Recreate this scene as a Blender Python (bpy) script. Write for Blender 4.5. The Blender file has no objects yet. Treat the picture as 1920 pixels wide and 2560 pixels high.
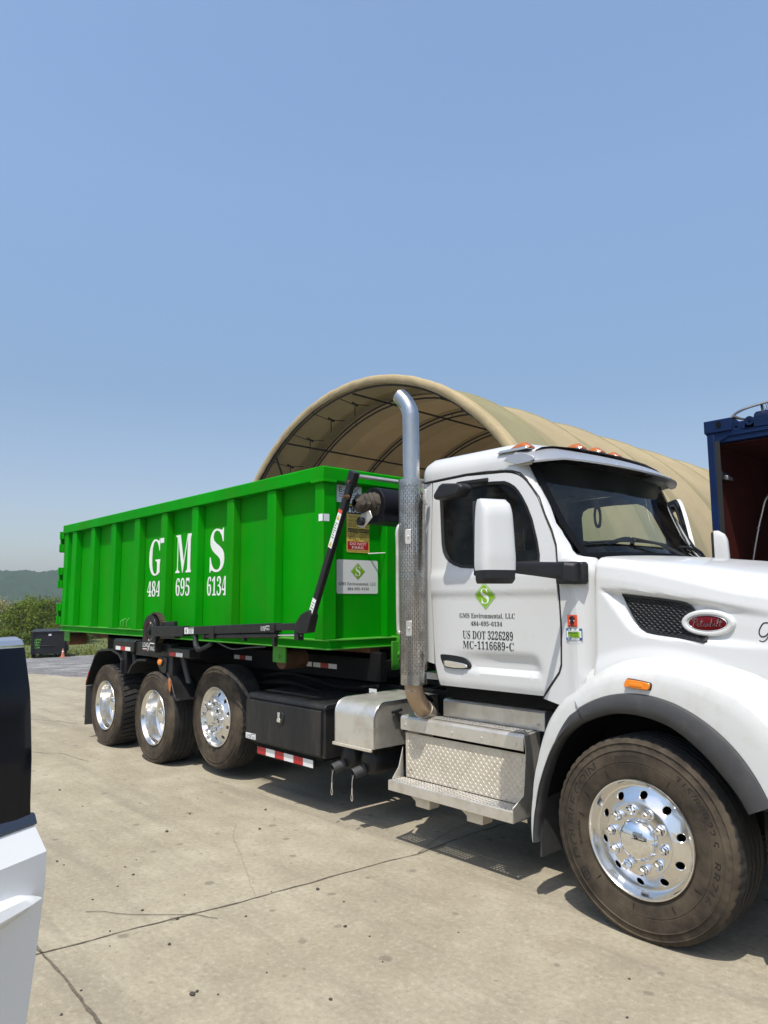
import bpy, bmesh, math, random, json
from math import sin, cos, pi, radians, sqrt, atan2, hypot
from mathutils import Vector as V, Matrix, noise
S = bpy.context.scene
COL = S.collection
random.seed(11)
# ------------------------------------------------------------------ camera
cam = bpy.data.objects.new('camera', bpy.data.cameras.new('camera'))
COL.objects.link(cam)
S.camera = cam
yaw, pit, rol = radians(-48.105), radians(6.961), radians(-0.339)
fw = V((sin(yaw) * cos(pit), cos(yaw) * cos(pit), sin(pit)))
rt = V((cos(yaw), -sin(yaw), 0))
up = rt.cross(fw)
r2 = cos(rol) * rt + sin(rol) * up
u2 = -sin(rol) * rt + cos(rol) * up
cm = Matrix((r2, u2, -fw)).transposed().to_4x4()
cm.translation = V((0.665, -3.821, 1.816))
cam.matrix_world = cm
cam.data.sensor_fit = 'VERTICAL'
cam.data.sensor_height = 36.0
cam.data.sensor_width = 27.0
cam.data.lens = 36.0 * 1838.9 / 2560
cam.data.clip_start = 0.05
cam.data.clip_end = 6000
# ------------------------------------------------------------------ light
SUN = V((0.24, -0.40, 1.0)).normalized()
ELEV = math.asin(SUN.z)
w = bpy.data.worlds.new('World')
S.world = w
w.use_nodes = True
wn = w.node_tree.nodes
sky = wn.new('ShaderNodeTexSky')
sky.sky_type = 'NISHITA'
sky.sun_disc = False
sky.sun_elevation = ELEV
sky.sun_rotation = atan2(SUN.x, SUN.y)
sky.altitude = 100
sky.air_density = 1.0
sky.dust_density = 2.2
sky.ozone_density = 1.4
bg = wn['Background']
bg.inputs[1].default_value = 0.15
wl_ = w.node_tree.links
tcw = wn.new('ShaderNodeTexCoord')          # hazy summer sky: model brightened at middle heights, dimmed towards the zenith to cut fill
spw = wn.new('ShaderNodeSeparateXYZ')
wl_.new(tcw.outputs['Generated'], spw.inputs[0])
rpw = wn.new('ShaderNodeValToRGB')
els = rpw.color_ramp.elements
STOPS = [(0, 1.06), (.10, 1.02), (.16, 1.02), (.27, 1.07), (.36, 1.27), (.5, 1.54), (.66, 1.64), (.80, 1.1), (1, .9)]
while len(els) < len(STOPS):
    els.new(.5)
for e_, (p_, c_) in zip(els, STOPS):
    e_.position = p_
    e_.color = (c_ * (1.05 if p_ < .2 else 1.0) / 2.2, c_ * (.985 if p_ < .2 else 1.01) / 2.2, c_ * .985 / 2.2, 1)
wl_.new(spw.outputs[2], rpw.inputs[0])
mxw = wn.new('ShaderNodeVectorMath')
mxw.operation = 'MULTIPLY'
wl_.new(sky.outputs[0], mxw.inputs[0])
wl_.new(rpw.outputs[0], mxw.inputs[1])
scw = wn.new('ShaderNodeVectorMath')
scw.operation = 'SCALE'
scw.inputs['Scale'].default_value = 2.0
wl_.new(mxw.outputs[0], scw.inputs[0])
wl_.new(scw.outputs[0], bg.inputs[0])
sl = bpy.data.lights.new('sun', 'SUN')
sl.energy = 4.0
sl.angle = radians(0.5)
sl.color = (1.0, 0.955, 0.88)
so = bpy.data.objects.new('sun', sl)
COL.objects.link(so)
so.rotation_euler = SUN.to_track_quat('Z', 'Y').to_euler()
so.location = (0, 0, 40)
S.view_settings.view_transform = 'Standard'
S.view_settings.look = 'None'
S.view_settings.exposure = 0.15
S.view_settings.gamma = 1.0
S.cycles.use_denoising = True
S.cycles.max_bounces = 10
S.cycles.diffuse_bounces = 4
S.cycles.glossy_bounces = 4
S.cycles.transparent_max_bounces = 16
S.cycles.transmission_bounces = 4
S.cycles.volume_bounces = 0
S.cycles.caustics_reflective = False
S.cycles.caustics_refractive = False

# ------------------------------------------------------------------ materials
def newmat(name):
    m = bpy.data.materials.new(name)
    m.use_nodes = True
    n = m.node_tree.nodes
    return m, n, m.node_tree.links, n['Principled BSDF']

def tex(n, l, scale, detail=4, rough=.55, vec=None, kind='noise', stretch=None):
    if kind == 'noise':
        t = n.new('ShaderNodeTexNoise')
        t.inputs['Detail'].default_value = detail
        t.inputs['Roughness'].default_value = rough
    else:
        t = n.new('ShaderNodeTexVoronoi')
    t.inputs['Scale'].default_value = scale
    if vec is None:
        vec = n.new('ShaderNodeTexCoord').outputs['Object']
    if stretch:
        mp = n.new('ShaderNodeMapping')
        mp.inputs['Scale'].default_value = stretch
        l.new(vec, mp.inputs[0])
        vec = mp.outputs[0]
    l.new(vec, t.inputs['Vector'])
    return t

def ramp(n, l, fac, stops):
    r = n.new('ShaderNodeValToRGB')
    e = r.color_ramp.elements
    while len(e) < len(stops):
        e.new(.5)
    for i, (p, c) in enumerate(stops):
        e[i].position = p
        e[i].color = (c[0], c[1], c[2], 1) if hasattr(c, '__len__') else (c, c, c, 1)
    l.new(fac, r.inputs[0])
    return r.outputs[0]

def mix(n, l, fac, a, b, mode='MIX'):
    x = n.new('ShaderNodeMix')
    x.data_type = 'RGBA'
    x.blend_type = mode
    for k, q in ((0, fac), (6, a), (7, b)):
        if isinstance(q, (int, float)):
            x.inputs[k].default_value = q
        elif isinstance(q, (tuple, list)):
            x.inputs[k].default_value = (*q[:3], 1)
        else:
            l.new(q, x.inputs[k])
    return x.outputs[2]

def bumpn(n, l, height, strength, dist=.01, prev=None):
    b = n.new('ShaderNodeBump')
    b.inputs['Strength'].default_value = strength
    b.inputs['Distance'].default_value = dist
    l.new(height, b.inputs['Height'])
    if prev is not None:
        l.new(prev, b.inputs['Normal'])
    return b.outputs[0]

def pmat(name, col, rough=.5, metal=0., coat=0., var=.0, vs=3., dirt=None, bump=None, stretch=None, spec=.5, rvar=0.):
    """principled material; var = brightness mottling, dirt = (colour, amount, scale), bump = (scale, strength, dist)"""
    m, n, l, p = newmat(name)
    p.inputs['Base Color'].default_value = (*col, 1)
    p.inputs['Roughness'].default_value = rough
    p.inputs['Metallic'].default_value = metal
    p.inputs['Coat Weight'].default_value = coat
    p.inputs['Coat Roughness'].default_value = .06
    p.inputs['Specular IOR Level'].default_value = spec
    c = None
    if var:
        t = tex(n, l, vs, 5, .6, stretch=stretch)
        c = mix(n, l, ramp(n, l, t.outputs['Fac'], [(.3, 0), (.7, 1)]), tuple(x * (1 - var) for x in col), tuple(min(1, x * (1 + var)) for x in col))
    if dirt:
        t2 = tex(n, l, dirt[2], 8, .68, stretch=stretch)
        lo = .62 - .3 * dirt[1]
        c = mix(n, l, ramp(n, l, t2.outputs['Fac'], [(lo, 0), (lo + .25, min(1, dirt[1] * 1.2))]), c if c is not None else col, dirt[0])
    if c is not None:
        l.new(c, p.inputs['Base Color'])
    if rvar:
        t3 = tex(n, l, vs * 2.3, 6, .65, stretch=stretch)
        l.new(ramp(n, l, t3.outputs['Fac'], [(.3, max(0.02, rough - rvar)), (.7, rough + rvar)]), p.inputs['Roughness'])
    if bump:
        t4 = tex(n, l, bump[0], 5, .6, stretch=stretch)
        l.new(bumpn(n, l, t4.outputs['Fac'], bump[1], bump[2]), p.inputs['Normal'])
    return m

DUST = (.30, .25, .18)
MT = {}
MT['white'] = pmat('white_paint', (.605, .608, .598), .32, 0, .4, .015, 1.5, dirt=((.55, .50, .42), .22, 6), rvar=.06)
MT['white2'] = pmat('white_paint_dusty', (.575, .58, .565), .42, 0, .2, .02, 2, dirt=((.48, .44, .36), .42, 12), rvar=.08)
MT['suv'] = pmat('pearl_white_paint', (.74, .74, .73), .25, 0, .5, .01, 200)
MT['green'] = pmat('green_paint', (.0015, .235, .002), .48, 0, 0, .14, 1.1, dirt=((.02, .16, .003), .28, 2.5), stretch=(1, 1, .35), rvar=.1, bump=(1.6, .25, .03), spec=.14)
def green():
    m, n, l, p = newmat('green_paint')
    co = n.new('ShaderNodeTexCoord').outputs['Object']
    a = tex(n, l, 1.1, 6, .6, co, stretch=(1, 1, .4))
    s = tex(n, l, 5, 7, .65, co, stretch=(1, 1, .06))
    c = mix(n, l, ramp(n, l, a.outputs['Fac'], [(.3, 0), (.7, 1)]), (.001, .235, .0015), (.003, .295, .003))
    c = mix(n, l, ramp(n, l, s.outputs['Fac'], [(.52, 0), (.72, .5)]), c, (.030, .215, .004))
    k = tex(n, l, 16, 9, .75, co)
    c = mix(n, l, ramp(n, l, k.outputs['Fac'], [(.705, 0), (.73, .9)]), c, (.075, .045, .015))
    q = tex(n, l, 3.2, 8, .8, co, stretch=(.5, 1, 5))
    c = mix(n, l, ramp(n, l, q.outputs['Fac'], [(.70, 0), (.74, .5)]), c, (.10, .30, .06))
    d = tex(n, l, 2.2, 7, .7, co)
    c = mix(n, l, ramp(n, l, d.outputs['Fac'], [(.5, 0), (.78, .35)]), c, (.05, .16, .02))
    l.new(c, p.inputs['Base Color'])
    l.new(ramp(n, l, d.outputs['Fac'], [(.3, .36), (.7, .62)]), p.inputs['Roughness'])
    p.inputs['Specular IOR Level'].default_value = .05
    w_ = tex(n, l, 1.5, 4, .5, co)
    l.new(bumpn(n, l, w_.outputs['Fac'], .35, .035), p.inputs['Normal'])
    return m
MT['green'] = green()
MT['trimdk'] = pmat('dark_chrome', (.10, .105, .125), .22, .8)
MT['green_dk'] = pmat('green_paint_worn', (.05, .30, .02), .55, 0, 0, .2, 4, dirt=((.17, .13, .05), .35, 7))
MT['rust'] = pmat('rusty_steel', (.14, .065, .03), .85, .1, 0, .35, 9, dirt=((.06, .035, .02), .5, 20))
MT['black'] = pmat('black_paint', (.010, .010, .011), .45, 0, .1, .2, 4, dirt=((.07, .058, .042), .30, 6), rvar=.12, spec=.35)
MT['blackbox'] = pmat('black_tread_steel', (.013, .0135, .015), .5, 0, 0, .25, 5, dirt=((.075, .062, .045), .34, 5), stretch=(1, 1, .2), rvar=.12, spec=.35)
MT['chassis'] = pmat('chassis_black', (.006, .006, .0065), .75, 0, 0, .3, 6, dirt=((.022, .018, .014), .3, 8), spec=.2)
MT['plastic'] = pmat('black_plastic', (.012, .013, .0145), .5, 0, 0, .15, 8, dirt=((.06, .06, .058), .2, 25), spec=.4)
MT['flare'] = pmat('grey_plastic', (.045, .045, .046), .65, 0, 0, .14, 12, dirt=((.11, .10, .09), .32, 14), bump=(160, .12, .002))
MT['gloss'] = pmat('gloss_black', (.002, .003, .007), .12, 0, .12, spec=.2)
MT['seal'] = pmat('rubber_seal', (.01, .01, .01), .7)
MT['rubber'] = pmat('tyre_rubber', (.045, .036, .027), .85, 0, 0, .2, 7, dirt=((.112, .088, .060), .68, 3.5), spec=.25)
MT['tread'] = pmat('tyre_tread', (.022, .021, .020), .85, 0, 0, .2, 12, dirt=((.085, .072, .055), .4, 9))
MT['tletter'] = pmat('tyre_lettering', (.012, .010, .008), .75, 0, 0, .1, 9)
MT['chrome'] = pmat('chrome', (.86, .87, .88), .045, 1, rvar=.02, vs=6)
MT['polish'] = pmat('polished_aluminium', (.80, .79, .77), .19, 1, 0, .05, 5, dirt=((.50, .45, .36), .22, 8), rvar=.05)
MT['alu'] = pmat('brushed_aluminium', (.70, .67, .61), .40, .72, 0, .06, 4, dirt=((.44, .38, .29), .5, 7), stretch=(1, 1, 1), rvar=.08)
MT['alud'] = pmat('dusty_aluminium', (.66, .60, .50), .5, .5, 0, .08, 5, dirt=((.47, .40, .30), .5, 9), rvar=.08)
MT['galv'] = pmat('galvanised_pipe', (.47, .47, .47), .30, 1, 0, .12, 6, dirt=((.38, .38, .38), .4, 14), rvar=.1, stretch=(1, 1, .4))
MT['pipe'] = pmat('heat_stained_pipe', (.44, .32, .22), .5, .55, 0, .1, 6, dirt=((.25, .17, .1), .4, 9))
MT['amber'] = pmat('amber_lens', (.85, .24, .015), .18, 0, .6)
MT['orange_lens'] = pmat('cab_lamp_lens', (.42, .115, .015), .25, 0, .35)
MT['red'] = pmat('red_tape', (.42, .015, .02), .35, var=.1, vs=9)
MT['wtape'] = pmat('white_tape', (.72, .72, .71), .4, var=.05, vs=9)
MT['yellow'] = pmat('yellow_label', (.62, .46, .10), .5, var=.08, vs=9)
MT['signwhite'] = pmat('sign_white', (.74, .75, .77), .3, 0, .2, .03, 3)
MT['ink'] = pmat('black_ink', (.008, .008, .01), .45)
MT['letter'] = pmat('white_vinyl', (.78, .79, .77), .4, var=.04, vs=5)
MT['lime'] = pmat('lime_vinyl', (.20, .43, .006), .35, var=.04, vs=5)
MT['orange'] = pmat('orange_sticker', (.68, .07, .025), .4)
MT['blue_st'] = pmat('blue_sticker', (.02, .10, .27), .4)
MT['silver'] = pmat('silver_line', (.60, .60, .62), .3, .8)
MT['emblem'] = pmat('emblem_red', (.125, .001, .003), .25, 0, .12, spec=.25)
MT['interior'] = pmat('cab_interior', (.018, .022, .027), .8, var=.15, vs=4)
MT['dash'] = pmat('dashboard_vinyl', (.03, .04, .04), .7, var=.15, vs=6)
MT['canvas'] = pmat('worn_canvas', (.062, .05, .036), .85, var=.25, vs=14, bump=(20, .5, .02))
MT['tarp'] = pmat('black_tarp', (.003, .003, .006), .6, 0, 0, .2, 3, bump=(6, .3, .02), spec=.25)
MT['blue'] = pmat('blue_steel', (.002, .014, .062), .55, 0, .0, .25, 2.5, dirt=((.04, .032, .028), .22, 4), rvar=.1, spec=.18)
MT['oxide'] = pmat('red_oxide_steel', (.050, .009, .006), .75, 0, 0, .25, 1.3, dirt=((.03, .008, .006), .4, 2.2), spec=.15)
MT['cone'] = pmat('cone_orange', (.50, .17, .10), .6, dirt=((.3, .2, .15), .3, 8))
MT['bark'] = pmat('bark', (.09, .07, .05), .9, var=.3, vs=12)
MT['tubing'] = pmat('dark_tube', (.035, .032, .03), .6, var=.2, vs=5)
MT['frit_shade'] = pmat('black_frit_and_shade', (.003, .003, .0035), .5, spec=.15)
MT['alu2'] = pmat('dull_wheel_aluminium', (.74, .73, .70), .30, .9, 0, .05, 5, dirt=((.50, .45, .36), .25, 8), rvar=.06)
MT['visor'] = pmat('visor_sheet', (.46, .47, .49), .32, .55, 0, .04, 4, rvar=.05)
MT['hub'] = pmat('reflector_dark', (.02, .02, .02), .5)

def glass(name, tint, refl=1.0):
    m = bpy.data.materials.new(name)
    m.use_nodes = True
    n, l = m.node_tree.nodes, m.node_tree.links
    n.remove(n['Principled BSDF'])
    tr = n.new('ShaderNodeBsdfTransparent')
    tr.inputs[0].default_value = (*tint, 1)
    gl = n.new('ShaderNodeBsdfGlossy')
    gl.inputs[0].default_value = (.95, 1, .98, 1)
    gl.inputs['Roughness'].default_value = .01
    fr = n.new('ShaderNodeFresnel')
    fr.inputs[0].default_value = 1.5
    mt_ = n.new('ShaderNodeMath')
    mt_.operation = 'MULTIPLY'
    mt_.inputs[1].default_value = refl
    l.new(fr.outputs[0], mt_.inputs[0])
    # thin dusty film
    df = n.new('ShaderNodeBsdfDiffuse')
    df.inputs[0].default_value = (.45, .42, .36, 1)
    t = tex(n, l, 5, 6, .7)
    mx0 = n.new('ShaderNodeMixShader')
    l.new(ramp(n, l, t.outputs['Fac'], [(.42, 0.006), (.75, .05)]), mx0.inputs[0])
    l.new(tr.outputs[0], mx0.inputs[1])
    l.new(df.outputs[0], mx0.inputs[2])
    mx = n.new('ShaderNodeMixShader')
    l.new(mt_.outputs[0], mx.inputs[0])
    l.new(mx0.outputs[0], mx.inputs[1])
    l.new(gl.outputs[0], mx.inputs[2])
    l.new(mx.outputs[0], n['Material Output'].inputs[0])
    return m
MT['wglass'] = glass('windshield_glass', (.70, .80, .70), .7)
MT['dglass'] = glass('side_glass', (.22, .27, .24), .3)
MT['tint'] = glass('dark_tinted_glass', (.06, .07, .08))

# perforated stainless shield: real slots through the sheet (alpha)
def perforated():
    m, n, l, p = newmat('perforated_stainless')
    p.inputs['Base Color'].default_value = (.62, .61, .58, 1)
    p.inputs['Metallic'].default_value = 1
    p.inputs['Roughness'].default_value = .2
    uv = n.new('ShaderNodeTexCoord').outputs['UV']
    br = n.new('ShaderNodeTexBrick')
    br.inputs['Scale'].default_value = 1
    br.inputs['Brick Width'].default_value = .042
    br.inputs['Row Height'].default_value = .0155
    br.inputs['Mortar Size'].default_value = .0048
    br.inputs['Mortar Smooth'].default_value = 0
    br.inputs['Color1'].default_value = br.inputs['Color2'].default_value = (0, 0, 0, 1)
    br.inputs['Mortar'].default_value = (1, 1, 1, 1)
    l.new(uv, br.inputs[0])
    sx = n.new('ShaderNodeSeparateXYZ')
    l.new(uv, sx.inputs[0])
    # solid bands at both ends (uv.x runs along the length, 1.54 m)
    def cmp(op, v):
        q = n.new('ShaderNodeMath')
        q.operation = op
        l.new(sx.outputs[0], q.inputs[0])
        q.inputs[1].default_value = v
        return q.outputs[0]
    mxx = n.new('ShaderNodeMath')
    mxx.operation = 'MAXIMUM'
    l.new(cmp('LESS_THAN', .075), mxx.inputs[0])
    l.new(cmp('GREATER_THAN', 1.495), mxx.inputs[1])
    m2 = n.new('ShaderNodeMath')
    m2.operation = 'MAXIMUM'
    l.new(mxx.outputs[0], m2.inputs[0])
    l.new(br.outputs['Color'], m2.inputs[1])
    l.new(m2.outputs[0], p.inputs['Alpha'])
    t = tex(n, l, 9, 6, .7)
    l.new(mix(n, l, ramp(n, l, t.outputs['Fac'], [(.45, 0), (.7, .8)]), (.46, .45, .43), (.20, .18, .15)), p.inputs['Base Color'])
    l.new(ramp(n, l, t.outputs['Fac'], [(.3, .14), (.7, .4)]), p.inputs['Roughness'])
    return m
MT['perf'] = perforated()

# ------------------------------------------------------------------ ground materials
def concrete():
    m, n, l, p = newmat('weathered_concrete')
    co = n.new('ShaderNodeTexCoord').outputs['Object']
    wn_ = tex(n, l, 9, 3, .6, co)
    va = n.new('ShaderNodeVectorMath')
    va.operation = 'MULTIPLY_ADD'
    l.new(wn_.outputs['Color'], va.inputs[0])
    va.inputs[1].default_value = (.05, .05, 0)
    l.new(co, va.inputs[2])
    wv = va.outputs[0]
    a = tex(n, l, .55, 6, .6, co)
    b = tex(n, l, 3.2, 8, .68, co)
    c = tex(n, l, 30, 8, .78, co)
    s = tex(n, l, 1.2, 7, .65, co, stretch=(.35, 3.0, 1))
    base = mix(n, l, ramp(n, l, a.outputs['Fac'], [(.32, 0), (.68, 1)]), (.30, .262, .185), (.41, .368, .275))
    base = mix(n, l, ramp(n, l, b.outputs['Fac'], [(.44, 0), (.72, .6)]), base, (.24, .208, .15))
    base = mix(n, l, ramp(n, l, b.outputs['Fac'], [(.26, .5), (.45, 0)]), base, (.47, .425, .33))
    base = mix(n, l, ramp(n, l, s.outputs['Fac'], [(.50, 0), (.66, .55)]), base, (.225, .198, .15))
    base = mix(n, l, ramp(n, l, c.outputs['Fac'], [(.34, .75), (.48, 0)]), base, (.215, .185, .14))
    base = mix(n, l, ramp(n, l, c.outputs['Fac'], [(.53, 0), (.68, .6)]), base, (.50, .455, .37))
    tm = tex(n, l, .8, 5, .6, co, stretch=(.25, 2.2, 1))
    base = mix(n, l, ramp(n, l, tm.outputs['Fac'], [(.56, 0), (.62, .28), (.68, 0.05)]), base, (.17, .15, .12))
    gr = tex(n, l, 240, 3, .7, co)
    base = mix(n, l, ramp(n, l, gr.outputs['Fac'], [(.30, .5), (.46, 0)]), base, (.20, .172, .13))
    # oil drips: soft round spots of uneven size
    v = tex(n, l, 2.6, kind='v', vec=wv)
    v.voronoi_dimensions = '2D'
    v.inputs['Randomness'].default_value = 1
    sep = n.new('ShaderNodeSeparateColor')
    l.new(v.outputs['Color'], sep.inputs[0])
    mm = n.new('ShaderNodeMath')
    mm.operation = 'MULTIPLY'
    l.new(sep.outputs[0], mm.inputs[0])
    mm.inputs[1].default_value = .10
    lt = n.new('ShaderNodeMath')
    lt.operation = 'SUBTRACT'
    l.new(mm.outputs[0], lt.inputs[0])
    l.new(v.outputs['Distance'], lt.inputs[1])
    base = mix(n, l, ramp(n, l, lt.outputs[0], [(0, 0), (.035, .55)]), base, (.13, .11, .085))
    v2 = tex(n, l, 8.5, kind='v', vec=wv)
    v2.voronoi_dimensions = '2D'
    sep2 = n.new('ShaderNodeSeparateColor')
    l.new(v2.outputs['Color'], sep2.inputs[0])
    mm2 = n.new('ShaderNodeMath')
    mm2.operation = 'MULTIPLY_ADD'
    l.new(sep2.outputs[1], mm2.inputs[0])
    mm2.inputs[1].default_value = .20
    mm2.inputs[2].default_value = -.11
    lt2 = n.new('ShaderNodeMath')
    lt2.operation = 'SUBTRACT'
    l.new(mm2.outputs[0], lt2.inputs[0])
    l.new(v2.outputs['Distance'], lt2.inputs[1])
    base = mix(n, l, ramp(n, l, lt2.outputs[0], [(0, 0), (.03, .4)]), base, (.15, .125, .1))
    l.new(base, p.inputs['Base Color'])
    p.inputs['Roughness'].default_value = .88
    p.inputs['Specular IOR Level'].default_value = .3
    h = bumpn(n, l, c.outputs['Fac'], .35, .006)
    l.new(bumpn(n, l, b.outputs['Fac'], .3, .02, h), p.inputs['Normal'])
    return m

def gravel():
    m, n, l, p = newmat('crushed_gravel')
    co = n.new('ShaderNodeTexCoord').outputs['Object']
    a = tex(n, l, .5, 6, .65, co, stretch=(1, .4, 1))
    v = tex(n, l, 14, kind='v', vec=co)
    c = mix(n, l, ramp(n, l, a.outputs['Fac'], [(.3, 0), (.7, 1)]), (.12, .115, .108), (.25, .225, .205))
    b = tex(n, l, 1.1, 9, .8, co)
    c = mix(n, l, ramp(n, l, b.outputs['Fac'], [(.46, 0), (.62, .9)]), c, (.075, .074, .075))
    c = mix(n, l, ramp(n, l, b.outputs['Fac'], [(.34, .9), (.46, 0)]), c, (.38, .355, .32))
    c = mix(n, l, .5, c, v.outputs['Color'], 'OVERLAY')
    hs = n.new('ShaderNodeHueSaturation')
    hs.inputs['Saturation'].default_value = .35
    l.new(c, hs.inputs['Color'])
    l.new(hs.outputs[0], p.inputs['Base Color'])
    p.inputs['Roughness'].default_value = .95
    l.new(bumpn(n, l, v.outputs['Distance'], .8, .03), p.inputs['Normal'])
    return m

def grassm():
    m, n, l, p = newmat('meadow_grass')
    co = n.new('ShaderNodeTexCoord').outputs['Object']
    a = tex(n, l, .35, 6, .7, co)
    b = tex(n, l, 6, 6, .7, co)
    c = mix(n, l, ramp(n, l, a.outputs['Fac'], [(.3, 0), (.7, 1)]), (.075, .105, .022), (.17, .18, .05))
    c = mix(n, l, ramp(n, l, b.outputs['Fac'], [(.4, 0), (.7, .6)]), c, (.045, .07, .015))
    l.new(c, p.inputs['Base Color'])
    p.inputs['Roughness'].default_value = .9
    l.new(bumpn(n, l, b.outputs['Fac'], .8, .08), p.inputs['Normal'])
    return m

def foliage(name, dark, light, scale=.8):
    m, n, l, p = newmat(name)
    n.remove(p)
    co = n.new('ShaderNodeTexCoord').outputs['Object']
    a = tex(n, l, scale, 5, .7, co)
    g = n.new('ShaderNodeNewGeometry')
    c = mix(n, l, ramp(n, l, a.outputs['Fac'], [(.32, 0), (.68, 1)]), dark, light)
    c = mix(n, l, g.outputs['Random Per Island'], c, tuple(x * 1.25 for x in light))
    d = n.new('ShaderNodeBsdfDiffuse')
    t = n.new('ShaderNodeBsdfTranslucent')
    l.new(c, d.inputs[0])
    l.new(c, t.inputs[0])
    x = n.new('ShaderNodeMixShader')
    x.inputs[0].default_value = .35
    l.new(d.outputs[0], x.inputs[1])
    l.new(t.outputs[0], x.inputs[2])
    l.new(x.outputs[0], n['Material Output'].inputs[0])
    return m
MT['concrete'] = concrete()
MT['gravel'] = gravel()
MT['grass'] = grassm()
MT['leaf1'] = foliage('leaves_olive', (.045, .082, .008), (.145, .185, .03))
MT['leaf2'] = foliage('leaves_deep', (.026, .056, .010), (.085, .13, .025))
MT['leaf3'] = foliage('leaves_pale', (.16, .155, .06), (.36, .33, .19))
MT['forest'] = foliage('forest_canopy', (.003, .012, .006), (.055, .085, .032), .11)

def fabric(name, col, tr, scale=.7):
    m, n, l, p = newmat(name)
    n.remove(p)
    co = n.new('ShaderNodeTexCoord').outputs['Object']
    a = tex(n, l, scale, 6, .6, co, stretch=(1, 1, .5))
    b = tex(n, l, 7, 6, .7, co)
    c = mix(n, l, ramp(n, l, a.outputs['Fac'], [(.3, 0), (.7, 1)]), tuple(x * .88 for x in col), tuple(x * 1.08 for x in col))
    c = mix(n, l, ramp(n, l, b.outputs['Fac'], [(.5, 0), (.8, .35)]), c, tuple(x * .7 for x in col))
    d = n.new('ShaderNodeBsdfDiffuse')
    t = n.new('ShaderNodeBsdfTranslucent')
    l.new(c, d.inputs[0])
    l.new(mix(n, l, 1., c, (1, .78, .55), 'MULTIPLY'), t.inputs[0])
    nb = bumpn(n, l, a.outputs['Fac'], .25, .2)
    l.new(nb, d.inputs['Normal'])
    x = n.new('ShaderNodeMixShader')
    x.inputs[0].default_value = tr
    l.new(d.outputs[0], x.inputs[1])
    l.new(t.outputs[0], x.inputs[2])
    l.new(x.outputs[0], n['Material Output'].inputs[0])
    return m
MT['tent'] = fabric('tan_membrane', (.40, .33, .205), .11)
MT['tentg'] = fabric('greenish_membrane', (.285, .262, .155), .085)
MT['tentm'] = fabric('shaded_membrane', (.345, .295, .180), .10)  # darker cloth tone, stands in for fold shading past each seam
MT['tentband'] = fabric('canvas_band', (.44, .355, .215), .05, 2.)

# ------------------------------------------------------------------ mesh helpers
def wloc(o):
    l = V((0, 0, 0))
    while o is not None:
        l += o.location
        o = o.parent
    return l

def frame_mat(axis):
    """orthonormal matrix whose z is axis"""
    z = V(axis).normalized()
    t = V((0, 0, 1)) if abs(z.z) < .95 else V((1, 0, 0))
    x = t.cross(z).normalized()
    return x, z.cross(x), z

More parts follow.
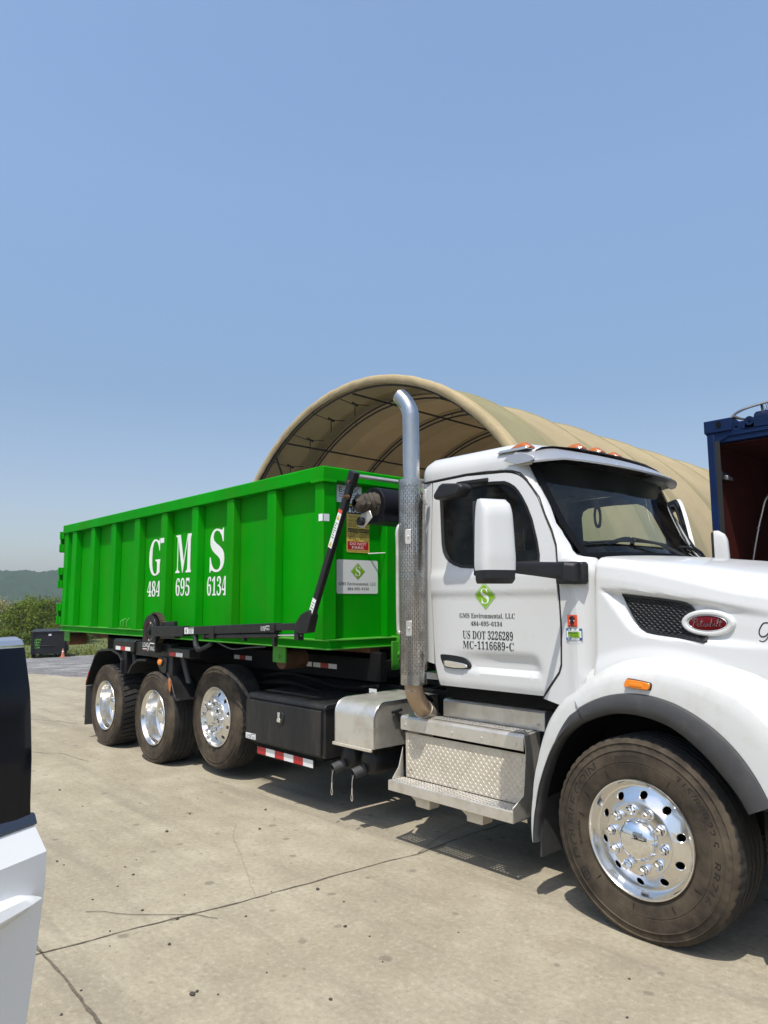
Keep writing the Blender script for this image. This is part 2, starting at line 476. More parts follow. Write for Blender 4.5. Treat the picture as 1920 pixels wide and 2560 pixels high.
class MB:
    def __init__(s):
        s.v, s.f, s.m, s.k, s.uv = [], [], [], 0, {}
    def add(s, vs, fs):
        b = len(s.v)
        s.v += [tuple(x) for x in vs]
        for f in fs:
            s.f.append([i + b for i in f])
            s.m.append(s.k)
        return b
    def box(s, x0, x1, y0, y1, z0, z1):
        s.add([(x, y, z) for z in (z0, z1) for y in (y0, y1) for x in (x0, x1)],
              [(0, 2, 3, 1), (4, 5, 7, 6), (0, 1, 5, 4), (2, 6, 7, 3), (0, 4, 6, 2), (1, 3, 7, 5)])
        return s
    def bar(s, p0, p1, wdt, hgt, roll=V((0, 0, 1)), w1=None, h1=None):
        """rectangular bar from p0 to p1; hgt measured along 'roll' side"""
        p0, p1 = V(p0), V(p1)
        d = (p1 - p0).normalized()
        sx = d.cross(V(roll)).normalized()
        sz = sx.cross(d)
        w1 = wdt if w1 is None else w1
        h1 = hgt if h1 is None else h1
        vs = []
        for p, a, b in ((p0, wdt, hgt), (p1, w1, h1)):
            for i, j in ((-1, -1), (1, -1), (1, 1), (-1, 1)):
                vs.append(p + sx * i * a / 2 + sz * j * b / 2)
        s.add(vs, [(3, 2, 1, 0), (4, 5, 6, 7), (0, 1, 5, 4), (1, 2, 6, 5), (2, 3, 7, 6), (3, 0, 4, 7)])
        return s
    def cyl(s, p0, p1, r0, r1=None, n=20, caps=True):
        r1 = r0 if r1 is None else r1
        p0, p1 = V(p0), V(p1)
        x, y, z = frame_mat(p1 - p0)
        vs = []
        for p, r in ((p0, r0), (p1, r1)):
            for i in range(n):
                a = 2 * pi * i / n
                vs.append(p + x * cos(a) * r + y * sin(a) * r)
        fs = [(i, (i + 1) % n, n + (i + 1) % n, n + i) for i in range(n)]
        if caps:
            fs += [tuple(range(n - 1, -1, -1)), tuple(range(n, 2 * n))]
        s.add(vs, fs)
        return s
    def tube(s, path, r, n=10, caps=True, closed=False):
        path = [V(p) for p in path]
        rr = r if hasattr(r, '__len__') else [r] * len(path)
        N = len(path)
        vs = []
        px = None
        for i, p in enumerate(path):
            if closed:
                d = (path[(i + 1) % N] - path[i - 1]).normalized()
            else:
                d = (path[min(i + 1, N - 1)] - path[max(i - 1, 0)]).normalized()
            if px is None:
                x, y, _ = frame_mat(d)
            else:
                x = (px - d * px.dot(d)).normalized()
                y = d.cross(x)
            px = x
            for k in range(n):
                a = 2 * pi * k / n
                vs.append(p + x * cos(a) * rr[i] + y * sin(a) * rr[i])
        fs = []
        for i in range(N if closed else N - 1):
            j = (i + 1) % N
            for k in range(n):
                fs.append((i * n + k, i * n + (k + 1) % n, j * n + (k + 1) % n, j * n + k))
        if caps and not closed:
            fs += [tuple(range(n - 1, -1, -1)), tuple(range((N - 1) * n, N * n))]
        s.add(vs, fs)
        return s
    def lathe(s, prof, c, axis=(0, -1, 0), n=48, closed=False, fn=None):
        """prof: list of (radius, offset along axis)"""
        c = V(c)
        x, y, z = frame_mat(axis)
        vs = []
        for r, h in prof:
            for i in range(n):
                a = 2 * pi * i / n
                hh, r_ = h, r
                if fn:
                    r_, hh = fn(r, h, a)
                vs.append(c + x * cos(a) * r_ + y * sin(a) * r_ + z * hh)
        m = len(prof)
        fs = []
        for j in range(m if closed else m - 1):
            q = (j + 1) % m
            for i in range(n):
                fs.append((j * n + i, j * n + (i + 1) % n, q * n + (i + 1) % n, q * n + i))
        if not closed:
            if prof[0][0] > 1e-6:
                pass
        s.add(vs, fs)
        return s
    def disc(s, c, axis, r, n=24):
        x, y, z = frame_mat(axis)
        s.add([V(c) + x * cos(2 * pi * i / n) * r + y * sin(2 * pi * i / n) * r for i in range(n)], [tuple(range(n))])
        return s
    def prism(s, poly, a0, a1, plane='xz'):
        """extrude polygon; plane xz -> along y, yz -> along x, xy -> along z"""
        def P(u, v_, w_):
            return {'xz': (u, w_, v_), 'yz': (w_, u, v_), 'xy': (u, v_, w_)}[plane]
        n = len(poly)
        vs = [P(u, v_, a0) for u, v_ in poly] + [P(u, v_, a1) for u, v_ in poly]
        fs = [(i, (i + 1) % n, n + (i + 1) % n, n + i) for i in range(n)]
        fs += [tuple(range(n - 1, -1, -1)), tuple(range(n, 2 * n))]
        s.add(vs, fs)
        return s
    def loft(s, rings, closed=False, capends=False):
        n = len(rings[0])
        vs = [p for r in rings for p in r]
        fs = []
        for i in range(len(rings) - 1):
            for k in range(n if closed else n - 1):
                j = (k + 1) % n
                fs.append((i * n + k, i * n + j, (i + 1) * n + j, (i + 1) * n + k))
        if capends:
            fs += [tuple(range(n - 1, -1, -1)), tuple(range((len(rings) - 1) * n, len(rings) * n))]
        s.add(vs, fs)
        return s
    def sphere(s, c, r, sc=(1, 1, 1), nu=16, nv=10):
        rings = []
        for j in range(nv + 1):
            t = pi * j / nv
            rings.append([(c[0] + r * sc[0] * sin(t) * cos(2 * pi * i / nu), c[1] + r * sc[1] * sin(t) * sin(2 * pi * i / nu), c[2] + r * sc[2] * cos(t)) for i in range(nu)])
        s.loft(rings, closed=True)
        return s
    def mesh(s, name, mats, angle=32, fix=True):
        me = bpy.data.meshes.new(name)
        me.from_pydata(s.v, [], s.f)
        for m in (mats if isinstance(mats, (list, tuple)) else [mats]):
            me.materials.append(m)
        me.polygons.foreach_set('material_index', s.m)
        if fix:
            b = bmesh.new()
            b.from_mesh(me)
            bmesh.ops.remove_doubles(b, verts=b.verts, dist=1e-5)
            bmesh.ops.recalc_face_normals(b, faces=b.faces)
            b.to_mesh(me)
            b.free()
        me.polygons.foreach_set('use_smooth', [True] * len(me.polygons))
        me.set_sharp_from_angle(angle=radians(angle))
        me.update()
        return me
    def build(s, name, mats, parent=None, bevel=0, angle=32, fix=True, label=None):
        if isinstance(mats, str):
            mats = MT[mats]
        elif isinstance(mats, (list, tuple)):
            mats = [MT[x] for x in mats]
        me = s.mesh(name, mats, angle, fix)
        o = bpy.data.objects.new(name, me)
        COL.objects.link(o)
        if parent is not None:
            o.parent = parent
            o.location = -wloc(parent)
        if bevel:
            md = o.modifiers.new('bevel', 'BEVEL')
            md.width = bevel
            md.segments = 2
            md.limit_method = 'ANGLE'
            md.angle_limit = radians(40)
            md.harden_normals = False
        if label:
            o['label'] = label
        return o

def _each(s, name, mats, parent=None, bevel=0, angle=32, fix=True):
    """build every separate solid in the mesh as an object of its own"""
    n = len(s.v)
    p = list(range(n))
    def root(i):
        while p[i] != i:
            p[i] = p[p[i]]
            i = p[i]
        return i
    for f in s.f:
        for i in f[1:]:
            p[root(i)] = root(f[0])
    grp = {}
    for k, f in enumerate(s.f):
        grp.setdefault(root(f[0]), []).append(k)
    sets = []
    for fs in grp.values():
        ids = {i for k in fs for i in s.f[k]}
        lo = [min(s.v[i][a] for i in ids) - .002 for a in range(3)]
        hi = [max(s.v[i][a] for i in ids) + .002 for a in range(3)]
        sets.append([lo, hi, fs])
    ch = True
    while ch:
        ch = False
        for a in range(len(sets)):
            for b in range(a + 1, len(sets)):
                A, B = sets[a], sets[b]
                if all(A[0][q] < B[1][q] and B[0][q] < A[1][q] for q in range(3)):
                    sets[a] = [[min(A[0][q], B[0][q]) for q in range(3)], [max(A[1][q], B[1][q]) for q in range(3)], A[2] + B[2]]
                    del sets[b]
                    ch = True
                    break
            if ch:
                break
    out = []
    for lo, hi, fs in sets:
        m = MB()
        for k in fs:
            m.k = s.m[k]
            m.add([s.v[i] for i in s.f[k]], [list(range(len(s.f[k])))])
        out.append(m.build(name, mats, parent, bevel, angle, True))
    return out
MB.each = _each

def tag(o, label=None, cat=None, group=None, kind=None):
    for k, q in (('label', label), ('category', cat), ('group', group), ('kind', kind)):
        if q:
            o[k] = q
    return o

def thing(name, loc, label, cat, group=None):
    o = bpy.data.objects.new(name, None)
    COL.objects.link(o)
    o.location = loc
    o.empty_display_size = .2
    return tag(o, label, cat, group)

def copy_tree(o, parent=None):
    c = o.copy()
    COL.objects.link(c)
    c.parent = parent
    for ch in list(o.children):
        copy_tree(ch, c)
    return c

def sm(a, b, x):
    t = (x - a) / (b - a)
    t = 0 if t < 0 else 1 if t > 1 else t
    return t * t * (3 - 2 * t)

def interp(tab, x):
    """piecewise-linear table lookup, tab sorted by key"""
    if x <= tab[0][0]:
        return tab[0][1]
    for (a, p), (b, q) in zip(tab, tab[1:]):
        if x <= b:
            return p + (q - p) * (x - a) / (b - a)
    return tab[-1][1]

def smooth_poly(pts, it=2, keep=()):
    """Chaikin corner cutting on a closed polygon"""
    for _ in range(it):
        out = []
        n = len(pts)
        for i in range(n):
            a, b = V(pts[i]), V(pts[(i + 1) % n])
            out += [tuple(a * .75 + b * .25), tuple(a * .25 + b * .75)]
        pts = out
    return pts

def catmull(pts, k=8, closed=False):
    P = [V(p) for p in pts]
    n = len(P)
    out = []
    for i in range(n if closed else n - 1):
        a = P[(i - 1) % n] if closed or i > 0 else P[0]
        b, c = P[i], P[(i + 1) % n]
        d = P[(i + 2) % n] if closed or i + 2 < n else P[n - 1]
        for j in range(k):
            t = j / k
            out.append(.5 * ((2 * b) + (c - a) * t + (2 * a - 5 * b + 4 * c - d) * t * t + (3 * b - a - 3 * c + d) * t ** 3))
    if not closed:
        out.append(P[-1])
    return out

def inpoly(p, poly):
    x, y = p
    r = False
    n = len(poly)
    for i in range(n):
        x0, y0 = poly[i]
        x1, y1 = poly[i - 1]
        if (y0 > y) != (y1 > y) and x < (x1 - x0) * (y - y0) / (y1 - y0) + x0:
            r = not r
    return r

def dpoly(p, poly):
    """unsigned distance to polygon outline"""
    best = 1e9
    n = len(poly)
    for i in range(n):
        a, b = poly[i - 1], poly[i]
        dx, dy = b[0] - a[0], b[1] - a[1]
        t = ((p[0] - a[0]) * dx + (p[1] - a[1]) * dy) / (dx * dx + dy * dy + 1e-12)
        t = 0 if t < 0 else 1 if t > 1 else t
        d = hypot(p[0] - a[0] - t * dx, p[1] - a[1] - t * dy)
        if d < best:
            best = d
    return best

def panel(mb, outer, holes, fn, step=.04, thick=.02, tdir=(0, 1, 0)):
    """sheet-metal panel: outline with holes in (u,v), gridded, mapped through fn(u,v)->xyz, rim turned back by thick"""
    b = bmesh.new()
    es = []
    for loop in [outer] + list(holes):
        vs = [b.verts.new((u, v_, 0)) for u, v_ in loop]
        for i in range(len(vs)):
            es.append(b.edges.new((vs[i - 1], vs[i])))
    bmesh.ops.triangle_fill(b, use_beauty=True, use_dissolve=False, edges=es)
    us = [p[0] for p in outer]
    ws = [p[1] for p in outer]
    for lo, hi, nrm in ((min(us), max(us), (1, 0, 0)), (min(ws), max(ws), (0, 1, 0))):
        k = int((hi - lo) / step)
        for i in range(1, k + 1):
            q = lo + (hi - lo) * i / (k + 1)
            bmesh.ops.bisect_plane(b, geom=b.verts[:] + b.edges[:] + b.faces[:], dist=1e-6, plane_co=V(nrm) * q, plane_no=nrm)
    b.verts.index_update()
    for v_ in b.verts:
        v_.co = V(fn(v_.co.x, v_.co.y))
    if thick:
        be = [e for e in b.edges if e.is_boundary]
        r = bmesh.ops.extrude_edge_only(b, edges=be)
        for g in r['geom']:
            if isinstance(g, bmesh.types.BMVert):
                g.co += V(tdir) * thick
    b.verts.index_update()
    mb.add([v_.co.copy() for v_ in b.verts], [[v_.index for v_ in f.verts] for f in b.faces])
    b.free()
    return mb

# ------------------------------------------------------------------ lettering
GLY = json.loads('''{"1":[375,[[65,0,65,36,120,36,146,45,154,79,154,416,108,365,67,346,40,359,28,396,74,412,132,447,179,482,254,482,254,79,261,47,288,36,343,36,343,0]]],"2":[375,[[24,0,24,69,123,171,187,245,218,307,226,371,223,405,212,427,196,441,174,445,145,438,126,416,116,380,112,329,77,333,50,344,32,365,26,396,43,441,92,474,174,486,240,479,288,456,318,421,328,375,319,329,291,281,238,220,154,138,87,74,244,74,279,86,300,120,305,141,345,141,341,0]]],"3":[375,[[163,-7,81,5,34,35,19,74,23,96,36,113,76,126,82,89,99,62,125,46,158,40,199,49,230,79,241,139,234,174,214,202,181,221,137,227,95,227,95,269,140,269,178,275,204,296,220,327,225,367,211,424,193,440,169,445,148,441,133,430,116,391,111,341,75,345,47,356,30,374,24,401,34,434,62,461,108,480,173,486,237,479,286,458,317,423,328,377,320,335,298,301,265,275,225,256,279,238,326,201,340,174,345,138,329,70,288,25,230,1]]],"4":[375,[[121,0,121,36,140,36,179,44,191,58,195,84,195,125,9,125,9,166,199,480,293,480,293,169,363,169,363,125,293,125,293,84,297,58,309,44,348,36,357,36,357,0],[56,169,195,169,195,287,196,351,199,416,189,394,174,366,158,338,146,319]]],"5":[375,[[165,-7,84,5,40,35,27,75,31,95,42,109,81,121,88,83,111,52,154,40,195,50,226,83,237,148,231,192,213,223,184,241,146,247,103,243,71,235,40,247,62,480,316,480,319,357,281,357,275,380,267,399,244,406,105,406,94,281,126,288,168,291,238,282,293,256,328,211,340,148,336,108,324,75,282,27,226,1]]],"6":[375,[[197,-7,150,-1,109,18,76,49,51,93,35,151,30,222,42,325,77,409,104,441,137,466,176,481,222,486,291,476,329,449,340,412,336,393,322,376,298,364,260,360,256,400,243,434,216,447,180,435,152,401,134,345,125,269,161,286,218,294,273,285,315,258,343,214,352,155,342,90,313,38,264,5],[199,38,222,44,239,64,251,98,255,148,250,196,238,228,219,247,193,253,154,243,125,221,131,138,147,81,170,48]]],"8":[376,[[183,-7,132,-2,91,11,60,31,38,57,25,88,20,122,27,162,47,193,119,242,57,296,41,327,36,364,50,423,70,449,99,469,140,482,191,486,254,478,299,453,325,415,334,369,328,333,310,305,244,260,296,230,330,199,349,166,355,127,344,71,310,29,256,2],[203,283,239,317,250,370,243,407,222,436,187,447,163,442,145,426,130,372,135,341,149,318],[187,32,218,37,241,55,257,82,262,116,256,146,239,170,164,216,126,178,111,120,116,84,132,56,156,38]]],"9":[376,[[152,-7,88,4,53,33,42,69,50,94,75,107,103,56,126,41,156,36,205,57,237,122,251,230,212,198,155,185,103,194,60,220,33,264,24,324,28,369,42,409,64,441,95,466,133,481,177,486,223,480,264,463,298,433,323,390,340,332,345,261,334,157,301,72,274,39,241,14,200,-2],[184,233,224,245,251,278,245,352,231,403,209,432,181,441,156,434,137,413,125,377,121,328,128,275,149,244]]],"A":[437,[[-9,0,-9,18,24,30,49,75,206,466,224,465,384,87,411,34,425,22,443,18,443,0,229,0,229,18,270,25,283,46,273,81,253,132,103,132,79,71,76,59,75,48,87,26,124,18,128,18,128,0],[113,161,242,161,177,319]]],"C":[468,[[257,-11,193,-3,137,20,91,56,56,104,34,162,26,228,34,294,56,351,92,399,139,435,195,458,259,465,309,459,367,440,388,435,408,443,419,465,437,465,437,308,420,308,392,364,356,407,313,434,265,443,198,419,157,347,144,226,159,114,203,46,278,24,318,29,358,45,395,71,428,106,447,89,395,33,332,0]]],"D":[496,[[20,0,20,17,63,30,74,75,74,374,71,407,61,426,15,439,15,455,222,455,328,441,405,396,440,351,461,295,468,228,441,101,362,25,228,0],[222,24,279,37,319,75,343,139,351,229,336,342,294,410,223,433,190,423,182,385,182,72,190,34]]],"E":[442,[[14,0,14,17,44,20,62,30,72,48,75,78,75,369,72,405,62,425,44,435,16,439,16,455,399,455,399,320,383,320,369,373,340,406,295,424,232,430,200,428,186,417,183,388,183,246,193,246,232,252,259,269,277,300,288,345,304,345,304,118,287,118,273,181,241,213,185,222,183,222,183,67,192,35,230,28,313,39,371,75,411,143,430,143,402,0]]],"G":[508,[[268,-10,200,-3,141,19,93,55,57,103,35,161,28,229,35,295,57,352,93,399,139,435,195,458,257,465,311,459,369,441,388,436,406,443,419,465,437,465,437,308,420,308,382,379,329,426,267,443,200,419,159,347,146,228,154,135,180,67,221,26,275,13,308,16,328,27,339,45,343,71,343,128,339,154,329,170,275,182,275,198,500,198,500,182,457,171,446,128,446,29,357,0]]],"L":[427,[[15,0,15,17,62,32,75,81,75,379,62,425,16,439,16,455,250,455,250,439,208,434,188,416,182,379,182,83,185,47,200,31,234,28,315,40,345,56,370,80,409,154,427,154,402,0]]],"M":[634,[[14,0,14,17,61,32,72,50,75,79,75,382,71,416,53,432,15,439,15,455,185,455,317,142,449,455,617,455,617,439,573,423,560,378,560,85,565,43,582,23,617,17,617,0,396,0,396,17,433,25,450,44,455,83,455,399,288,0,270,0,105,389,105,80,109,48,120,30,169,17,169,0]]],"O":[526,[[261,-11,213,-6,169,7,94,58,66,93,45,134,32,179,28,228,32,276,45,321,66,362,95,397,130,426,170,448,216,462,265,466,313,462,357,448,431,399,481,323,494,277,498,228,494,179,481,134,459,93,430,58,355,7,310,-6],[265,12,328,36,367,108,379,228,371,321,348,389,310,430,260,443,196,419,158,347,145,228,153,135,177,67,215,26]]],"P":[418,[[15,0,15,17,62,32,75,81,75,379,62,424,16,439,16,455,214,455,287,452,336,440,366,422,390,398,404,367,409,332,398,280,367,240,314,214,242,206,182,206,182,81,194,32,242,17,242,0],[182,230,201,230,244,235,272,253,287,283,292,329,288,375,275,406,252,425,216,431,189,424,182,398]]],"S":[390,[[43,-11,43,158,62,158,83,94,111,50,149,24,197,15,231,20,257,36,273,60,279,89,265,129,225,160,163,191,112,221,77,253,56,289,50,332,54,370,67,403,88,429,115,449,148,462,185,466,229,461,282,448,291,446,300,445,313,450,320,466,339,466,339,319,322,319,293,385,248,429,194,445,163,440,140,426,125,406,120,380,124,356,137,336,189,303,253,273,317,233,350,188,359,133,354,93,339,58,314,29,281,8,240,-6,192,-10,158,-8,126,1,98,9,85,12,69,7,61,-11]]],"T":[423,[[92,0,92,17,123,21,142,31,152,50,156,81,156,433,149,433,102,426,65,403,41,367,29,318,11,318,11,455,410,455,410,317,394,317,375,382,333,420,269,433,263,433,263,81,267,49,276,30,296,21,328,17,328,0]]],"U":[492,[[248,-13,168,-2,114,29,83,81,73,155,73,379,61,424,15,439,15,455,240,455,240,439,202,432,185,415,181,379,181,140,186,88,203,51,232,29,275,22,340,37,379,83,392,159,392,378,379,423,328,439,328,455,474,455,474,439,433,421,422,378,422,181,412,92,380,32,325,-2]]],"W":[611,[[171,-11,32,393,15,427,-15,439,-15,455,181,455,181,439,150,432,140,410,148,373,223,153,301,353,286,399,267,429,229,439,229,455,439,455,439,439,404,432,393,412,399,386,474,166,541,369,549,406,538,430,503,439,503,455,624,455,624,439,594,421,575,379,446,-11,428,-11,316,309,190,-11]]],"a":[344,[[255,-10,216,1,200,35,151,2,95,-9,64,-4,40,11,25,34,20,63,31,104,63,136,119,164,199,190,199,241,187,282,148,296,115,290,104,274,113,257,123,231,110,202,77,191,45,203,33,236,49,278,95,308,162,318,223,312,263,292,285,259,293,210,293,62,295,40,304,34,320,42,329,28,294,-1],[151,34,174,41,199,63,199,169,154,151,127,123,118,84,126,46]]],"e":[301,[[154,-10,117,-5,85,10,58,35,37,69,24,109,19,157,24,201,38,240,59,273,87,298,120,313,157,318,209,309,249,280,274,234,283,173,283,166,117,166,127,97,154,56,199,42,237,53,270,86,285,73,248,27,205,-1],[116,192,201,192,201,215,193,277,181,292,161,297,136,286,121,255,116,203]]],"i":[198,[[101,362,65,376,50,412,65,449,101,463,137,449,151,412,136,376],[18,0,18,16,45,26,52,56,52,252,47,285,20,293,21,310,148,310,148,56,154,26,180,16,180,0]]],"l":[199,[[18,0,18,16,45,26,52,56,52,398,47,429,20,439,20,455,148,455,148,56,154,26,180,16,180,0]]],"m":[554,[[18,0,18,16,45,26,52,56,52,253,46,284,19,294,19,310,146,310,146,265,188,305,237,318,277,312,305,293,320,261,364,304,418,318,465,306,494,271,504,212,504,56,510,26,536,16,536,0,377,0,377,16,403,26,410,56,410,217,404,258,394,268,377,271,349,263,324,237,324,56,331,26,356,16,356,0,199,0,199,16,225,26,232,56,232,217,226,258,216,268,199,271,170,262,146,235,146,56,152,27,177,16,177,0]]],"n":[381,[[18,0,18,16,45,26,52,56,52,253,46,284,19,294,19,310,148,310,148,267,190,306,243,318,292,306,321,271,330,212,330,56,337,26,363,16,363,0,202,0,202,16,207,16,228,26,235,56,235,217,229,258,219,268,203,271,173,262,148,235,148,56,154,26,180,16,180,0]]],"o":[336,[[169,-10,127,-5,90,11,60,37,38,70,24,110,19,154,24,199,38,239,60,272,90,297,127,313,168,318,209,313,245,298,275,273,298,240,312,200,317,154,312,108,298,69,275,36,245,11,210,-5],[169,11,193,18,209,39,217,81,220,154,217,227,208,271,192,292,169,299,144,292,128,271,117,154,120,82,128,39,144,18]]],"r":[288,[[18,0,18,16,45,26,52,56,52,252,46,285,20,293,21,310,146,310,146,252,187,301,233,318,258,315,275,304,289,266,278,234,248,222,222,231,207,250,189,260,162,241,149,192,149,56,159,25,197,16,197,0]]],"t":[229,[[124,-9,89,-4,66,10,53,36,48,71,48,279,20,279,20,300,88,369,129,424,144,424,144,310,208,310,208,279,144,279,144,82,149,51,168,40,189,49,206,75,222,66,198,24,165,-1]]],"v":[306,[[142,-10,38,248,22,281,-3,293,-3,310,164,310,164,294,156,294,136,290,129,276,130,268,185,122,236,253,241,272,232,289,203,294,203,310,305,310,305,295,278,279,260,243,160,-10]]]}''')
GLY['-'] = [300, [[40, 170, 260, 170, 260, 235, 40, 235]]]
GLY[','] = [190, [[60, 80, 130, 80, 130, 0, 75, -95, 55, -80, 85, 0, 60, 0]]]

def text_geo(s, serif=True):
    """flat filled lettering -> (verts2d, faces, width) with cap height 1"""
    cu = bpy.data.curves.new('lettering', 'CURVE' if serif else 'FONT')
    if serif:
        cu.dimensions = '2D'
        cu.fill_mode = 'BOTH'
        x = 0
        for ch in s:
            if ch == ' ':
                x += 200
                continue
            adv, loops = GLY[ch]
            for lp in loops:
                sp = cu.splines.new('POLY')
                n = len(lp) // 2
                sp.points.add(n - 1)
                for i in range(n):
                    sp.points[i].co = ((x + lp[2 * i]) / 455, lp[2 * i + 1] / 455, 0, 1)
                sp.use_cyclic_u = True
            x += adv + 8
        wd = x / 455
    else:
        cu.body = s
        cu.size = 1.4
        cu.resolution_u = 2
    o = bpy.data.objects.new('lettering', cu)
    me = bpy.data.meshes.new_from_object(o)
    vs = [v_.co.xy.copy() for v_ in me.vertices]
    fs = [list(p.vertices) for p in me.polygons]
    bpy.data.objects.remove(o)
    bpy.data.meshes.remove(me)
    if vs and not serif:
        mn = min(p.x for p in vs)
        hgt = max(p.y for p in vs)
        k = 1
        vs = [V(((p.x - mn) * k, p.y * k)) for p in vs]
        wd = max(p.x for p in vs)
    elif vs:
        mn = min(p.x for p in vs)
        vs = [V((p.x - mn, p.y)) for p in vs]
        wd = max(p.x for p in vs)
    return vs, fs, wd

class Decal:
    """several flat coloured shapes on one surface; fn(u,v,h)->xyz, h = height off the surface in mm"""
    def __init__(s, fn, mats, sub=0):
        s.mb, s.map, s.mats, s.sub = MB(), fn, mats, sub
        s.fn = lambda u, v_, lev: (u, v_, lev)
    def poly(s, pts, lev, mat):
        s.mb.k = s.mats.index(mat)
        s.mb.add([s.fn(u, v_, lev) for u, v_ in pts], [list(range(len(pts)))])
        return s
    def rect(s, u0, u1, v0, v1, lev, mat, r=0):
        if r:
            pts = []
            for cx, cy, a0 in ((u1 - r, v1 - r, 0), (u0 + r, v1 - r, 90), (u0 + r, v0 + r, 180), (u1 - r, v0 + r, 270)):
                for i in range(5):
                    a = radians(a0 + i * 22.5)
                    pts.append((cx + r * cos(a), cy + r * sin(a)))
            return s.poly(pts, lev, mat)
        return s.poly([(u0, v0), (u1, v0), (u1, v1), (u0, v1)], lev, mat)
    def text(s, t, u0, u1, v0, v1, lev, mat, serif=True, shear=0):
        """fit text into the box (v0 baseline, v1 cap height)"""
        vs, fs, wd = text_geo(t, serif)
        s.mb.k = s.mats.index(mat)
        k = (u1 - u0) / max(wd, 1e-6)
        s.mb.add([s.fn(u0 + p.x * k + shear * p.y * (v1 - v0), v0 + p.y * (v1 - v0), lev) for p in vs], fs)
        return s
    def line(s, pts, wd, lev, mat):
        s.mb.k = s.mats.index(mat)
        for (a, b) in zip(pts, pts[1:]):
            d = V((b[0] - a[0], b[1] - a[1]))
            if d.length < 1e-6:
                continue
            n_ = V((-d.y, d.x)).normalized() * wd / 2
            e = d.normalized() * wd * .3
            s.mb.add([s.fn(a[0] + n_.x - e.x, a[1] + n_.y - e.y, lev), s.fn(a[0] - n_.x - e.x, a[1] - n_.y - e.y, lev),
                      s.fn(b[0] - n_.x + e.x, b[1] - n_.y + e.y, lev), s.fn(b[0] + n_.x + e.x, b[1] + n_.y + e.y, lev)], [(0, 1, 2, 3)])
        return s
    def ring(s, cx, cy, r, wd, lev, mat, n=16):
        s.line([(cx + r * cos(2 * pi * i / n), cy + r * sin(2 * pi * i / n)) for i in range(n + 1)], wd, lev, mat)
        return s
    def build(s, name, parent, label=None, split=False):
        if s.sub:
            me = bpy.data.meshes.new('t')
            me.from_pydata(s.mb.v, [], s.mb.f)
            me.polygons.foreach_set('material_index', s.mb.m)
            b = bmesh.new()
            b.from_mesh(me)
            lo, hi = min(p[1] for p in s.mb.v), max(p[1] for p in s.mb.v)
            k = int((hi - lo) / s.sub)
            for i in range(1, k + 1):
                bmesh.ops.bisect_plane(b, geom=b.verts[:] + b.edges[:] + b.faces[:], dist=1e-6, plane_co=(0, lo + (hi - lo) * i / (k + 1), 0), plane_no=(0, 1, 0))
            b.verts.index_update()
            s.mb.v = [tuple(v_.co) for v_ in b.verts]
            s.mb.f = [[v_.index for v_ in f.verts] for f in b.faces]
            s.mb.m = [f.material_index for f in b.faces]
            b.free()
            bpy.data.meshes.remove(me)
        s.mb.v = [s.map(*p) for p in s.mb.v]
        if split:
            return s.mb.each(name, s.mats, parent, fix=False)
        return s.mb.build(name, s.mats, parent, fix=False, label=label)

# ================================================================== setting
def G(x, y=0):
    return -.05 * min(max(-20 - x, 0), 24)

def sheet(name, xs, ys, dz, mat, kind='structure'):
    mb = MB()
    mb.add([(x, y, G(x) + dz) for y in ys for x in xs],
           [(j * len(xs) + i, j * len(xs) + i + 1, (j + 1) * len(xs) + i + 1, (j + 1) * len(xs) + i) for j in range(len(ys) - 1) for i in range(len(xs) - 1)])
    return tag(mb.build(name, mat, fix=False), kind=kind)

sheet('ground', [-1480, -700, -300, -120, -44, -20, 40, 200, 600, 1480], [-1480, -600, -200, -60, 60, 200, 600, 1480], -.02, 'grass')
sheet('gravel_lot', [-43.5, -20, 34], [-45, 0, 58], -.008, 'gravel')
rnd = random.Random(3)
edge = [(-30, -.2), (-24, 1.35), (-20.2, 2.4), (-17.9, 3.05), (-14, 4.0), (-9, 5.6), (-3, 6.8), (6, 8.2), (22, 11)]
el = []
for (a, b) in zip(edge, edge[1:]):
    k = max(2, int(hypot(b[0] - a[0], b[1] - a[1]) / .35))
    for i in range(k):
        t = i / k
        el.append((a[0] + (b[0] - a[0]) * t + rnd.uniform(-.06, .06), a[1] + (b[1] - a[1]) * t + rnd.uniform(-.10, .10)))
el.append(edge[-1])
mb = MB()
vs, fs = [], []
for i, (x, y) in enumerate(el):
    vs += [(x, y, G(x)), (x, -32, G(x))]
    if i:
        fs.append((2 * i - 2, 2 * i - 1, 2 * i + 1, 2 * i))
mb.add(vs, fs)
tag(mb.build('concrete_pad', 'concrete', fix=False), kind='structure')

def groove(name, pts, wd, mat, jit=.012, seed=1, step=.06):
    r = random.Random(seed)
    P = []
    for a, b in zip(pts, pts[1:]):
        k = max(2, int(hypot(b[0] - a[0], b[1] - a[1]) / step))
        P += [(a[0] + (b[0] - a[0]) * i / k, a[1] + (b[1] - a[1]) * i / k) for i in range(k)]
    P.append(pts[-1])
    vs, fs = [], []
    ox = oy = 0
    for i, (x, y) in enumerate(P):
        a, b = P[max(i - 1, 0)], P[min(i + 1, len(P) - 1)]
        d = V((b[0] - a[0], b[1] - a[1])).normalized()
        ox = ox * .8 + r.uniform(-jit, jit)
        h = wd * r.uniform(.35, 1.15) / 2
        c = V((x, y)) + V((-d.y, d.x)) * ox
        vs += [(c.x - d.y * h, c.y + d.x * h, .004), (c.x + d.y * h, c.y - d.x * h, .004)]
        if i:
            fs.append((2 * i - 2, 2 * i - 1, 2 * i + 1, 2 * i))
    m = MB()
    m.add(vs, fs)
    return tag(m.build(name, mat, fix=False), kind='structure')
MT['crack'] = pmat('joint_dirt', (.125, .105, .078), .95, var=.4, vs=30)
MT['hair'] = pmat('hairline_crack', (.235, .20, .148), .95, var=.3, vs=30)
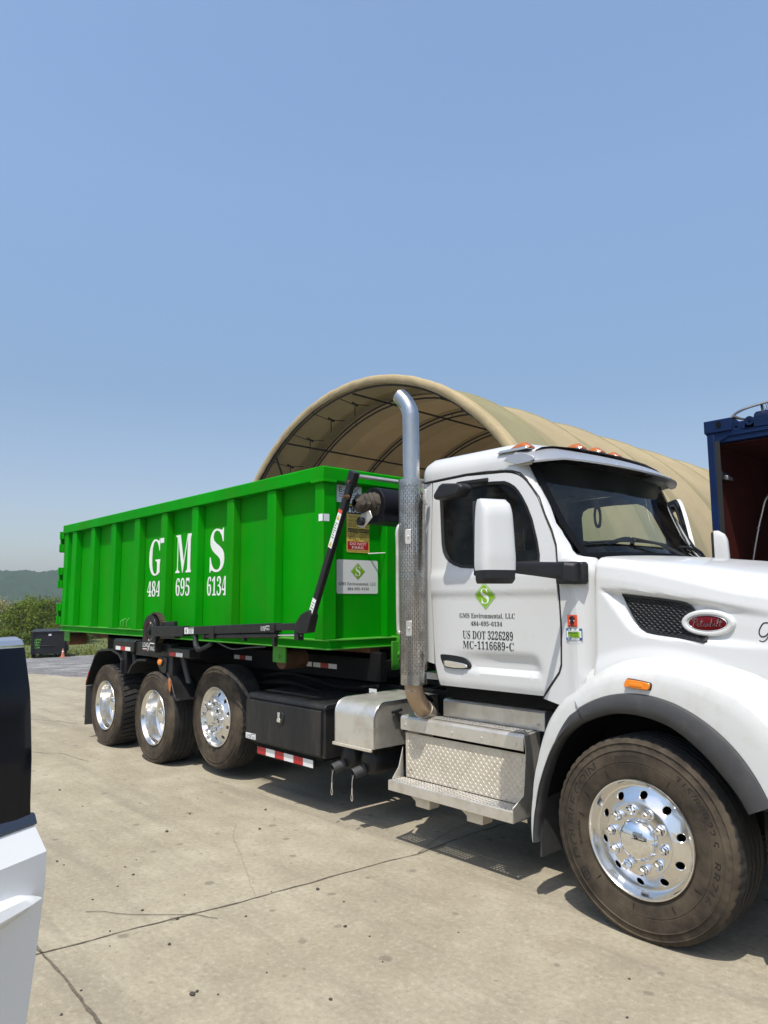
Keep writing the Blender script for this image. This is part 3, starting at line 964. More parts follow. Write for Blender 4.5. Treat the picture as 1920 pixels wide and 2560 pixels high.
groove('pavement_joint', [(-3.75, -4.6), (-3.58, -2.43), (-3.49, -1.48), (-3.35, .08), (-3.39, .74), (-3.3, 5.5)], .015, 'crack', .006, 2)
groove('pavement_joint', [(-12, -2.2), (-3.6, -2.425), (-2.7, -2.45), (4, -2.6)], .020, 'crack', .006, 5)
groove('pavement_crack', [(-3.36, .1), (-3.52, .5), (-3.66, 1.2)], .008, 'hair', .006, 8)
groove('pavement_crack', [(-4.9, -.5), (-4.59, -.72), (-4.12, -.9), (-3.96, -.99), (-3.52, -1.18)], .004, 'hair', .008, 10, .04)
groove('pavement_crack', [(-9.5, -1.0), (-8.9, -.55), (-8.2, -.5)], .012, 'hair', .02, 12)
groove('pavement_crack', [(-12.5, -.2), (-11.0, .4), (-10.4, 1.2)], .014, 'hair', .02, 13)

# pebbles and a wire lying on the concrete
def pebble_mesh(seed):
    r = random.Random(seed)
    m = MB()
    m.sphere((0, 0, .35), 1, (1, .8, .55), 9, 6)
    m.v = [tuple(c * (1 + .22 * noise.noise(V(q) * 1.3 + V((seed * 7, 0, 0)))) for c in q) for q in m.v]
    return m.mesh('pebble', MT['peb'], 50)
MT['peb'] = pmat('dark_pebble', (.06, .052, .042), .9, var=.35, vs=40)
pm = [pebble_mesh(i) for i in range(3)]
r = random.Random(21)
spots = [(-3.3, -.85, .014), (-2.68, -2.04, .016), (-2.69, -2.01, .010), (-5.08, -1.02, .016), (-3.5, -1.71, .013), (-3.75, -1.81, .010), (-3.23, -1.89, .011), (-2.76, -1.06, .012), (-2.21, -1.59, .010), (-4.35, -1.61, .011), (-3.26, -1.4, .008), (-5.07, -.1, .014), (-4.63, -.44, .013), (-5.41, -.65, .011), (-7.04, -1.2, .012), (-3.07, -2.41, .007), (-2.92, -2.55, .008), (-4.53, -1.59, .008), (-4.97, -1.9, .010), (-2.6, -1.95, .006), (-2.62, -1.67, .006)]
spots += [(r.uniform(-7, -1.2), r.uniform(-2.2, -.2), r.uniform(.004, .008)) for _ in range(30)]
for i, (x, y, s) in enumerate(spots):
    o = bpy.data.objects.new('pebble', pm[i % 3])
    COL.objects.link(o)
    o.location = (x, y, .0)
    o.scale = (s, s, s)
    o.rotation_euler = (0, 0, r.uniform(0, 6))
    tag(o, 'small dark pebble lying loose on the sunlit concrete', 'pebble', 'pebbles scattered on the concrete')
m = MB()
m.tube(catmull([(-3.95, -2.07, .006), (-3.89, -2.0, .008), (-3.76, -1.91, .006), (-3.60, -1.75, .007), (-3.47, -1.61, .006), (-3.39, -1.57, .006), (-3.34, -1.54, .006)], 8), .0015, 5)
tag(m.build('wire', 'tubing'), 'thin dark wire lying across the concrete joint', 'wire')

# ------------------------------------------------------------------ far hill with forest
def hill():
    m = MB()
    NB, NR = 330, 64
    vs = []
    for j in range(NR + 1):
        t = j / NR
        for i in range(NB + 1):
            be = radians(-108 + 72 * i / NB)
            rr = 700 + 330 * t
            x, y = .6 + rr * sin(be), -3.8 + rr * cos(be)
            top = 37 + 5 * noise.noise(V((be * 9, 0, 3))) - 5 * sm(-1.30, -1.0, be) + 6 * noise.noise(V((be * 25, 2, 0)))
            z = -4 + (top + 4) * (sm(0, .82, t) if t < .82 else 1 - .25 * (t - .82))
            q = V((x, y, 0))
            cell = noise.voronoi(q / 11.0)[0][0]
            z += (5.5 * (1 - min(1, cell * 1.35)) + 2.0 * noise.noise(q / 5) + 2.5 * noise.noise(q / 23)) * sm(0, .12, t)
            vs.append((x, y, z))
    n = NB + 1
    m.add(vs, [(j * n + i, j * n + i + 1, (j + 1) * n + i + 1, (j + 1) * n + i) for j in range(NR) for i in range(NB)])
    tag(m.build('hill', 'forest', fix=False, angle=80), kind='structure')
hill()

# ------------------------------------------------------------------ trees and bushes beyond the gravel
def tree(x, y, h, wdt, leaf, seed, name, label, nleaf=3200, group=None):
    r = random.Random(seed)
    z0 = G(x) - .05
    t = thing(name, (x, y, z0), label, 'tree' if name == 'tree' else 'bush', group)
    tr = MB()
    tops = []
    lean = r.uniform(-.2, .2)
    trunk = [(x, y, z0), (x + lean * .3, y, z0 + h * .25), (x + lean * .6, y + .1, z0 + h * .55), (x + lean, y, z0 + h * .85)]
    tr.tube(catmull(trunk, 4), [.035 * h * (1 - .8 * i / 12) for i in range(13)], 7)
    for k in range(7):
        a = r.uniform(0, 2 * pi)
        b0 = V(trunk[1]).lerp(V(trunk[3]), r.uniform(0, .7))
        e = b0 + V((cos(a) * wdt * .38, sin(a) * wdt * .38, h * r.uniform(.12, .28)))
        tr.tube([b0, b0.lerp(e, .5) + V((0, 0, -.05 * h)), e], [.014 * h, .010 * h, .004 * h], 5)
        tops.append(e)
    tr.build('trunk', 'bark', t)
    cr = MB()
    cl = []
    for k in range(34):
        a, q = r.uniform(0, 2 * pi), sqrt(r.random())
        hh = r.random() ** .8
        prof = .55 + .55 * sin(pi * min(1, hh * .85 + .12))
        cl.append((V((x + cos(a) * q * wdt * .5 * prof, y + sin(a) * q * wdt * .5 * prof, z0 + h * (.08 + .86 * hh * (1 - .35 * q)))), r.uniform(.11, .22) * wdt))
    for k in range(nleaf):
        c, rad = cl[r.randrange(len(cl))]
        d = V((r.gauss(0, 1), r.gauss(0, 1), r.gauss(0, .75)))
        d = d.normalized() * rad * r.uniform(.35, 1.12)
        p = c + d
        if p.z < z0 + .02:
            continue
        s = r.uniform(.05, .13) * (h / 4) ** .5
        nx = (d.normalized() + V((r.uniform(-.8, .8), r.uniform(-.8, .8), r.uniform(-.2, 1.0)))).normalized()
        u, w_, _ = frame_mat(nx)
        a = r.uniform(0, pi)
        uu, ww = u * cos(a) + w_ * sin(a), w_ * cos(a) - u * sin(a)
        cr.add([p - uu * s, p - ww * s * .55, p + uu * s, p + ww * s * .55], [(0, 1, 2, 3)])
    cr.build('crown', leaf, t, fix=False)
    return t
TR = [
    (-64, 10.2, 4.3, 4.8, 'leaf2', 'tree', 'dark green tree at the left edge of the row behind the black dumpster'),
    (-64, 12.6, 4.3, 3.6, 'leaf3', 'tree', 'pale flowering tree standing out among the green trees below the hill'),
    (-60, 13.4, 3.7, 4.6, 'leaf1', 'bush', 'low olive bush just left of the black dumpster'),
    (-63, 15.6, 4.5, 4.4, 'leaf1', 'tree', 'bushy olive tree rising above the black dumpster'),
    (-60, 17.4, 4.3, 3.2, 'leaf2', 'tree', 'slender deep green tree next to the rear end of the green container'),
    (-58, 16.3, 2.3, 3.6, 'leaf1', 'bush', 'low bush directly behind the black dumpster'),
    (-56, 19.6, 1.7, 2.4, 'leaf2', 'bush', 'round low bush seen under the rear end of the green container'),
    (-58, 21.2, 2.2, 3.0, 'leaf1', 'bush', 'olive bush seen under the green container between roller and rear wheel'),
    (-66, 20.5, 4.4, 4.6, 'leaf1', 'tree', 'wide olive tree half hidden behind the rear of the green container'),
    (-64, 25, 4.2, 4.4, 'leaf2', 'tree', 'deep green tree hidden behind the middle of the green container'),
    (-65, 29.5, 4.6, 5.0, 'leaf1', 'tree', 'tall olive tree hidden behind the letters on the green container'),
    (-66, 5.0, 4.2, 4.8, 'leaf1', 'tree', 'olive tree just beyond the left edge of the view'),
    (-68, .2, 4.8, 5.2, 'leaf2', 'tree', 'deep green tree well left of the black dumpster'),
    (-64, -4.5, 3.6, 5.0, 'leaf1', 'tree', 'wide olive tree far left of the black dumpster'),
    (-67, -9.5, 5.2, 5.4, 'leaf2', 'tree', 'tall deep green tree at the left end of the row'),
]
for i, a in enumerate(TR):
    tree(a[0], a[1], a[2], a[3], a[4], 40 + i, a[5], a[6], 7000 if a[5] == 'tree' else 5000, 'trees and bushes beyond the gravel')
# uncut grass along the gravel edge
gm = MB()
r = random.Random(5)
for k in range(5200):
    x, y = -43.3 - abs(r.gauss(0, 5)), r.uniform(2, 32)
    hgt = r.uniform(.05, .22) + .25 * (r.random() > .97)
    a = r.uniform(0, pi)
    dx, dy = cos(a) * .05, sin(a) * .05
    z = G(x) - .03
    gm.add([(x - dx, y - dy, z), (x + dx, y + dy, z), (x + r.uniform(-.06, .06), y + r.uniform(-.06, .06), z + hgt)], [(0, 1, 2)])
MT['blade'] = foliage('grass_blades', (.09, .12, .025), (.20, .21, .06))
tag(gm.build('grass', 'blade', fix=False), kind='stuff')

# ------------------------------------------------------------------ black container far off, traffic cone
x0, y0, z0 = 0.0, -.86, 0.0
t = thing('container', (-42.0, 9.72, G(-42) - .008), 'black roll off container with green lettering standing far off on the gravel', 'container')
m = MB()
m.box(x0 - 4.2, x0, y0, y0 + 1.72, z0 + .20, z0 + 1.36)
for k in range(7):
    m.box(x0 - 4 + k * .6, x0 - 3.9 + k * .6, y0 + 1.72, y0 + 1.8, z0 + .2, z0 + 1.3)
m.build('body', 'black', t, .01)
m = MB()
m.box(x0 - 4.25, x0 + .05, y0 - .05, y0 + 1.8, z0 + 1.36, z0 + 1.44)
m.build('top_rail', 'black', t, .01)
m = MB()
for y in (y0 + .05, y0 + 1.6):
    m.box(x0 - .05, x0 + .06, y, y + .1, z0 + .2, z0 + 1.36)
m.box(x0, x0 + .05, y0 + .5, y0 + 1.2, z0 + .62, z0 + .67)
m.each('end_post', 'black', t, .008)
m = MB()
for y in (y0 + .45, y0 + 1.15):
    m.box(x0 - 4.2, x0 + .1, y, y + .08, z0 + .08, z0 + .2)
m.each('sill', 'chassis', t)
for y in (y0 + .05, y0 + 1.45):
    for xx in (x0 - .15, x0 - 3.9):
        m = MB()
        m.cyl((xx, y, z0 + .1), (xx, y + .2, z0 + .1), .1)
        m.build('roller', 'chassis', t)
d = Decal(lambda u, v_, h: (x0 + .004 + h * .002, y0 + u, z0 + v_), ['lime_b', 'signwhite'])
MT['lime_b'] = pmat('bright_green_vinyl', (.16, .50, .06), .5)
for i, s in enumerate(('GMS', '484-', '695-', '6134')):
    d.text(s, .14 - .02 * i, .50 - .02 * i, .93 - .14 * i, 1.03 - .14 * i, 1, 'lime_b', serif=False)
d.rect(.86, 1.0, 1.19, 1.29, 1, 'signwhite')
d.build('lettering', t)
for o_ in [t] + list(t.children_recursive):
    if o_ is not t:
        o_.location = (0, 0, 0)
t.rotation_euler = (0, 0, radians(-20.5))
t.scale = (1.0, 1.0, 1.0)
t = thing('traffic_cone', (-40.6, 10.05, G(-40.6)), 'faded orange traffic cone standing in front of the far black container', 'traffic cone')
cz = G(-40.6) - .006
m = MB()
m.box(-40.74, -40.46, 9.91, 10.19, cz, cz + .03)
m.build('base', 'cone', t, .01)
m = MB()
m.cyl((-40.6, 10.05, cz + .03), (-40.6, 10.05, cz + .47), .10, .02, 20)
m.build('cone', 'cone', t)
m = MB()
m.cyl((-40.6, 10.05, cz + .29), (-40.6, 10.05, cz + .35), .055, .042, 20, caps=False)
m.v = [(-40.6 + (q[0] + 40.6) * 1.04, 10.05 + (q[1] - 10.05) * 1.04, q[2]) for q in m.v]
m.build('collar', 'wtape', t)

# ------------------------------------------------------------------ fabric arch shelter
TA = radians(-3.7)
AX, PX = V((sin(TA), cos(TA), 0)), V((1, 0, 0))
TO = V((-16.12, 10.0, .88))
TR_ = 7.56
FR = [0, 2.05, 4.75] + [4.75 + 3.1 * i for i in range(1, 11)]
def tp(ang, rad, s):
    """ang in degrees (0 = towards the truck's nose side), s metres along the shelter"""
    a = radians(ang)
    return TO + PX * cos(a) * rad + V((0, 0, 1)) * sin(a) * rad + AX * s
def arch(rad, s, n=60):
    P = [tp(0, rad, s) - V((0, 0, 2.2))]
    P += [tp(-4 + 188 * i / n, rad, s) for i in range(n + 1)]
    P.append(tp(180, rad, s) - V((0, 0, 2.2)))
    return P
t = thing('fabric_shelter', (-16.12, 10, 0), 'big tan fabric arch shelter behind the truck, open at its near end', 'shelter')
NF = len(FR) - 1
TL = FR[-1]
m = MB()
rings = []
for k in range(NF):
    for j in range(8):
        f = j / 8
        L_ = FR[k + 1] - FR[k]
        sag = .15 * 4 * f * (1 - f) * (L_ / 3.1) ** 2
        rings.append(arch(TR_ - sag + .02, FR[k] + f * L_))
rings.append(arch(TR_, TL))
m.loft(rings)
n = len(rings[0]) - 1
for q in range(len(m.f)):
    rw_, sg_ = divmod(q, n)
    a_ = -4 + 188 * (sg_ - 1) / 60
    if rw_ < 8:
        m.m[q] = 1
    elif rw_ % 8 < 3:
        m.m[q] = 2  # shade painted into the strip just past each frame
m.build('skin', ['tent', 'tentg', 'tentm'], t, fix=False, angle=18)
for k in range(1, NF):
    m = MB()
    m.tube(arch(TR_ + .02, FR[k], 60), .022, 5)
    m.build('seam', 'tentg', t, fix=False)
m = MB()
rings = []
rr_ = random.Random(4)
A1 = [-10 + 200 * i / 150 for i in range(151)]
for a in A1:
    w1 = noise.noise(V((a * .35, 0, 0))) * .022
    w2 = noise.noise(V((a * .9, 5, 0))) * .018
    fr = noise.noise(V((a * 3.3, 9, 0))) * .02
    prof = [(TR_ + .03, .30), (TR_ + .045 + w1, .08), (TR_ + .035 + w1, -.03), (TR_ - .01 + w2, -.075 + w2), (TR_ - .09 + w1, -.08 - w1 + w2), (TR_ - .16 + w2, -.065 + w1), (TR_ - .21 + fr, -.03), (TR_ - .21 + fr, .0), (TR_ - .12, .06)]
    rings.append([tp(a, q[0], q[1]) for q in prof])
m.loft(rings)
m.build('edge_band', 'tentband', t, fix=False, angle=50)
for k in range(NF + 1):
    m = MB()
    s0 = FR[k] + (.12 if k == 0 else 0)
    for ds, dr in ((.0, .10), (.0, .24)):
        m.tube(arch(TR_ - dr, s0 + ds, 60), .030, 6)
    for i in range(11):
        a0 = 4 + 17.2 * i
        m.tube([tp(a0, TR_ - .10, s0), tp(a0, TR_ - .24, s0)], .014, 5, caps=False)
    m.build('arch_truss', 'tubing', t)
for a in (31, 61, 91, 120, 149):
    m = MB()
    m.cyl(tp(a, TR_ - .30, .1), tp(a, TR_ - .30, TL), .032, n=8)
    m.build('purlin', 'tubing', t)
for a, b in ((126, 143), (54, 37)):
    m = MB()
    m.cyl(tp(a, TR_ - .26, .1), tp(b, TR_ - .26, FR[1]), .04, n=8)
    m.build('brace', 'tubing', t)
m = MB()
m.loft([arch(TR_ - .19, 1.45), arch(TR_ - .17, 1.80)])
m.build('seam_strip', 'tentg', t, fix=False)
for a in (97, 107, 117, 128, 141, 155):
    m = MB()
    m.tube([tp(a, TR_ - .2, .1), tp(a + .5, TR_ - .26, .8), tp(a, TR_ - .2, 1.5)], .014, 5)
    m.tube([tp(a, TR_ - .24, .75), tp(a + .6, TR_ - .27, 1.05)], .035, 5)
    m.tube([tp(a + .3, TR_ - .25, .9), tp(a + .3, TR_ - .25, .9) - V((0, 0, .4))], .018, 5)
    m.build('tensioner', 'tubing', t)
m = MB()
m.cyl(tp(22, TR_ - .3, .4), tp(22, TR_ - .3, .4) - V((0, 0, 3)), .012, n=6)
m.build('rope', 'canvas', t)
m = MB()
a_ = arch(TR_ - .02, TL - .02)
m.add(a_, [list(range(len(a_)))])
m.build('end_wall', 'tent', t, fix=False)

# ================================================================== white truck
TRUCK = thing('truck', (-5.0, 1.2, 0), 'white roll off truck with chrome exhaust stack, carrying the green container', 'truck')
YC = 1.2
def mir(m):
    o = MB()
    o.v = [(x, 2 * YC - y, z) for x, y, z in m.v]
    o.f = [list(reversed(f)) for f in m.f]
    o.m = list(m.m)
    return o
def both(m):
    q = mir(m)
    b = len(m.v)
    m.v += q.v
    m.f += [[i + b for i in f] for f in q.f]
    m.m += q.m
    return m

# ---------------------------------------------------------------- wheels
def tyre_mesh(R, wd, kind):
    k = R / .538
    out = [(.300, -.034), (.308, -.014), (.328, -.006), (.37, .0), (.395, .003), (.398, .0), (.402, .003), (.44, .002), (.462, .0), (.466, .005), (.471, .0), (.488, -.002), (.500, -.004), (.504, .001), (.509, -.005), (.522, -.010), (.532, -.020), (.5365, -.040)]
    out = [(r if r < .34 else .34 + (r - .34) * (R - .34) / (.538 - .34), h) for r, h in out]
    m = MB()
    N = 216
    tre = []
    if kind == 'lug':
        tre = [(R - .022, -.06), (R - .022, -wd + .06)]
        out[-1] = (R - .006, -.045)
        out[-2] = (R - .008, -.036)
    else:
        ng = 4 if kind == 'rib' else 5
        a, b = .056, wd - .056
        for i in range(ng):
            c = a + (b - a) * (i + .5) / ng + (0.0)
            tre += [(R + .001, -c + .0075), (R - .012, -c + .0045), (R - .012, -c - .0045), (R + .001, -c - .0075)]
    inn = [(r, -wd - h) for r, h in reversed(out)]
    prof = out + tre + inn
    no, nt = len(out), len(tre)
    vs = []
    flat = -(R - .012)
    for j, (r, h) in enumerate(prof):
        for i in range(N):
            a = 2 * pi * i / N
            rr, hh = r, h
            if no <= j < no + nt and kind != 'lug':
                hh += .0045 * (abs((i % 6) - 3) - 1.5) / 1.5
            if kind == 'rib' and j in (no - 2, no - 1) and i % 4 == 0:
                rr -= .007
            if kind == 'rib' and j in (no - 7, no - 6) and i % 4 < 2:
                hh -= .0025
            if kind == 'wide' and j in (no - 7, no - 6) and i % 6 < 3:
                hh -= .003
            z = rr * sin(a)
            bulge = 0
            if z < flat:
                z = flat
            vs.append((rr * cos(a), -hh, z))
    M_ = len(prof)
    fs = [(j * N + i, j * N + (i + 1) % N, (j + 1) * N + (i + 1) % N, (j + 1) * N + i) for j in range(M_ - 1) for i in range(N)]
    m.add(vs, fs)
    m.m = [1 if no - 2 <= j < no + nt + 1 else 0 for j in range(M_ - 1) for i in range(N)]
    if kind == 'lug':
        m.k = 1
        nb = 46
        for i in range(nb):
            a0 = 2 * pi * i / nb
            for (h0, h1, sk0, sk1) in ((.020, .19, .0, .5), (wd - .19, wd - .020, .5, .0), (.20, wd - .20, .5, .5)):
                pts = []
                for hh, sk in ((h0, sk0), (h1, sk1)):
                    for da in (.10, .86):
                        for r_ in (R - .026, R + .001 if .03 < hh < wd - .03 else R - .006):
                            a = a0 + (da + sk) * 2 * pi / nb
                            z = max(flat, r_ * sin(a))
                            pts.append((r_ * cos(a), hh, z))
                # order: (h0,da0,in),(h0,da0,out),(h0,da1,in),(h0,da1,out),...
                m.add(pts, [(0, 1, 3, 2), (4, 6, 7, 5), (1, 5, 7, 3), (0, 4, 5, 1), (2, 3, 7, 6)])
    return m.mesh('tyre', [MT['rubber'], MT['tread']], 38)

def hz(r):
    return interp([(.08, .002), (.186, .0), (.192, -.004), (.21, -.016), (.25, -.040), (.268, -.046)], r)

def rim_disc_mesh():
    m = MB()
    m.lathe([(.300, -.05), (.310, -.012), (.3135, -.001), (.310, .005), (.304, .0055), (.298, -.001), (.293, -.016), (.284, -.033), (.276, -.043), (.268, -.046)], (0, 0, 0), n=160)
    r1, r2, rc, rh, ns, q = .192, .268, .231, .0205, 10, 4
    for s_ in range(ns):
        th0 = 2 * pi * (s_ + .35) / ns
        dth = pi / ns
        per = []
        for i in range(2 * q):
            per.append((r2, -dth + dth * i / q))
        for i in range(2 * q):
            per.append((r2 - (r2 - r1) * i / (2 * q), dth))
        for i in range(2 * q):
            per.append((r1, dth - dth * i / q))
        for i in range(2 * q):
            per.append((r1 + (r2 - r1) * i / (2 * q), -dth))
        n = len(per)
        vs = []
        def P(r, a, dz=0):
            return (r * cos(th0 + a), -(hz(r) + dz), r * sin(th0 + a))
        for r, a in per:
            vs.append(P(r, a))
        for kk, dz in ((1.16, .0), (1.0, -.003), (.98, -.035)):
            for r, a in per:
                f = atan2(a * rc, r - rc)
                rr, aa = rc + rh * kk * cos(f), rh * kk * sin(f) / rc
                vs.append(P(rr, aa, dz))
        fs = []
        for L in range(3):
            for i in range(n):
                j = (i + 1) % n
                fs.append((L * n + i, L * n + j, (L + 1) * n + j, (L + 1) * n + i))
        m.add(vs, fs)
    m.lathe([(.192, hz(.192)), (.189, .0005), (.186, .0015), (.11, .002), (.095, .002)], (0, 0, 0), n=160)
    return m.mesh('wheel', MT['polish'], 30)

def rim_deep_mesh():
    m = MB()
    m.lathe([(.300, -.05), (.310, -.012), (.3135, -.001), (.310, .005), (.304, .0055), (.298, -.002), (.290, -.02), (.284, -.028), (.280, -.04), (.277, -.14), (.272, -.165), (.258, -.178), (.225, -.183), (.14, -.186), (.125, -.180), (.11, -.180)], (0, 0, 0), n=128)
    return m.mesh('wheel', MT['polish'], 34)

def back_mesh(dep):
    m = MB()
    m.lathe([(0, dep), (.29, dep), (.30, dep + .03)], (0, 0, 0), n=40)
    return m.mesh('brake_drum', MT['chassis'])

def nut_mesh(ln):
    m = MB()
    m.lathe([(.029, .001), (.029, .011), (.0245, .015)], (0, 0, 0), n=18)
    m.lathe([(.0245, .014), (.0235, ln * .55), (.0205, ln * .82), (.0145, ln * .94), (0, ln)], (0, 0, 0), n=6)
    return m.mesh('lug_nut', MT['chrome'], 25)

def cap_mesh(kind):
    m = MB()
    if kind == 'front':
        m.lathe([(.111, .001), (.110, .014), (.104, .028), (.091, .043), (.072, .055), (.047, .063), (.02, .067), (0, .068)], (0, 0, 0), n=64)
    elif kind == 'lift':
        m.lathe([(.125, .001), (.12, .012), (.108, .018), (.078, .02), (.076, .062), (.07, .072), (.0, .074)], (0, 0, 0), n=48)
    else:
        m.lathe([(.125, -.182), (.12, -.16), (.112, -.15), (.092, -.148), (.09, -.095), (.084, -.085), (.05, -.078), (0, -.076)], (0, 0, 0), n=48)
    return m.mesh('hub_cap', MT['alu2' if kind == 'lift' else 'chrome'], 30)

def ring_text(s, r0, r1, th0, th1, serif=False, shear=.12):
    """raised lettering on a sidewall, clockwise seen from outside, baseline towards the hub"""
    vs, fs, wd = text_geo(s, serif)
    m = MB()
    P = []
    for lev in (0, 1):
        for p in vs:
            a = th0 + (th1 - th0) * (p.x + shear * p.y) / wd
            r = r0 + (r1 - r0) * p.y
            P.append((r * cos(a), -.0005 - .0022 * lev, r * sin(a)))
    n = len(vs)
    cnt = {}
    for f in fs:
        for i in range(len(f)):
            e = (f[i], f[(i + 1) % len(f)])
            cnt[e] = 1
    F = [[i + n for i in f] for f in fs]
    for (a, b) in cnt:
        if (b, a) not in cnt:
            F.append([a, b, b + n, a + n])
    m.add(P, F)
    return m

def make_wheel(kind):
    R, wd = {'front': (.538, .315), 'lift': (.538, .30), 'rear': (.52, .385), 'lug': (.52, .385)}[kind]
    deep = kind in ('rear', 'lug')
    rm_ = rim_deep_mesh() if deep else rim_disc_mesh()
    if kind == 'lift':
        rm_.materials[0] = MT['alu2']
    w_ = bpy.data.objects.new('wheel', rm_)
    COL.objects.link(w_)
    w_.parent = TRUCK
    parts = [('tyre', tyre_mesh(R, wd, {'front': 'rib', 'lift': 'rib', 'rear': 'wide', 'lug': 'lug'}[kind]), 0), ('hub_cap', cap_mesh(kind), 0), ('brake_drum', back_mesh(-.10 if not deep else -.20), 0)]
    for nme, me, _ in parts:
        o = bpy.data.objects.new(nme, me)
        COL.objects.link(o)
        o.parent = w_
    if not deep:
        nm = nut_mesh(.058 if kind == 'front' else .085)
        for i in range(10):
            a = 2 * pi * (i + .82) / 10
            o = bpy.data.objects.new('lug_nut', nm)
            COL.objects.link(o)
            o.parent = w_
            o.location = (.155 * cos(a), 0, .155 * sin(a))
            o.rotation_euler = (0, random.uniform(0, 1), 0)
    if kind == 'front':
        D_ = radians
        for s, a0, a1, r0, r1 in (('DOUBLE COIN', 206, 127, .405, .452), ('315/80R22.5', 58, 8, .405, .445), ('RR716', -2, -32, .405, .445), ('TUBELESS', 108, 88, .425, .438), ('REGROOVABLE', 110, 86, .404, .417), ('RADIAL', 196, 176, .372, .384)):
            q = ring_text(s, r0, r1, D_(a0), D_(a1))
            q.build('lettering', 'tletter', w_, fix=False).location = (0, 0, 0)
        m = MB()
        for a in (216, 219):
            c = (.428 * cos(D_(a)), -.001, .428 * sin(D_(a)))
            m.lathe([(.026, 0), (.026, .002), (.020, .002), (.020, 0)], c, n=24)
        for a in (120, 60, 150, 170, 225, 262, 300, 330):
            for r0, r1 in ((.345, .385),):
                ca, sa = cos(D_(a)), sin(D_(a))
                m.bar((r0 * ca, -.002, r0 * sa), (r1 * ca, -.0015, r1 * sa), .003, .0025, (0, 1, 0))
        for o_ in m.each('emboss', 'tletter', w_):
            o_.location = (0, 0, 0)
    return w_
LX, LY = -6.53, .20
WP = {'front': (-1.533, 0.0, .526), 'lift': (LX, LY, .61), 'rear': (-7.614, 0.0, .508), 'lug': (-9.034, 0.0, .508)}
for kind, (x, y, z) in WP.items():
    o = make_wheel(kind)
    o.location = V((x, y, z)) - wloc(TRUCK)
    c = copy_tree(o, TRUCK)
    c.rotation_euler = (0, 0, pi)
    c.location = V((x, 2 * YC - y, z)) - wloc(TRUCK)

# ---------------------------------------------------------------- frame and underbody
m = MB()
for y in (.79, 1.53):
    m.box(-9.9, -.55, y, y + .08, .80, 1.06)
for x in (-9.8, -8.3, -7.0, -5.9, -4.4, -3.6, -2.4, -1.0):
    m.box(x - .05, x + .05, .87, 1.53, .84, 1.0)
m.build('frame', 'chassis', TRUCK, .006)
m = MB()
for y in (.62, 1.70):
    m.box(-10.6, -4.35, y, y + .08, 1.10, 1.36)
for x in (-10.4, -8.9, -7.6, -6.2, -4.9, -4.5):
    m.box(x - .05, x + .05, .70, 1.70, 1.12, 1.28)
m.build('hoist_rails', 'chassis', TRUCK, .006)
m = MB()
m.cyl((-9.034, .1, .508), (-9.034, 2.3, .508), .09)
m.cyl((-7.614, .1, .508), (-7.614, 2.3, .508), .09)
m.cyl((LX, LY + .2, .61), (LX, 2.2 - LY, .61), .07)
m.cyl((-1.533, .2, .5), (-1.533, 2.2, .5), .06)
for x in (-9.034, -7.614):
    m.sphere((x, 1.2, .508), .23, (1, 1.1, 1))
    for y in (.62, 1.72):
        m.tube([(x - .6, y, .56), (x, y, .62), (x + .6, y, .56)], .035, 6)
m.each('axle', 'chassis', TRUCK)
m = MB()
m.box(-2.95, -.6, .72, 1.68, .62, 1.35)
m.box(-3.2, -2.5, .5, 1.9, .8, 1.12)
m.cyl((-4.3, 1.2, .75), (-2.4, 1.2, .85), .09)
m.cyl((-7.4, 1.2, .62), (-4.3, 1.2, .75), .06)
m.build('drivetrain', 'chassis', TRUCK, .03)
m = MB()
for (y, z, r_) in ((.5, 1.0, .02), (.55, 1.08, .015), (.6, .92, .018)):
    m.tube(catmull([(-4.3, y, z), (-4.9, y + .05, z - .06), (-5.6, y, z + .02), (-6.3, y + .1, z - .05)], 6), r_, 7)
m.tube(catmull([(-4.0, .62, 1.25), (-3.8, .5, 1.12), (-3.7, .62, 1.0)], 6), .022, 7)
m.tube(catmull([(-4.1, .72, 1.3), (-3.9, .6, 1.2), (-3.65, .7, 1.12)], 6), .018, 7)
m.each('hose', 'chassis', TRUCK)
d = Decal(lambda u, v_, h: (u, .617 - h * .001, v_), ['red', 'wtape'])
for x in (-6.87, -5.75, -5.35):
    d.rect(x, x + .12, 1.18, 1.225, 1, 'wtape')
    d.rect(x + .12, x + .25, 1.18, 1.225, 1, 'red')
    d.rect(x + .25, x + .38, 1.18, 1.225, 1, 'wtape')
d.build('reflective_tape', TRUCK, split=True)
m = MB()
m.box(-4.36, -4.34, .46, .60, .955, 1.03)
d = Decal(lambda u, v_, h: (u, .50 - h * .001, v_), ['wtape'])
d.rect(-4.36, -4.26, 1.0, 1.06, 1, 'wtape')
d.build('placard', TRUCK)

# ---------------------------------------------------------------- cab
def Yc(z):
    return .19 + max(0, z - 2.0) * .09
DOOR = [(-3.310, 2.739), (-3.246, 1.355), (-3.203, 1.197), (-2.279, 1.199), (-2.146, 1.365), (-2.130, 1.411), (-2.121, 1.634), (-2.130, 1.883), (-2.141, 2.071), (-2.153, 2.171), (-2.195, 2.274), (-2.248, 2.385), (-2.303, 2.498), (-2.350, 2.570), (-2.402, 2.633), (-2.440, 2.667), (-2.481, 2.693), (-2.535, 2.714), (-2.594, 2.724), (-2.954, 2.747)]
WIN = [(-3.224, 2.650), (-3.176, 2.252), (-3.160, 2.19), (-3.130, 2.144), (-3.09, 2.108), (-3.043, 2.084), (-2.97, 2.062), (-2.868, 2.054), (-2.276, 2.066), (-2.275, 2.12), (-2.295, 2.214), (-2.341, 2.363), (-2.385, 2.455), (-2.431, 2.530), (-2.465, 2.575), (-2.500, 2.610), (-2.545, 2.638), (-2.591, 2.657), (-2.70, 2.668), (-2.863, 2.672), (-3.19, 2.668)]
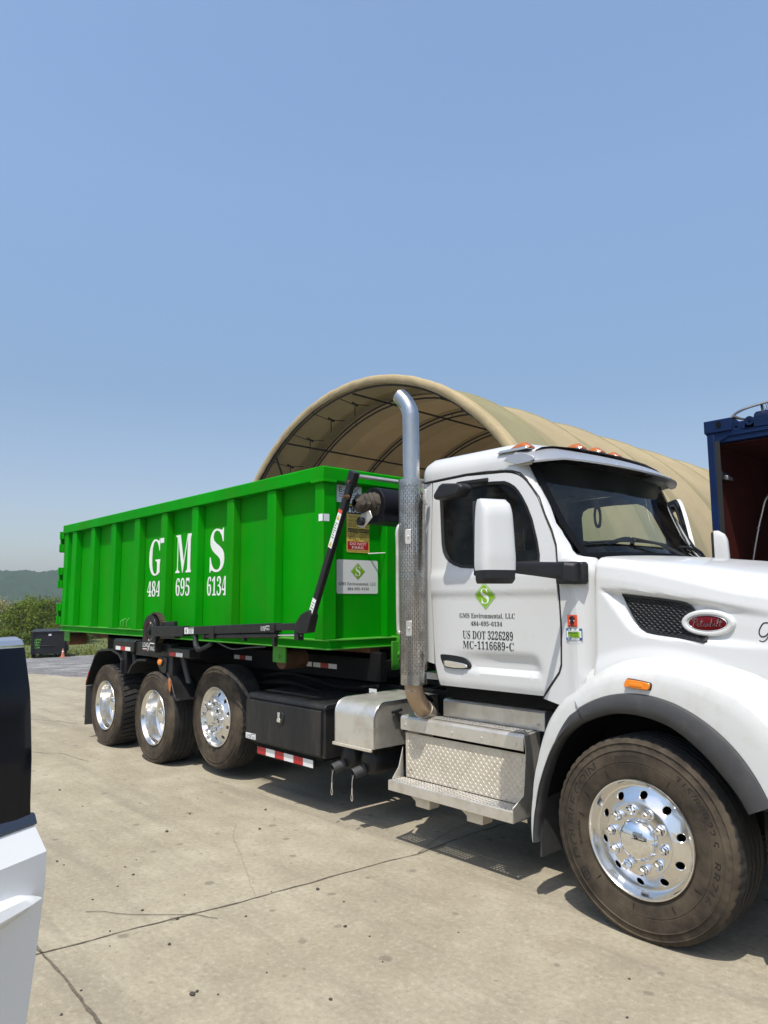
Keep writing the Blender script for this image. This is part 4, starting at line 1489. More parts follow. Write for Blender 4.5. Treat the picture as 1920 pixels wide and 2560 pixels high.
CREST = [(-3.345, 1.37), (-3.345, 2.756), (-2.95, 2.765), (-2.62, 2.748), (-2.47, 2.762), (-2.405, 2.760), (-2.342, 2.638), (-2.270, 2.483), (-2.199, 2.329), (-2.15, 2.245), (-2.107, 2.18), (-2.075, 2.14), (-2.042, 2.112), (-1.99, 2.098), (-1.93, 2.088), (-1.895, 2.06), (-1.892, 1.15), (-2.1, 1.15), (-2.274, 1.19)]
def off(poly, d):
    """grow polygon outwards (d>0) along vertex normals"""
    a = sum(poly[i - 1][0] * poly[i][1] - poly[i][0] * poly[i - 1][1] for i in range(len(poly)))
    sg = 1 if a > 0 else -1
    out = []
    n = len(poly)
    for i in range(n):
        p, q, r_ = V(poly[i - 1]), V(poly[i]), V(poly[(i + 1) % n])
        e1, e2 = (q - p).normalized(), (r_ - q).normalized()
        n1, n2 = V((e1.y, -e1.x)), V((e2.y, -e2.x))
        nn = n1 + n2
        nn = nn / max(.4, nn.length_squared) * 2
        out.append(tuple(q + nn * d * sg))
    return out
def S_door(x, z):
    y = Yc(z)
    y -= .012 * sm(1.845, 1.885, z) * (1 - sm(1.99, 2.06, z))
    dep = .030 * sm(-3.22, -2.6, x) * (1 - sm(-2.335, -2.255, x + .25 * max(0, z - 1.33)))
    rec = sm(1.480, 1.395, z)
    led = sm(1.352, 1.318, z) if x > -2.97 else sm(1.40, 1.2, z)
    y += dep * rec * (1 - led)
    # soft dish around the window sill and turned-in lower edge
    y += .012 * sm(1.25, 1.19, z)
    return y
def xdoor(z):
    return interp([(1.19, -2.279), (1.365, -2.146), (1.411, -2.13), (1.634, -2.121), (1.883, -2.13), (2.071, -2.141), (2.171, -2.153), (2.274, -2.195), (2.385, -2.248), (2.498, -2.303), (2.633, -2.402), (2.72, -2.55)], z)
def xws(z):
    return interp([(2.0, -1.89), (2.088, -1.93), (2.11, -2.042), (2.18, -2.107), (2.329, -2.199), (2.638, -2.342), (2.76, -2.40)], z)
def S_cab(x, z):
    y = Yc(z)
    if x < -3.28:
        q = (-3.28 - x) / .08
        y += .012 * q * q
    elif x > -2.6 and z > 2.06:
        t = (x - xdoor(z)) / max(.03, xws(z) - xdoor(z))
        t = max(0, min(1, t))
        y += .075 * t * t * sm(2.0, 2.2, z)
    if z <= 2.2 and x > -2.12:
        k = 1 - sm(2.05, 2.2, z)
        y += k * (.055 * sm(-1.985, -1.90, x) - .012 * sm(-2.08, -2.02, x) * (1 - sm(-2.0, -1.94, x)))
        y += .03 * sm(1.98, 2.09, z) * sm(-2.1, -1.95, x)
    return y
cab = MB()
cout = CREST + off(DOOR, .006)[4:] + off(DOOR, .006)[:2]
cout = CREST + [p for p in off(DOOR, .006)[4:]] + [off(DOOR, .006)[0], off(DOOR, .006)[1]]
side = MB()
panel(side, cout, [], lambda x, z: (x, S_cab(x, z), z), .035, .03)
# rounded rear corner and rear wall half
rings = []
for z in (1.30, 1.6, 1.9, 2.2, 2.5, 2.756):
    y0 = Yc(z) + .008
    R_ = .17
    ring = [(-3.34, y0, z)]
    for i in range(9):
        a = radians(i * 11.25)
        ring.append((-3.345 - R_ * sin(a), y0 + .002 + R_ * (1 - cos(a)), z))
    ring.append((-3.515, .62, z))
    rings.append(ring)
side.loft(rings)
# rear wall below and above window (window 0.72..1.68 x 2.0..2.5)
side.box(-3.515, -3.495, .62, YC, 1.30, 2.0)
side.box(-3.515, -3.495, .62, YC, 2.5, 2.756)
side.box(-3.515, -3.495, .62, .74, 2.0, 2.5)
both(side)
# roof: sections along x
RP = [(.262, 2.752), (.257, 2.80), (.268, 2.852), (.30, 2.900), (.355, 2.935), (.45, 2.958), (.7, 2.978), (1.2, 2.985)]
def roofsec(x):
    f = sm(-3.34, -3.56, x)
    g = sm(-2.62, -2.36, x)
    out = []
    for y, z in RP:
        t = (z - 2.752) / .21
        z2 = 2.752 + (z - 2.752) * (1 - .9 * f * f) - .060 * g * t
        y2 = y + (.16 * f * f) * (1 if y < 1.0 else 0) + (.012 * g)
        out.append((y2, z2))
    return out
rings = []
for x in [-3.535, -3.53, -3.515, -3.49, -3.46, -3.42, -3.37, -3.32, -3.25, -3.1, -2.9, -2.75, -2.65, -2.58, -2.52, -2.46, -2.41, -2.37]:
    s_ = roofsec(x)
    full = [(x, y, z) for y, z in s_] + [(x, 2 * YC - y, z) for y, z in reversed(s_[:-1])]
    rings.append(full)
for i, rg in enumerate(rings):
    x = rg[0][0]
    if x > -2.6:   # front edge follows the bowed windshield
        rings[i] = [(px + (.10 * (1 - ((py - YC) / .94) ** 2)) * sm(-2.6, -2.38, px), py, pz) for px, py, pz in rg]
side.loft(rings)
# floor, firewall
side.box(-3.5, -1.95, .32, 2.08, 1.22, 1.27)
side.build('cab', 'white', TRUCK, angle=28)
# styling rail along the roof above the gutter
m = MB()
for z, rr_ in ((2.795, .004),):
    m.tube([(-3.40, .276, z - .01), (-3.2, .263 if z < 2.8 else .276, z), (-2.9, .262 if z < 2.8 else .277, z + .003), (-2.6, .264 if z < 2.8 else .28, z)], rr_, 6)
both(m)
m.each('roof_rail', 'white', TRUCK)
# black gutter seal along the door top and body seams
m = MB()
gp = [(-3.40, 2.745), (-3.2, 2.751), (-2.954, 2.757), (-2.75, 2.748), (-2.594, 2.735), (-2.53, 2.724), (-2.47, 2.703), (-2.41, 2.652), (-2.355, 2.585), (-2.30, 2.51), (-2.245, 2.39), (-2.19, 2.28), (-2.148, 2.172), (-2.136, 2.07), (-2.126, 1.883), (-2.117, 1.634), (-2.126, 1.405), (-2.143, 1.36), (-2.276, 1.192)]
m.tube([(x, S_cab(x, z) + .002 if x > -3.3 else .262, z) for x, z in gp], [.0085] * 8 + [.006] * 11, 6)
m.tube([(-3.316, 2.735), (-3.252, 1.355)][0:0] or [(-3.318, .262, 2.739), (-3.253, .196, 1.355), (-3.209, .203, 1.197)], .0035, 6)
m.build('door_seal', 'seal', TRUCK)
# interior lining
m = MB()
panel(m, [(p[0], p[1]) for p in [(-3.30, 1.30), (-3.33, 2.73), (-2.5, 2.73), (-2.16, 2.15), (-2.14, 1.30)]], [off(WIN, .0)], lambda x, z: (x, Yc(z) + .055, z), .3, 0)
q = MB()
panel(q, [(-3.34, 1.30), (-3.34, 2.745), (-2.42, 2.745), (-2.07, 2.13), (-2.07, 1.30)], [[(-3.194, 2.37), (-3.190, 2.58), (-3.17, 2.635), (-3.113, 2.663), (-2.85, 2.665), (-2.62, 2.655), (-2.56, 2.63), (-2.50, 2.57), (-2.43, 2.42), (-2.365, 2.285), (-2.40, 2.26)]], lambda x, z: (x, Yc(z) + .035, z), .3, 0)
m.add(mir(q).v, mir(q).f)
m.box(-3.492, -3.48, .36, 2.04, 1.3, 2.02)
m.box(-3.492, -3.48, .36, 2.04, 2.48, 2.78)
m.box(-3.492, -3.48, .36, .76, 2.02, 2.48)
m.box(-3.492, -3.48, 1.64, 2.04, 2.02, 2.48)
m.box(-3.48, -2.45, .32, 2.08, 2.775, 2.80)
m.build('lining', 'interior', TRUCK)
m = MB()
m.prism([(-1.97, 1.3), (-1.97, 2.06), (-2.05, 2.10), (-2.30, 2.15), (-2.52, 2.17), (-2.60, 2.12), (-2.62, 1.95), (-2.5, 1.8), (-2.4, 1.3)], .30, 2.10)
m.build('dashboard', 'dash', TRUCK, .02)
for y in (.62, 1.78):
    m = MB()
    m.box(-3.25, -2.72, y - .26, y + .26, 1.62, 1.76)
    m.build('seat', 'interior', TRUCK, .05)
    m = MB()
    m.prism([(-3.22, 1.7), (-3.36, 2.42), (-3.24, 2.46), (-3.08, 1.76)], y - .25, y + .25)
    m.prism([(-3.36, 2.44), (-3.39, 2.60), (-3.29, 2.62), (-3.26, 2.46)], y - .13, y + .13)
    m.build('seat_back', 'interior', TRUCK, .05)
m = MB()
cst, ax = V((-2.72, 1.78, 2.20)), V((-.55, 0, .83)).normalized()
xx, yy, _ = frame_mat(ax)
m.tube([cst + (xx * cos(2 * pi * i / 32) + yy * sin(2 * pi * i / 32)) * .225 for i in range(32)], .019, 8, closed=True)
for a in (20, 160, 270):
    m.tube([cst, cst + (xx * cos(radians(a)) + yy * sin(radians(a))) * .22], .014, 6)
m.cyl(cst - ax * .35, cst + ax * .01, .05)
m.build('steering_wheel', 'plastic', TRUCK)
m = MB()
hp = []
for i in range(140):
    t = i / 139
    a = 2 * pi * t
    base = V((-2.86 + .015 * sin(a), 1.86 + .022 * sin(a), 2.545 + .088 * cos(a)))
    b2 = 2 * pi * t * 34
    hp.append(base + V((cos(b2) * .010, sin(b2) * .010 * cos(a), sin(b2) * .010)))
m.tube(hp, .006, 5, closed=True)
m.cyl((-2.86, 1.86, 2.64), (-2.86, 1.86, 2.775), .006, n=6)
m.build('radio_cord', 'plastic', TRUCK)
# door (near side), closed
def door_mesh(mb):
    panel(mb, off(DOOR, -.005), [off(WIN, .0)], lambda x, z: (x, S_door(x, z), z), .022, .03)
m = MB()
door_mesh(m)
door = m.build('door', 'white', TRUCK, angle=24)
m = MB()
nW = len(WIN)
inn, out_ = off(WIN, -.020), off(WIN, .003)
for k, (a, b, yy0) in enumerate(((out_, inn, -.003),)):
    vs = [(x, S_door(x, z) + yy0, z) for x, z in a] + [(x, S_door(x, z) + .004, z) for x, z in b] + [(x, S_door(x, z) + .016, z) for x, z in b]
    m.add(vs, [(i, (i + 1) % nW, nW + (i + 1) % nW, nW + i) for i in range(nW)] + [(nW + i, nW + (i + 1) % nW, 2 * nW + (i + 1) % nW, 2 * nW + i) for i in range(nW)])
wf = m.build('window_seal', 'seal', door, fix=False)
m = MB()
panel(m, off(WIN, -.02), [], lambda x, z: (x, Yc(z) + .012, z), .08, 0)
m.build('window_glass', 'dglass', door, fix=False)
m = MB()
hp = smooth_poly([(-3.200, 1.425), (-3.16, 1.432), (-2.96, 1.420), (-2.905, 1.385), (-2.892, 1.35), (-2.91, 1.335), (-3.12, 1.328), (-3.165, 1.345)], 2)
m.prism(hp, S_door(-3.05, 1.43) - .004, S_door(-3.05, 1.43) + .02)
hb = m.build('handle_recess', 'plastic', door, .003)
m = MB()
yh = S_door(-3.05, 1.43) - .012
m.prism(smooth_poly([(-3.150, 1.378), (-3.135, 1.392), (-2.935, 1.375), (-2.912, 1.36), (-2.915, 1.342), (-3.10, 1.336), (-3.14, 1.352)], 2), yh - .010, yh + .006)
m.build('handle', 'chrome', door, .004)
# far door standing open
m = MB()
door_mesh(m)
q = mir(m)
ang = radians(-54)
def swing(mb):
    hx, hy = -2.128, 2 * YC - .19
    o = []
    for x, y, z in mb.v:
        dx, dy = x - hx, y - hy
        o.append((hx + dx * cos(ang) - dy * sin(ang), hy + dx * sin(ang) + dy * cos(ang), z))
    mb.v = o
    return mb
far = swing(q).build('door', 'white', TRUCK, angle=24, label='open far side door')
m = MB()
panel(m, off(DOOR, -.02), [off(WIN, .012)], lambda x, z: (x, Yc(z) + .05, z), .2, 0)
swing(mir(m)).build('door_lining', 'interior', far)
m = MB()
panel(m, off(WIN, .0), [off(WIN, -.03)], lambda x, z: (x, Yc(z) - .006, z), .2, .06)
swing(mir(m)).build('window_seal', 'seal', far)
# lettering on the near door
cx, cz = -2.741, 1.852
def diamond(d, cx, cz, w_, h_, l0):
    for k, mt_, l in ((1, 'lime', 0), (.90, 'letter', 1), (.86, 'lime', 2)):
        d.poly([(cx - w_ * k, cz), (cx, cz - h_ * k), (cx + w_ * k, cz), (cx, cz + h_ * k)], l0 + l, mt_)
DF = lambda u, v_, h: (u, S_door(u, v_) - .0012 - h * .0008, v_)
d = Decal(DF, ['lime', 'letter'], .008)
diamond(d, cx, cz, .101, .097, 0)
d.text('S', cx - .034, cx + .034, cz - .052, cz + .052, 3, 'letter')
d.build('logo', door)
for s_, u0, u1, z0, z1 in (('GMS Environmental, LLC', -2.989, -2.486, 1.698, 1.731), ('484-695-6134', -2.882, -2.597, 1.644, 1.673), ('US DOT 3226289', -2.961, -2.507, 1.551, 1.606), ('MC-1116689-C', -2.961, -2.501, 1.482, 1.534)):
    d = Decal(DF, ['ink'], .008)
    d.text(s_, u0, u1, z0, z1, 1, 'ink')
    d.build('lettering', door)
# windshield: bowed glass, black frit border, top band deepened with painted visor shade
def WS(u, v_):
    """u 0..1 across (near to far), v 0..1 bottom to top"""
    z = 2.095 + .69 * v_
    yl = .345 - .07 * v_
    y = yl + (2 * YC - 2 * yl) * u
    xe = interp([(2.09, -2.035), (2.18, -2.10), (2.33, -2.195), (2.64, -2.34), (2.79, -2.41)], z)
    k = 1 - (2 * u - 1) ** 2
    return V((xe + .17 * k - .03 * v_ * k, y, z + .02 * k * (1 - v_)))
def wgrid(mb, us, vs_, dy=0.):
    b = [[WS(u, v_) + V((dy, 0, 0)) for u in us] for v_ in vs_]
    mb.loft(b)
U = [i / 40 for i in range(41)]
m = MB()
wgrid(m, U, [i / 12 for i in range(13)])
m.build('windshield', 'wglass', TRUCK, fix=False)
m = MB()
wgrid(m, U, [.73, .76, .80, .84, .88, .93, 1.0], -.006)  # tall top band: printed border with the visor's shade painted in
wgrid(m, U, [-.04, 0, .045], .006)
for side_ in (0, 1):
    us = [0, .01, .02, .03] if side_ == 0 else [1, .99, .98, .97]
    wgrid(m, us, [i / 12 for i in range(13)], .005)
m.build('windshield_frame', 'frit_shade', TRUCK, fix=False)
# wipers
for y0, y1, yp in ((.42, 1.22, 1.50), (1.45, 2.0, 2.06)):
    m = MB()
    f = lambda y, v_: WS((y - .34) / 1.72, v_) + V((.018, 0, .012))
    m.tube([f(y0 + (y1 - y0) * i / 8, .125 + .02 * sin(i / 8 * pi)) for i in range(9)], .009, 6)
    m.tube([f(yp, -.06) + V((.05, 0, 0)), f((y0 + y1) / 2 + .25, .09) + V((.02, 0, .02)), f((y0 + y1) / 2, .145) + V((.01, 0, .02))], [.014, .011, .007], 6)
    m.build('wiper', 'plastic', TRUCK)
# cowl panel below the glass
m = MB()
rows = []
for v_ in range(5):
    t = v_ / 4
    rows.append([V((WS(u, -.04).x + .02 + .11 * t, .26 + 1.88 * u, WS(u, -.04).z - .004 - .03 * t * t)) for u in U])
m.loft(rows)
m.build('cowl', 'plastic', TRUCK, fix=False)
# sun visor
m = MB()
def lip(t):
    y = .235 + 1.93 * t
    k = 1 - (2 * t - 1) ** 2
    return y, k
r0, r1, r2_, r3 = [], [], [], []
for i in range(61):
    t = i / 60
    y, k = lip(t)
    e = max(0, 1 - min(t, 1 - t) / .09)
    ks = k ** .55
    xf = -2.32 + .235 * ks
    zf = 2.765 + .030 * min(1, k * 3) - .012 * ks
    xr = -2.50 + .10 * k
    zr = 2.838 + .085 * min(1, k * 2.2) ** .7
    r0.append((xr, y, zr))
    r1.append((xr * .5 + xf * .5, y, zr * .55 + zf * .45 + .016))
    r2_.append((xf - .025, y, zf + .012))
    r3.append((xf, y, zf))
m.loft([r0, r1, r2_, r3])
ins = lambda rr: [(x - .004, y, z - .016) for x, y, z in rr]
m.loft([r3, [(x - .006, y, z - .012) for x, y, z in r3], ins(r1), ins(r0)])
m.build('sun_visor', 'visor', TRUCK, fix=False)
m = MB()
for yy0 in (.235, 2.165):
    m.prism([(-2.585, 2.800), (-2.54, 2.832), (-2.42, 2.836), (-2.33, 2.800), (-2.315, 2.775), (-2.36, 2.764), (-2.47, 2.760)], yy0 - .004, yy0 + .004)
m.each('visor_end', 'visor', TRUCK, .002)
m = MB()
for y in (.55, .95, 1.45, 1.85):
    t = (y - .235) / 1.93
    i = int(t * 60)
    m.cyl((r2_[i][0], y, r2_[i][2] - .004), (r2_[i][0] - .002, y, r2_[i][2] + .008), .009, n=10)
m.each('rivet', 'chrome', TRUCK)
# roof clearance lamps
for y, z in ((.31, 2.880), (.96, 2.962), (1.22, 2.968), (1.47, 2.962), (2.09, 2.880)):
    m = MB()
    rings = []
    for i in range(13):
        t = i / 12
        x = -2.635 + .245 * t
        h = .050 * (sm(0, .72, t) * (1 - .72 * sm(.74, 1.0, t) ** 2) + .02)
        w_ = .050 * (.35 + .65 * sm(0, .55, t)) * (1 - .3 * sm(.85, 1, t))
        rings.append([(x, y + w_ * cos(pi * j / 10), z - .006 + h * sin(pi * j / 10) ** .7) for j in range(11)])
    m.loft(rings)
    m.add(rings[-1], [list(range(11))])
    lamp = m.build('clearance_lamp', 'orange_lens', TRUCK)
    m = MB()
    m.prism([(-2.66, z - .016), (-2.63, z + .002), (-2.40, z + .002), (-2.385, z - .016)], y - .06, y + .06)
    m.build('lamp_base', 'polish', lamp, .004)
# mirrors
def mirror(side_):
    c = V((-2.16, -.405, 2.187))
    nrm = V((.93, -.37, 0)).normalized()       # back of the housing looks forward and out
    uu = V((nrm.y, -nrm.x, 0)) * -1             # towards the cab
    uu = V((.37, .93, 0)).normalized()
    def P(u, v_, w_):
        q = c + uu * u + V((0, 0, 1)) * v_ + nrm * w_ + V((-.07 * side_, 0, 0))
        return (q.x, q.y if side_ == 0 else 2 * YC - q.y, q.z)
    def housing(v0, v1, grow=0.):
        rings = []
        nv = 14
        for i in range(nv + 1):
            v_ = v0 + (v1 - v0) * i / nv
            tap = interp([(-.30, .088), (-.25, .112), (-.15, .116), (.1, .108), (.2, .100), (.235, .088)], v_)
            dep = interp([(-.30, .05), (-.24, .105), (-.1, .11), (.15, .10), (.20, .085), (.225, .06), (.235, .03)], v_)
            ring = []
            for j in range(33):
                a = pi * j / 32
                sx_, sy_ = cos(a), sin(a)
                e = .42
                ring.append(P((abs(sx_) ** e) * (1 if sx_ > 0 else -1) * (tap + grow), v_, (sy_ ** e) * (dep + grow) - .02))
            ring += [P(-tap - grow, v_, -.035), P(tap + grow, v_, -.035)][::-1][::-1]
            rings.append(ring)
        return rings
    m = MB()
    rg = housing(-.19, .238)
    m.loft(rg, closed=True, capends=True)
    mo = m.build('mirror', 'white', TRUCK, angle=40)
    m = MB()
    m.loft(housing(-.268, -.1905, -.002), closed=True, capends=True)
    m.build('mirror_base', 'plastic', mo, angle=40)
    m = MB()
    m.loft([[P(-.114, v_, -.055), P(-.114, v_, -.0355), P(.114, v_, -.0355), P(.114, v_, -.055)] for v_ in (-.22, .225)], closed=True, capends=True)
    m.build('mirror_frame', 'plastic', mo, .006)
    m = MB()
    m.add([P(-.10, -.2, -.0565), P(.10, -.2, -.0565), P(.10, .21, -.0565), P(-.10, .21, -.0565)], [(0, 1, 2, 3)])
    m.build('mirror_glass', 'chrome', mo, fix=False)
    m = MB()
    def Q(x, y, z):
        x -= .07 * side_ * (x < -2.06)
        return (x, y if side_ == 0 else 2 * YC - y, z)
    m.loft([[Q(-2.14, -.36, 2.035), Q(-2.12, -.33, 2.05), Q(-2.10, -.28, 2.04), Q(-2.10, -.28, 1.995), Q(-2.13, -.34, 1.985)],
            [Q(-2.08, -.16, 2.036), Q(-2.06, -.12, 2.056), Q(-2.03, -.08, 2.042), Q(-2.04, -.09, 1.975), Q(-2.07, -.14, 1.965)],
            [Q(-2.03, .06, 2.04), Q(-2.02, .09, 2.06), Q(-2.0, .13, 2.05), Q(-2.01, .12, 1.95), Q(-2.03, .07, 1.945)],
            [Q(-1.96, .11, 2.03), Q(-1.95, .14, 2.05), Q(-1.94, .17, 2.05), Q(-1.94, .17, 1.93), Q(-1.96, .12, 1.93)]], closed=True, capends=True)
    m.build('mirror_arm', 'plastic', TRUCK, .012, angle=45)
    m = MB()
    m.prism([(-2.118, 1.922), (-2.118, 2.066), (-1.93, 2.058), (-1.915, 2.045), (-1.918, 1.93), (-1.932, 1.917)], Q(0, .145, 0)[1], Q(0, .215, 0)[1])
    m.build('mirror_bracket', 'plastic', TRUCK, .008)
mirror(0)
mirror(1)
# small look-down mirror above the side window
m = MB()
rings = []
for y, k in ((-.07, .86), (-.055, .97), (.01, 1.0), (.045, .93)):
    pts = [(-3.02, 2.548), (-3.025, 2.572), (-2.955, 2.640), (-2.92, 2.652), (-2.72, 2.632), (-2.69, 2.605), (-2.70, 2.58), (-2.75, 2.545), (-2.99, 2.538)]
    rings.append([(-2.85 + (x + 2.85) * k * .88, y, 2.6 + (z - 2.6) * k) for x, z in pts])
m.loft(rings, closed=True, capends=True)
lm = m.build('kerb_mirror', 'plastic', TRUCK, .012, angle=50)
m = MB()
m.bar((-2.80, .0, 2.64), (-2.77, .26, 2.69), .06, .03)
m.build('mirror_mount', 'plastic', lm, .006)
# stickers on the cowl side
d = Decal(lambda u, v_, h: (u, .180 + .055 * sm(-1.985, -1.90, u) - .012 * sm(-2.08, -2.02, u) * (1 - sm(-2.0, -1.94, u)) - h * .0006, v_), ['orange', 'ink', 'letter', 'blue_st', 'lime', 'signwhite'], .006)
d.rect(-2.062, -1.985, 1.654, 1.727, 0, 'orange')
d.poly([(-2.047, 1.712), (-2.036, 1.712), (-2.036, 1.720), (-2.011, 1.720), (-2.011, 1.712), (-2.001, 1.712), (-2.003, 1.700), (-2.010, 1.694), (-2.012, 1.666), (-2.035, 1.666), (-2.037, 1.694), (-2.045, 1.700)], 1, 'ink')
d.rect(-2.043, -2.004, 1.688, 1.695, 2, 'letter')
d.rect(-2.055, -1.992, 1.657, 1.661, 1, 'ink')
d.rect(-2.076, -1.962, 1.570, 1.643, 0, 'blue_st')
d.rect(-2.072, -1.966, 1.586, 1.629, 1, 'signwhite')
for x, z, w_, h_ in ((-2.06, 1.606, .03, .017), (-2.035, 1.598, .045, .022), (-2.005, 1.602, .03, .02)):
    d.rect(x, x + w_, z - h_ / 2, z + h_, 2, 'lime')
d.text('PA WTSP', -2.064, -1.974, 1.573, 1.583, 2, 'letter')
d.text('484695', -2.058, -1.985, 1.609, 1.621, 3, 'ink')
d.text('NOV 2023', -2.045, -1.985, 1.592, 1.603, 3, 'ink', serif=False)
for x in (-2.055, -2.023, -1.992):
    d.rect(x, x + .012, 1.632, 1.640, 1, 'letter')
d.build('permit_stickers', TRUCK)

# ---------------------------------------------------------------- hood
SCOOP = [(-1.838, 1.893), (-1.80, 1.896), (-1.724, 1.891), (-1.434, 1.855), (-1.171, 1.814), (-.861, 1.761), (-.55, 1.70), (-.55, 1.50), (-.901, 1.553), (-1.088, 1.564), (-1.34, 1.583), (-1.48, 1.592), (-1.56, 1.602), (-1.62, 1.622), (-1.665, 1.66), (-1.731, 1.743), (-1.80, 1.83), (-1.838, 1.87)]
def ztop(x):
    return interp([(-1.88, 2.130), (-1.6, 2.105), (-1.25, 2.065), (-.9, 2.01), (-.6, 1.945), (-.4, 1.86), (-.3, 1.76), (-.25, 1.64)], x)
def hood_pt(x, s_):
    """s_ 0 centre line .. 1 bottom of side"""
    zt = ztop(x)
    nose = sm(-.75, -.25, x)
    q = sm(-1.85, -.95, x)
    prof = [(0, 1.2, 0), (.13, .85, -.010 - .004 * q), (.24, .60, -.020 - .012 * q), (.31, .44, -.029 - .022 * q), (.36, .335, -.036 - .036 * q), (.40, .278, -.044 - .056 * q), (.44, .243, -.062 - .078 * q), (.48, .221, -.098 - .088 * q), (.53, .207 + .006 * q, -.175 - .06 * q), (.62, .202, None), (.85, .186, None), (1.0, .16, None)]
    ys = interp([(a, b) for a, b, c in prof], s_)
    if s_ <= .53:
        z = zt + interp([(a, c) for a, b, c in prof if c is not None], s_)
    else:
        zb = zt - .175 - .06 * sm(-1.85, -.95, x)
        z = zb + (1.20 - zb) * (s_ - .53) / .47
    y = ys + nose * .30 * max(0, 1 - abs(ys - 1.2) / 2) + .05 * sm(-1.2, -.4, x)
    # scoop recess
    if .4 < s_:
        p = (x, z)
        if inpoly(p, SCOOP):
            d = dpoly(p, SCOOP)
            y += .046 * sm(0, .05, d) * (1 - .85 * sm(-1.35, -.80, x))
        # fender blend
        rr = hypot(x + 1.48, (z - .5))
        y -= .02 * sm(1.06, .97, rr)
        # soft crease line running forward
        y -= .010 * sm(0, .05, z - (1.985 - .19 * (x + 1.45))) * (1 - sm(.05, .10, z - (1.985 - .19 * (x + 1.45))))
    # rounded rear edge
    e = max(0, (-1.855 - x) / .025)
    y += .012 * e * e
    z -= .012 * e * e * (1 - sm(.4, .5, s_))
    return (x, y, z)
m = MB()
xs = [-1.88, -1.875, -1.868, -1.86] + [-1.85 + .0175 * i for i in range(69)] + [-.62, -.58, -.54, -.5, -.46, -.42, -.38, -.34, -.30, -.27, -.25]
ss = [i / 40 * .36 for i in range(0, 40, 4)] + [.36 + .64 * i / 84 for i in range(85)]
m.loft([[hood_pt(x, s_) for s_ in ss] for x in xs])
both(m)
m.build('hood', 'white', TRUCK, angle=30)
def S_hood(x, z):
    """side height of the hood at given x,z (near side)"""
    zb = ztop(x) - .175 - .06 * sm(-1.85, -.95, x)
    s_ = .53 + .47 * (z - zb) / (1.20 - zb) if z < zb else .5
    return hood_pt(x, s_)[1]
# grille nose and bumper
m = MB()
m.box(-.30, -.22, .62, 1.78, .78, 1.66)
m.build('grille', 'chassis', TRUCK, .03)
m = MB()
for i in range(9):
    m.box(-.225, -.205, .66, 1.74, .84 + i * .09, .88 + i * .09)
m.each('grille_bar', 'chrome', TRUCK, .004)
m = MB()
P = [(-.88, .03), (-.80, -.0), (-.55, .02), (-.30, .16), (-.14, .45), (-.08, .9), (-.08, 1.5), (-.14, 1.95), (-.30, 2.24), (-.55, 2.38), (-.80, 2.4), (-.88, 2.37)]
m.loft([[(x, y, z) for x, y in P] for z in (.48, .50, .62, .76, .82, .84)])
m.build('bumper', 'polish', TRUCK, fix=False).modifiers.new('solid', 'SOLIDIFY').thickness = .02
# fenders -------------------------------------------------------------------
FX, FZ = -1.48, .5
rC = [(-8, .752), (5, .728), (13, .724), (25, .738), (31, .745), (40, .758), (49, .771), (62, .785), (75, .798), (90, .806), (105, .800), (118, .790), (126, .788), (140, .745), (152, .728), (169, .722), (190, .762)]
rD = [(-8, .66), (20, .612), (34, .616), (47, .617), (62, .640), (75, .668), (90, .685), (105, .700), (118, .704), (123, .711), (137.5, .719), (157, .700), (175.7, .707), (190, .74)]
rA = [(20, .98), (40, 1.03), (53, 1.045), (60, 1.040), (71, 1.016), (82, .998), (90, .984), (102, .972), (110, .955), (118, .935), (124, .925)]
rE = [(112, .90), (118, .893), (126, .894), (136, .870), (155, .802), (172, .777), (190, .79)]
def fp(a, r_, y):
    return (FX + r_ * cos(radians(a)), y, FZ + r_ * sin(radians(a)))
def fender_front(m):
    A = [18 + (119.2 - 18) * i / 60 for i in range(61)]
    rows = []
    for a in A:
        ra, rc = interp(rA, a), interp(rC, a)
        row = [fp(a, ra + .06, .225), fp(a, ra + .022, .19), fp(a, ra + .006, .165), fp(a, ra - .006, .13), fp(a, ra - .030, .055), fp(a, ra - .042, .020), fp(a, ra - .056, -.004), fp(a, ra - .076, -.018), fp(a, (ra + rc) / 2 - .02, -.030), fp(a, rc + .004, -.033), fp(a, rc - .015, -.02)]
        rows.append(row)
    m.loft(rows)
    # rolled end towards the cab
    m.loft([rows[-1], [(x - .004, y + .02, z) for x, y, z in rows[-1]], [(x, y + .05, z) for x, y, z in rows[-1]]])
    m.loft([rows[0], [(x, y + .08, z) for x, y, z in rows[0]]])
def fender_rear(m):
    A = [117 + (191 - 117) * i / 46 for i in range(47)]
    rows = []
    for a in A:
        re, rc = interp(rE, a), interp(rC, a)
        t = sm(117, 150, a)
        w_ = max(.012, re - rc)
        y0 = .20
        row = [fp(a, re + .03 * (1 - t) - .005, y0), fp(a, re + .012 * (1 - t), .10), fp(a, re, .03), fp(a, re - .2 * w_, .002), fp(a, re - .5 * w_, -.008), fp(a, rc, -.012), fp(a, rc - .015, .0)]
        rows.append(row)
    m.loft(rows)
    m.loft([rows[0], [(x + .01, y + .04, z - .02) for x, y, z in rows[0]]])
m = MB()
fender_front(m)
fd = m.build('fender', 'white2', TRUCK, angle=36)
mir(m).build('fender', 'white2', TRUCK, angle=36)
m = MB()
fender_rear(m)
fr_ = m.build('fender_extension', 'white2', TRUCK, angle=36)
mir(m).build('fender_extension', 'white2', TRUCK, angle=36)
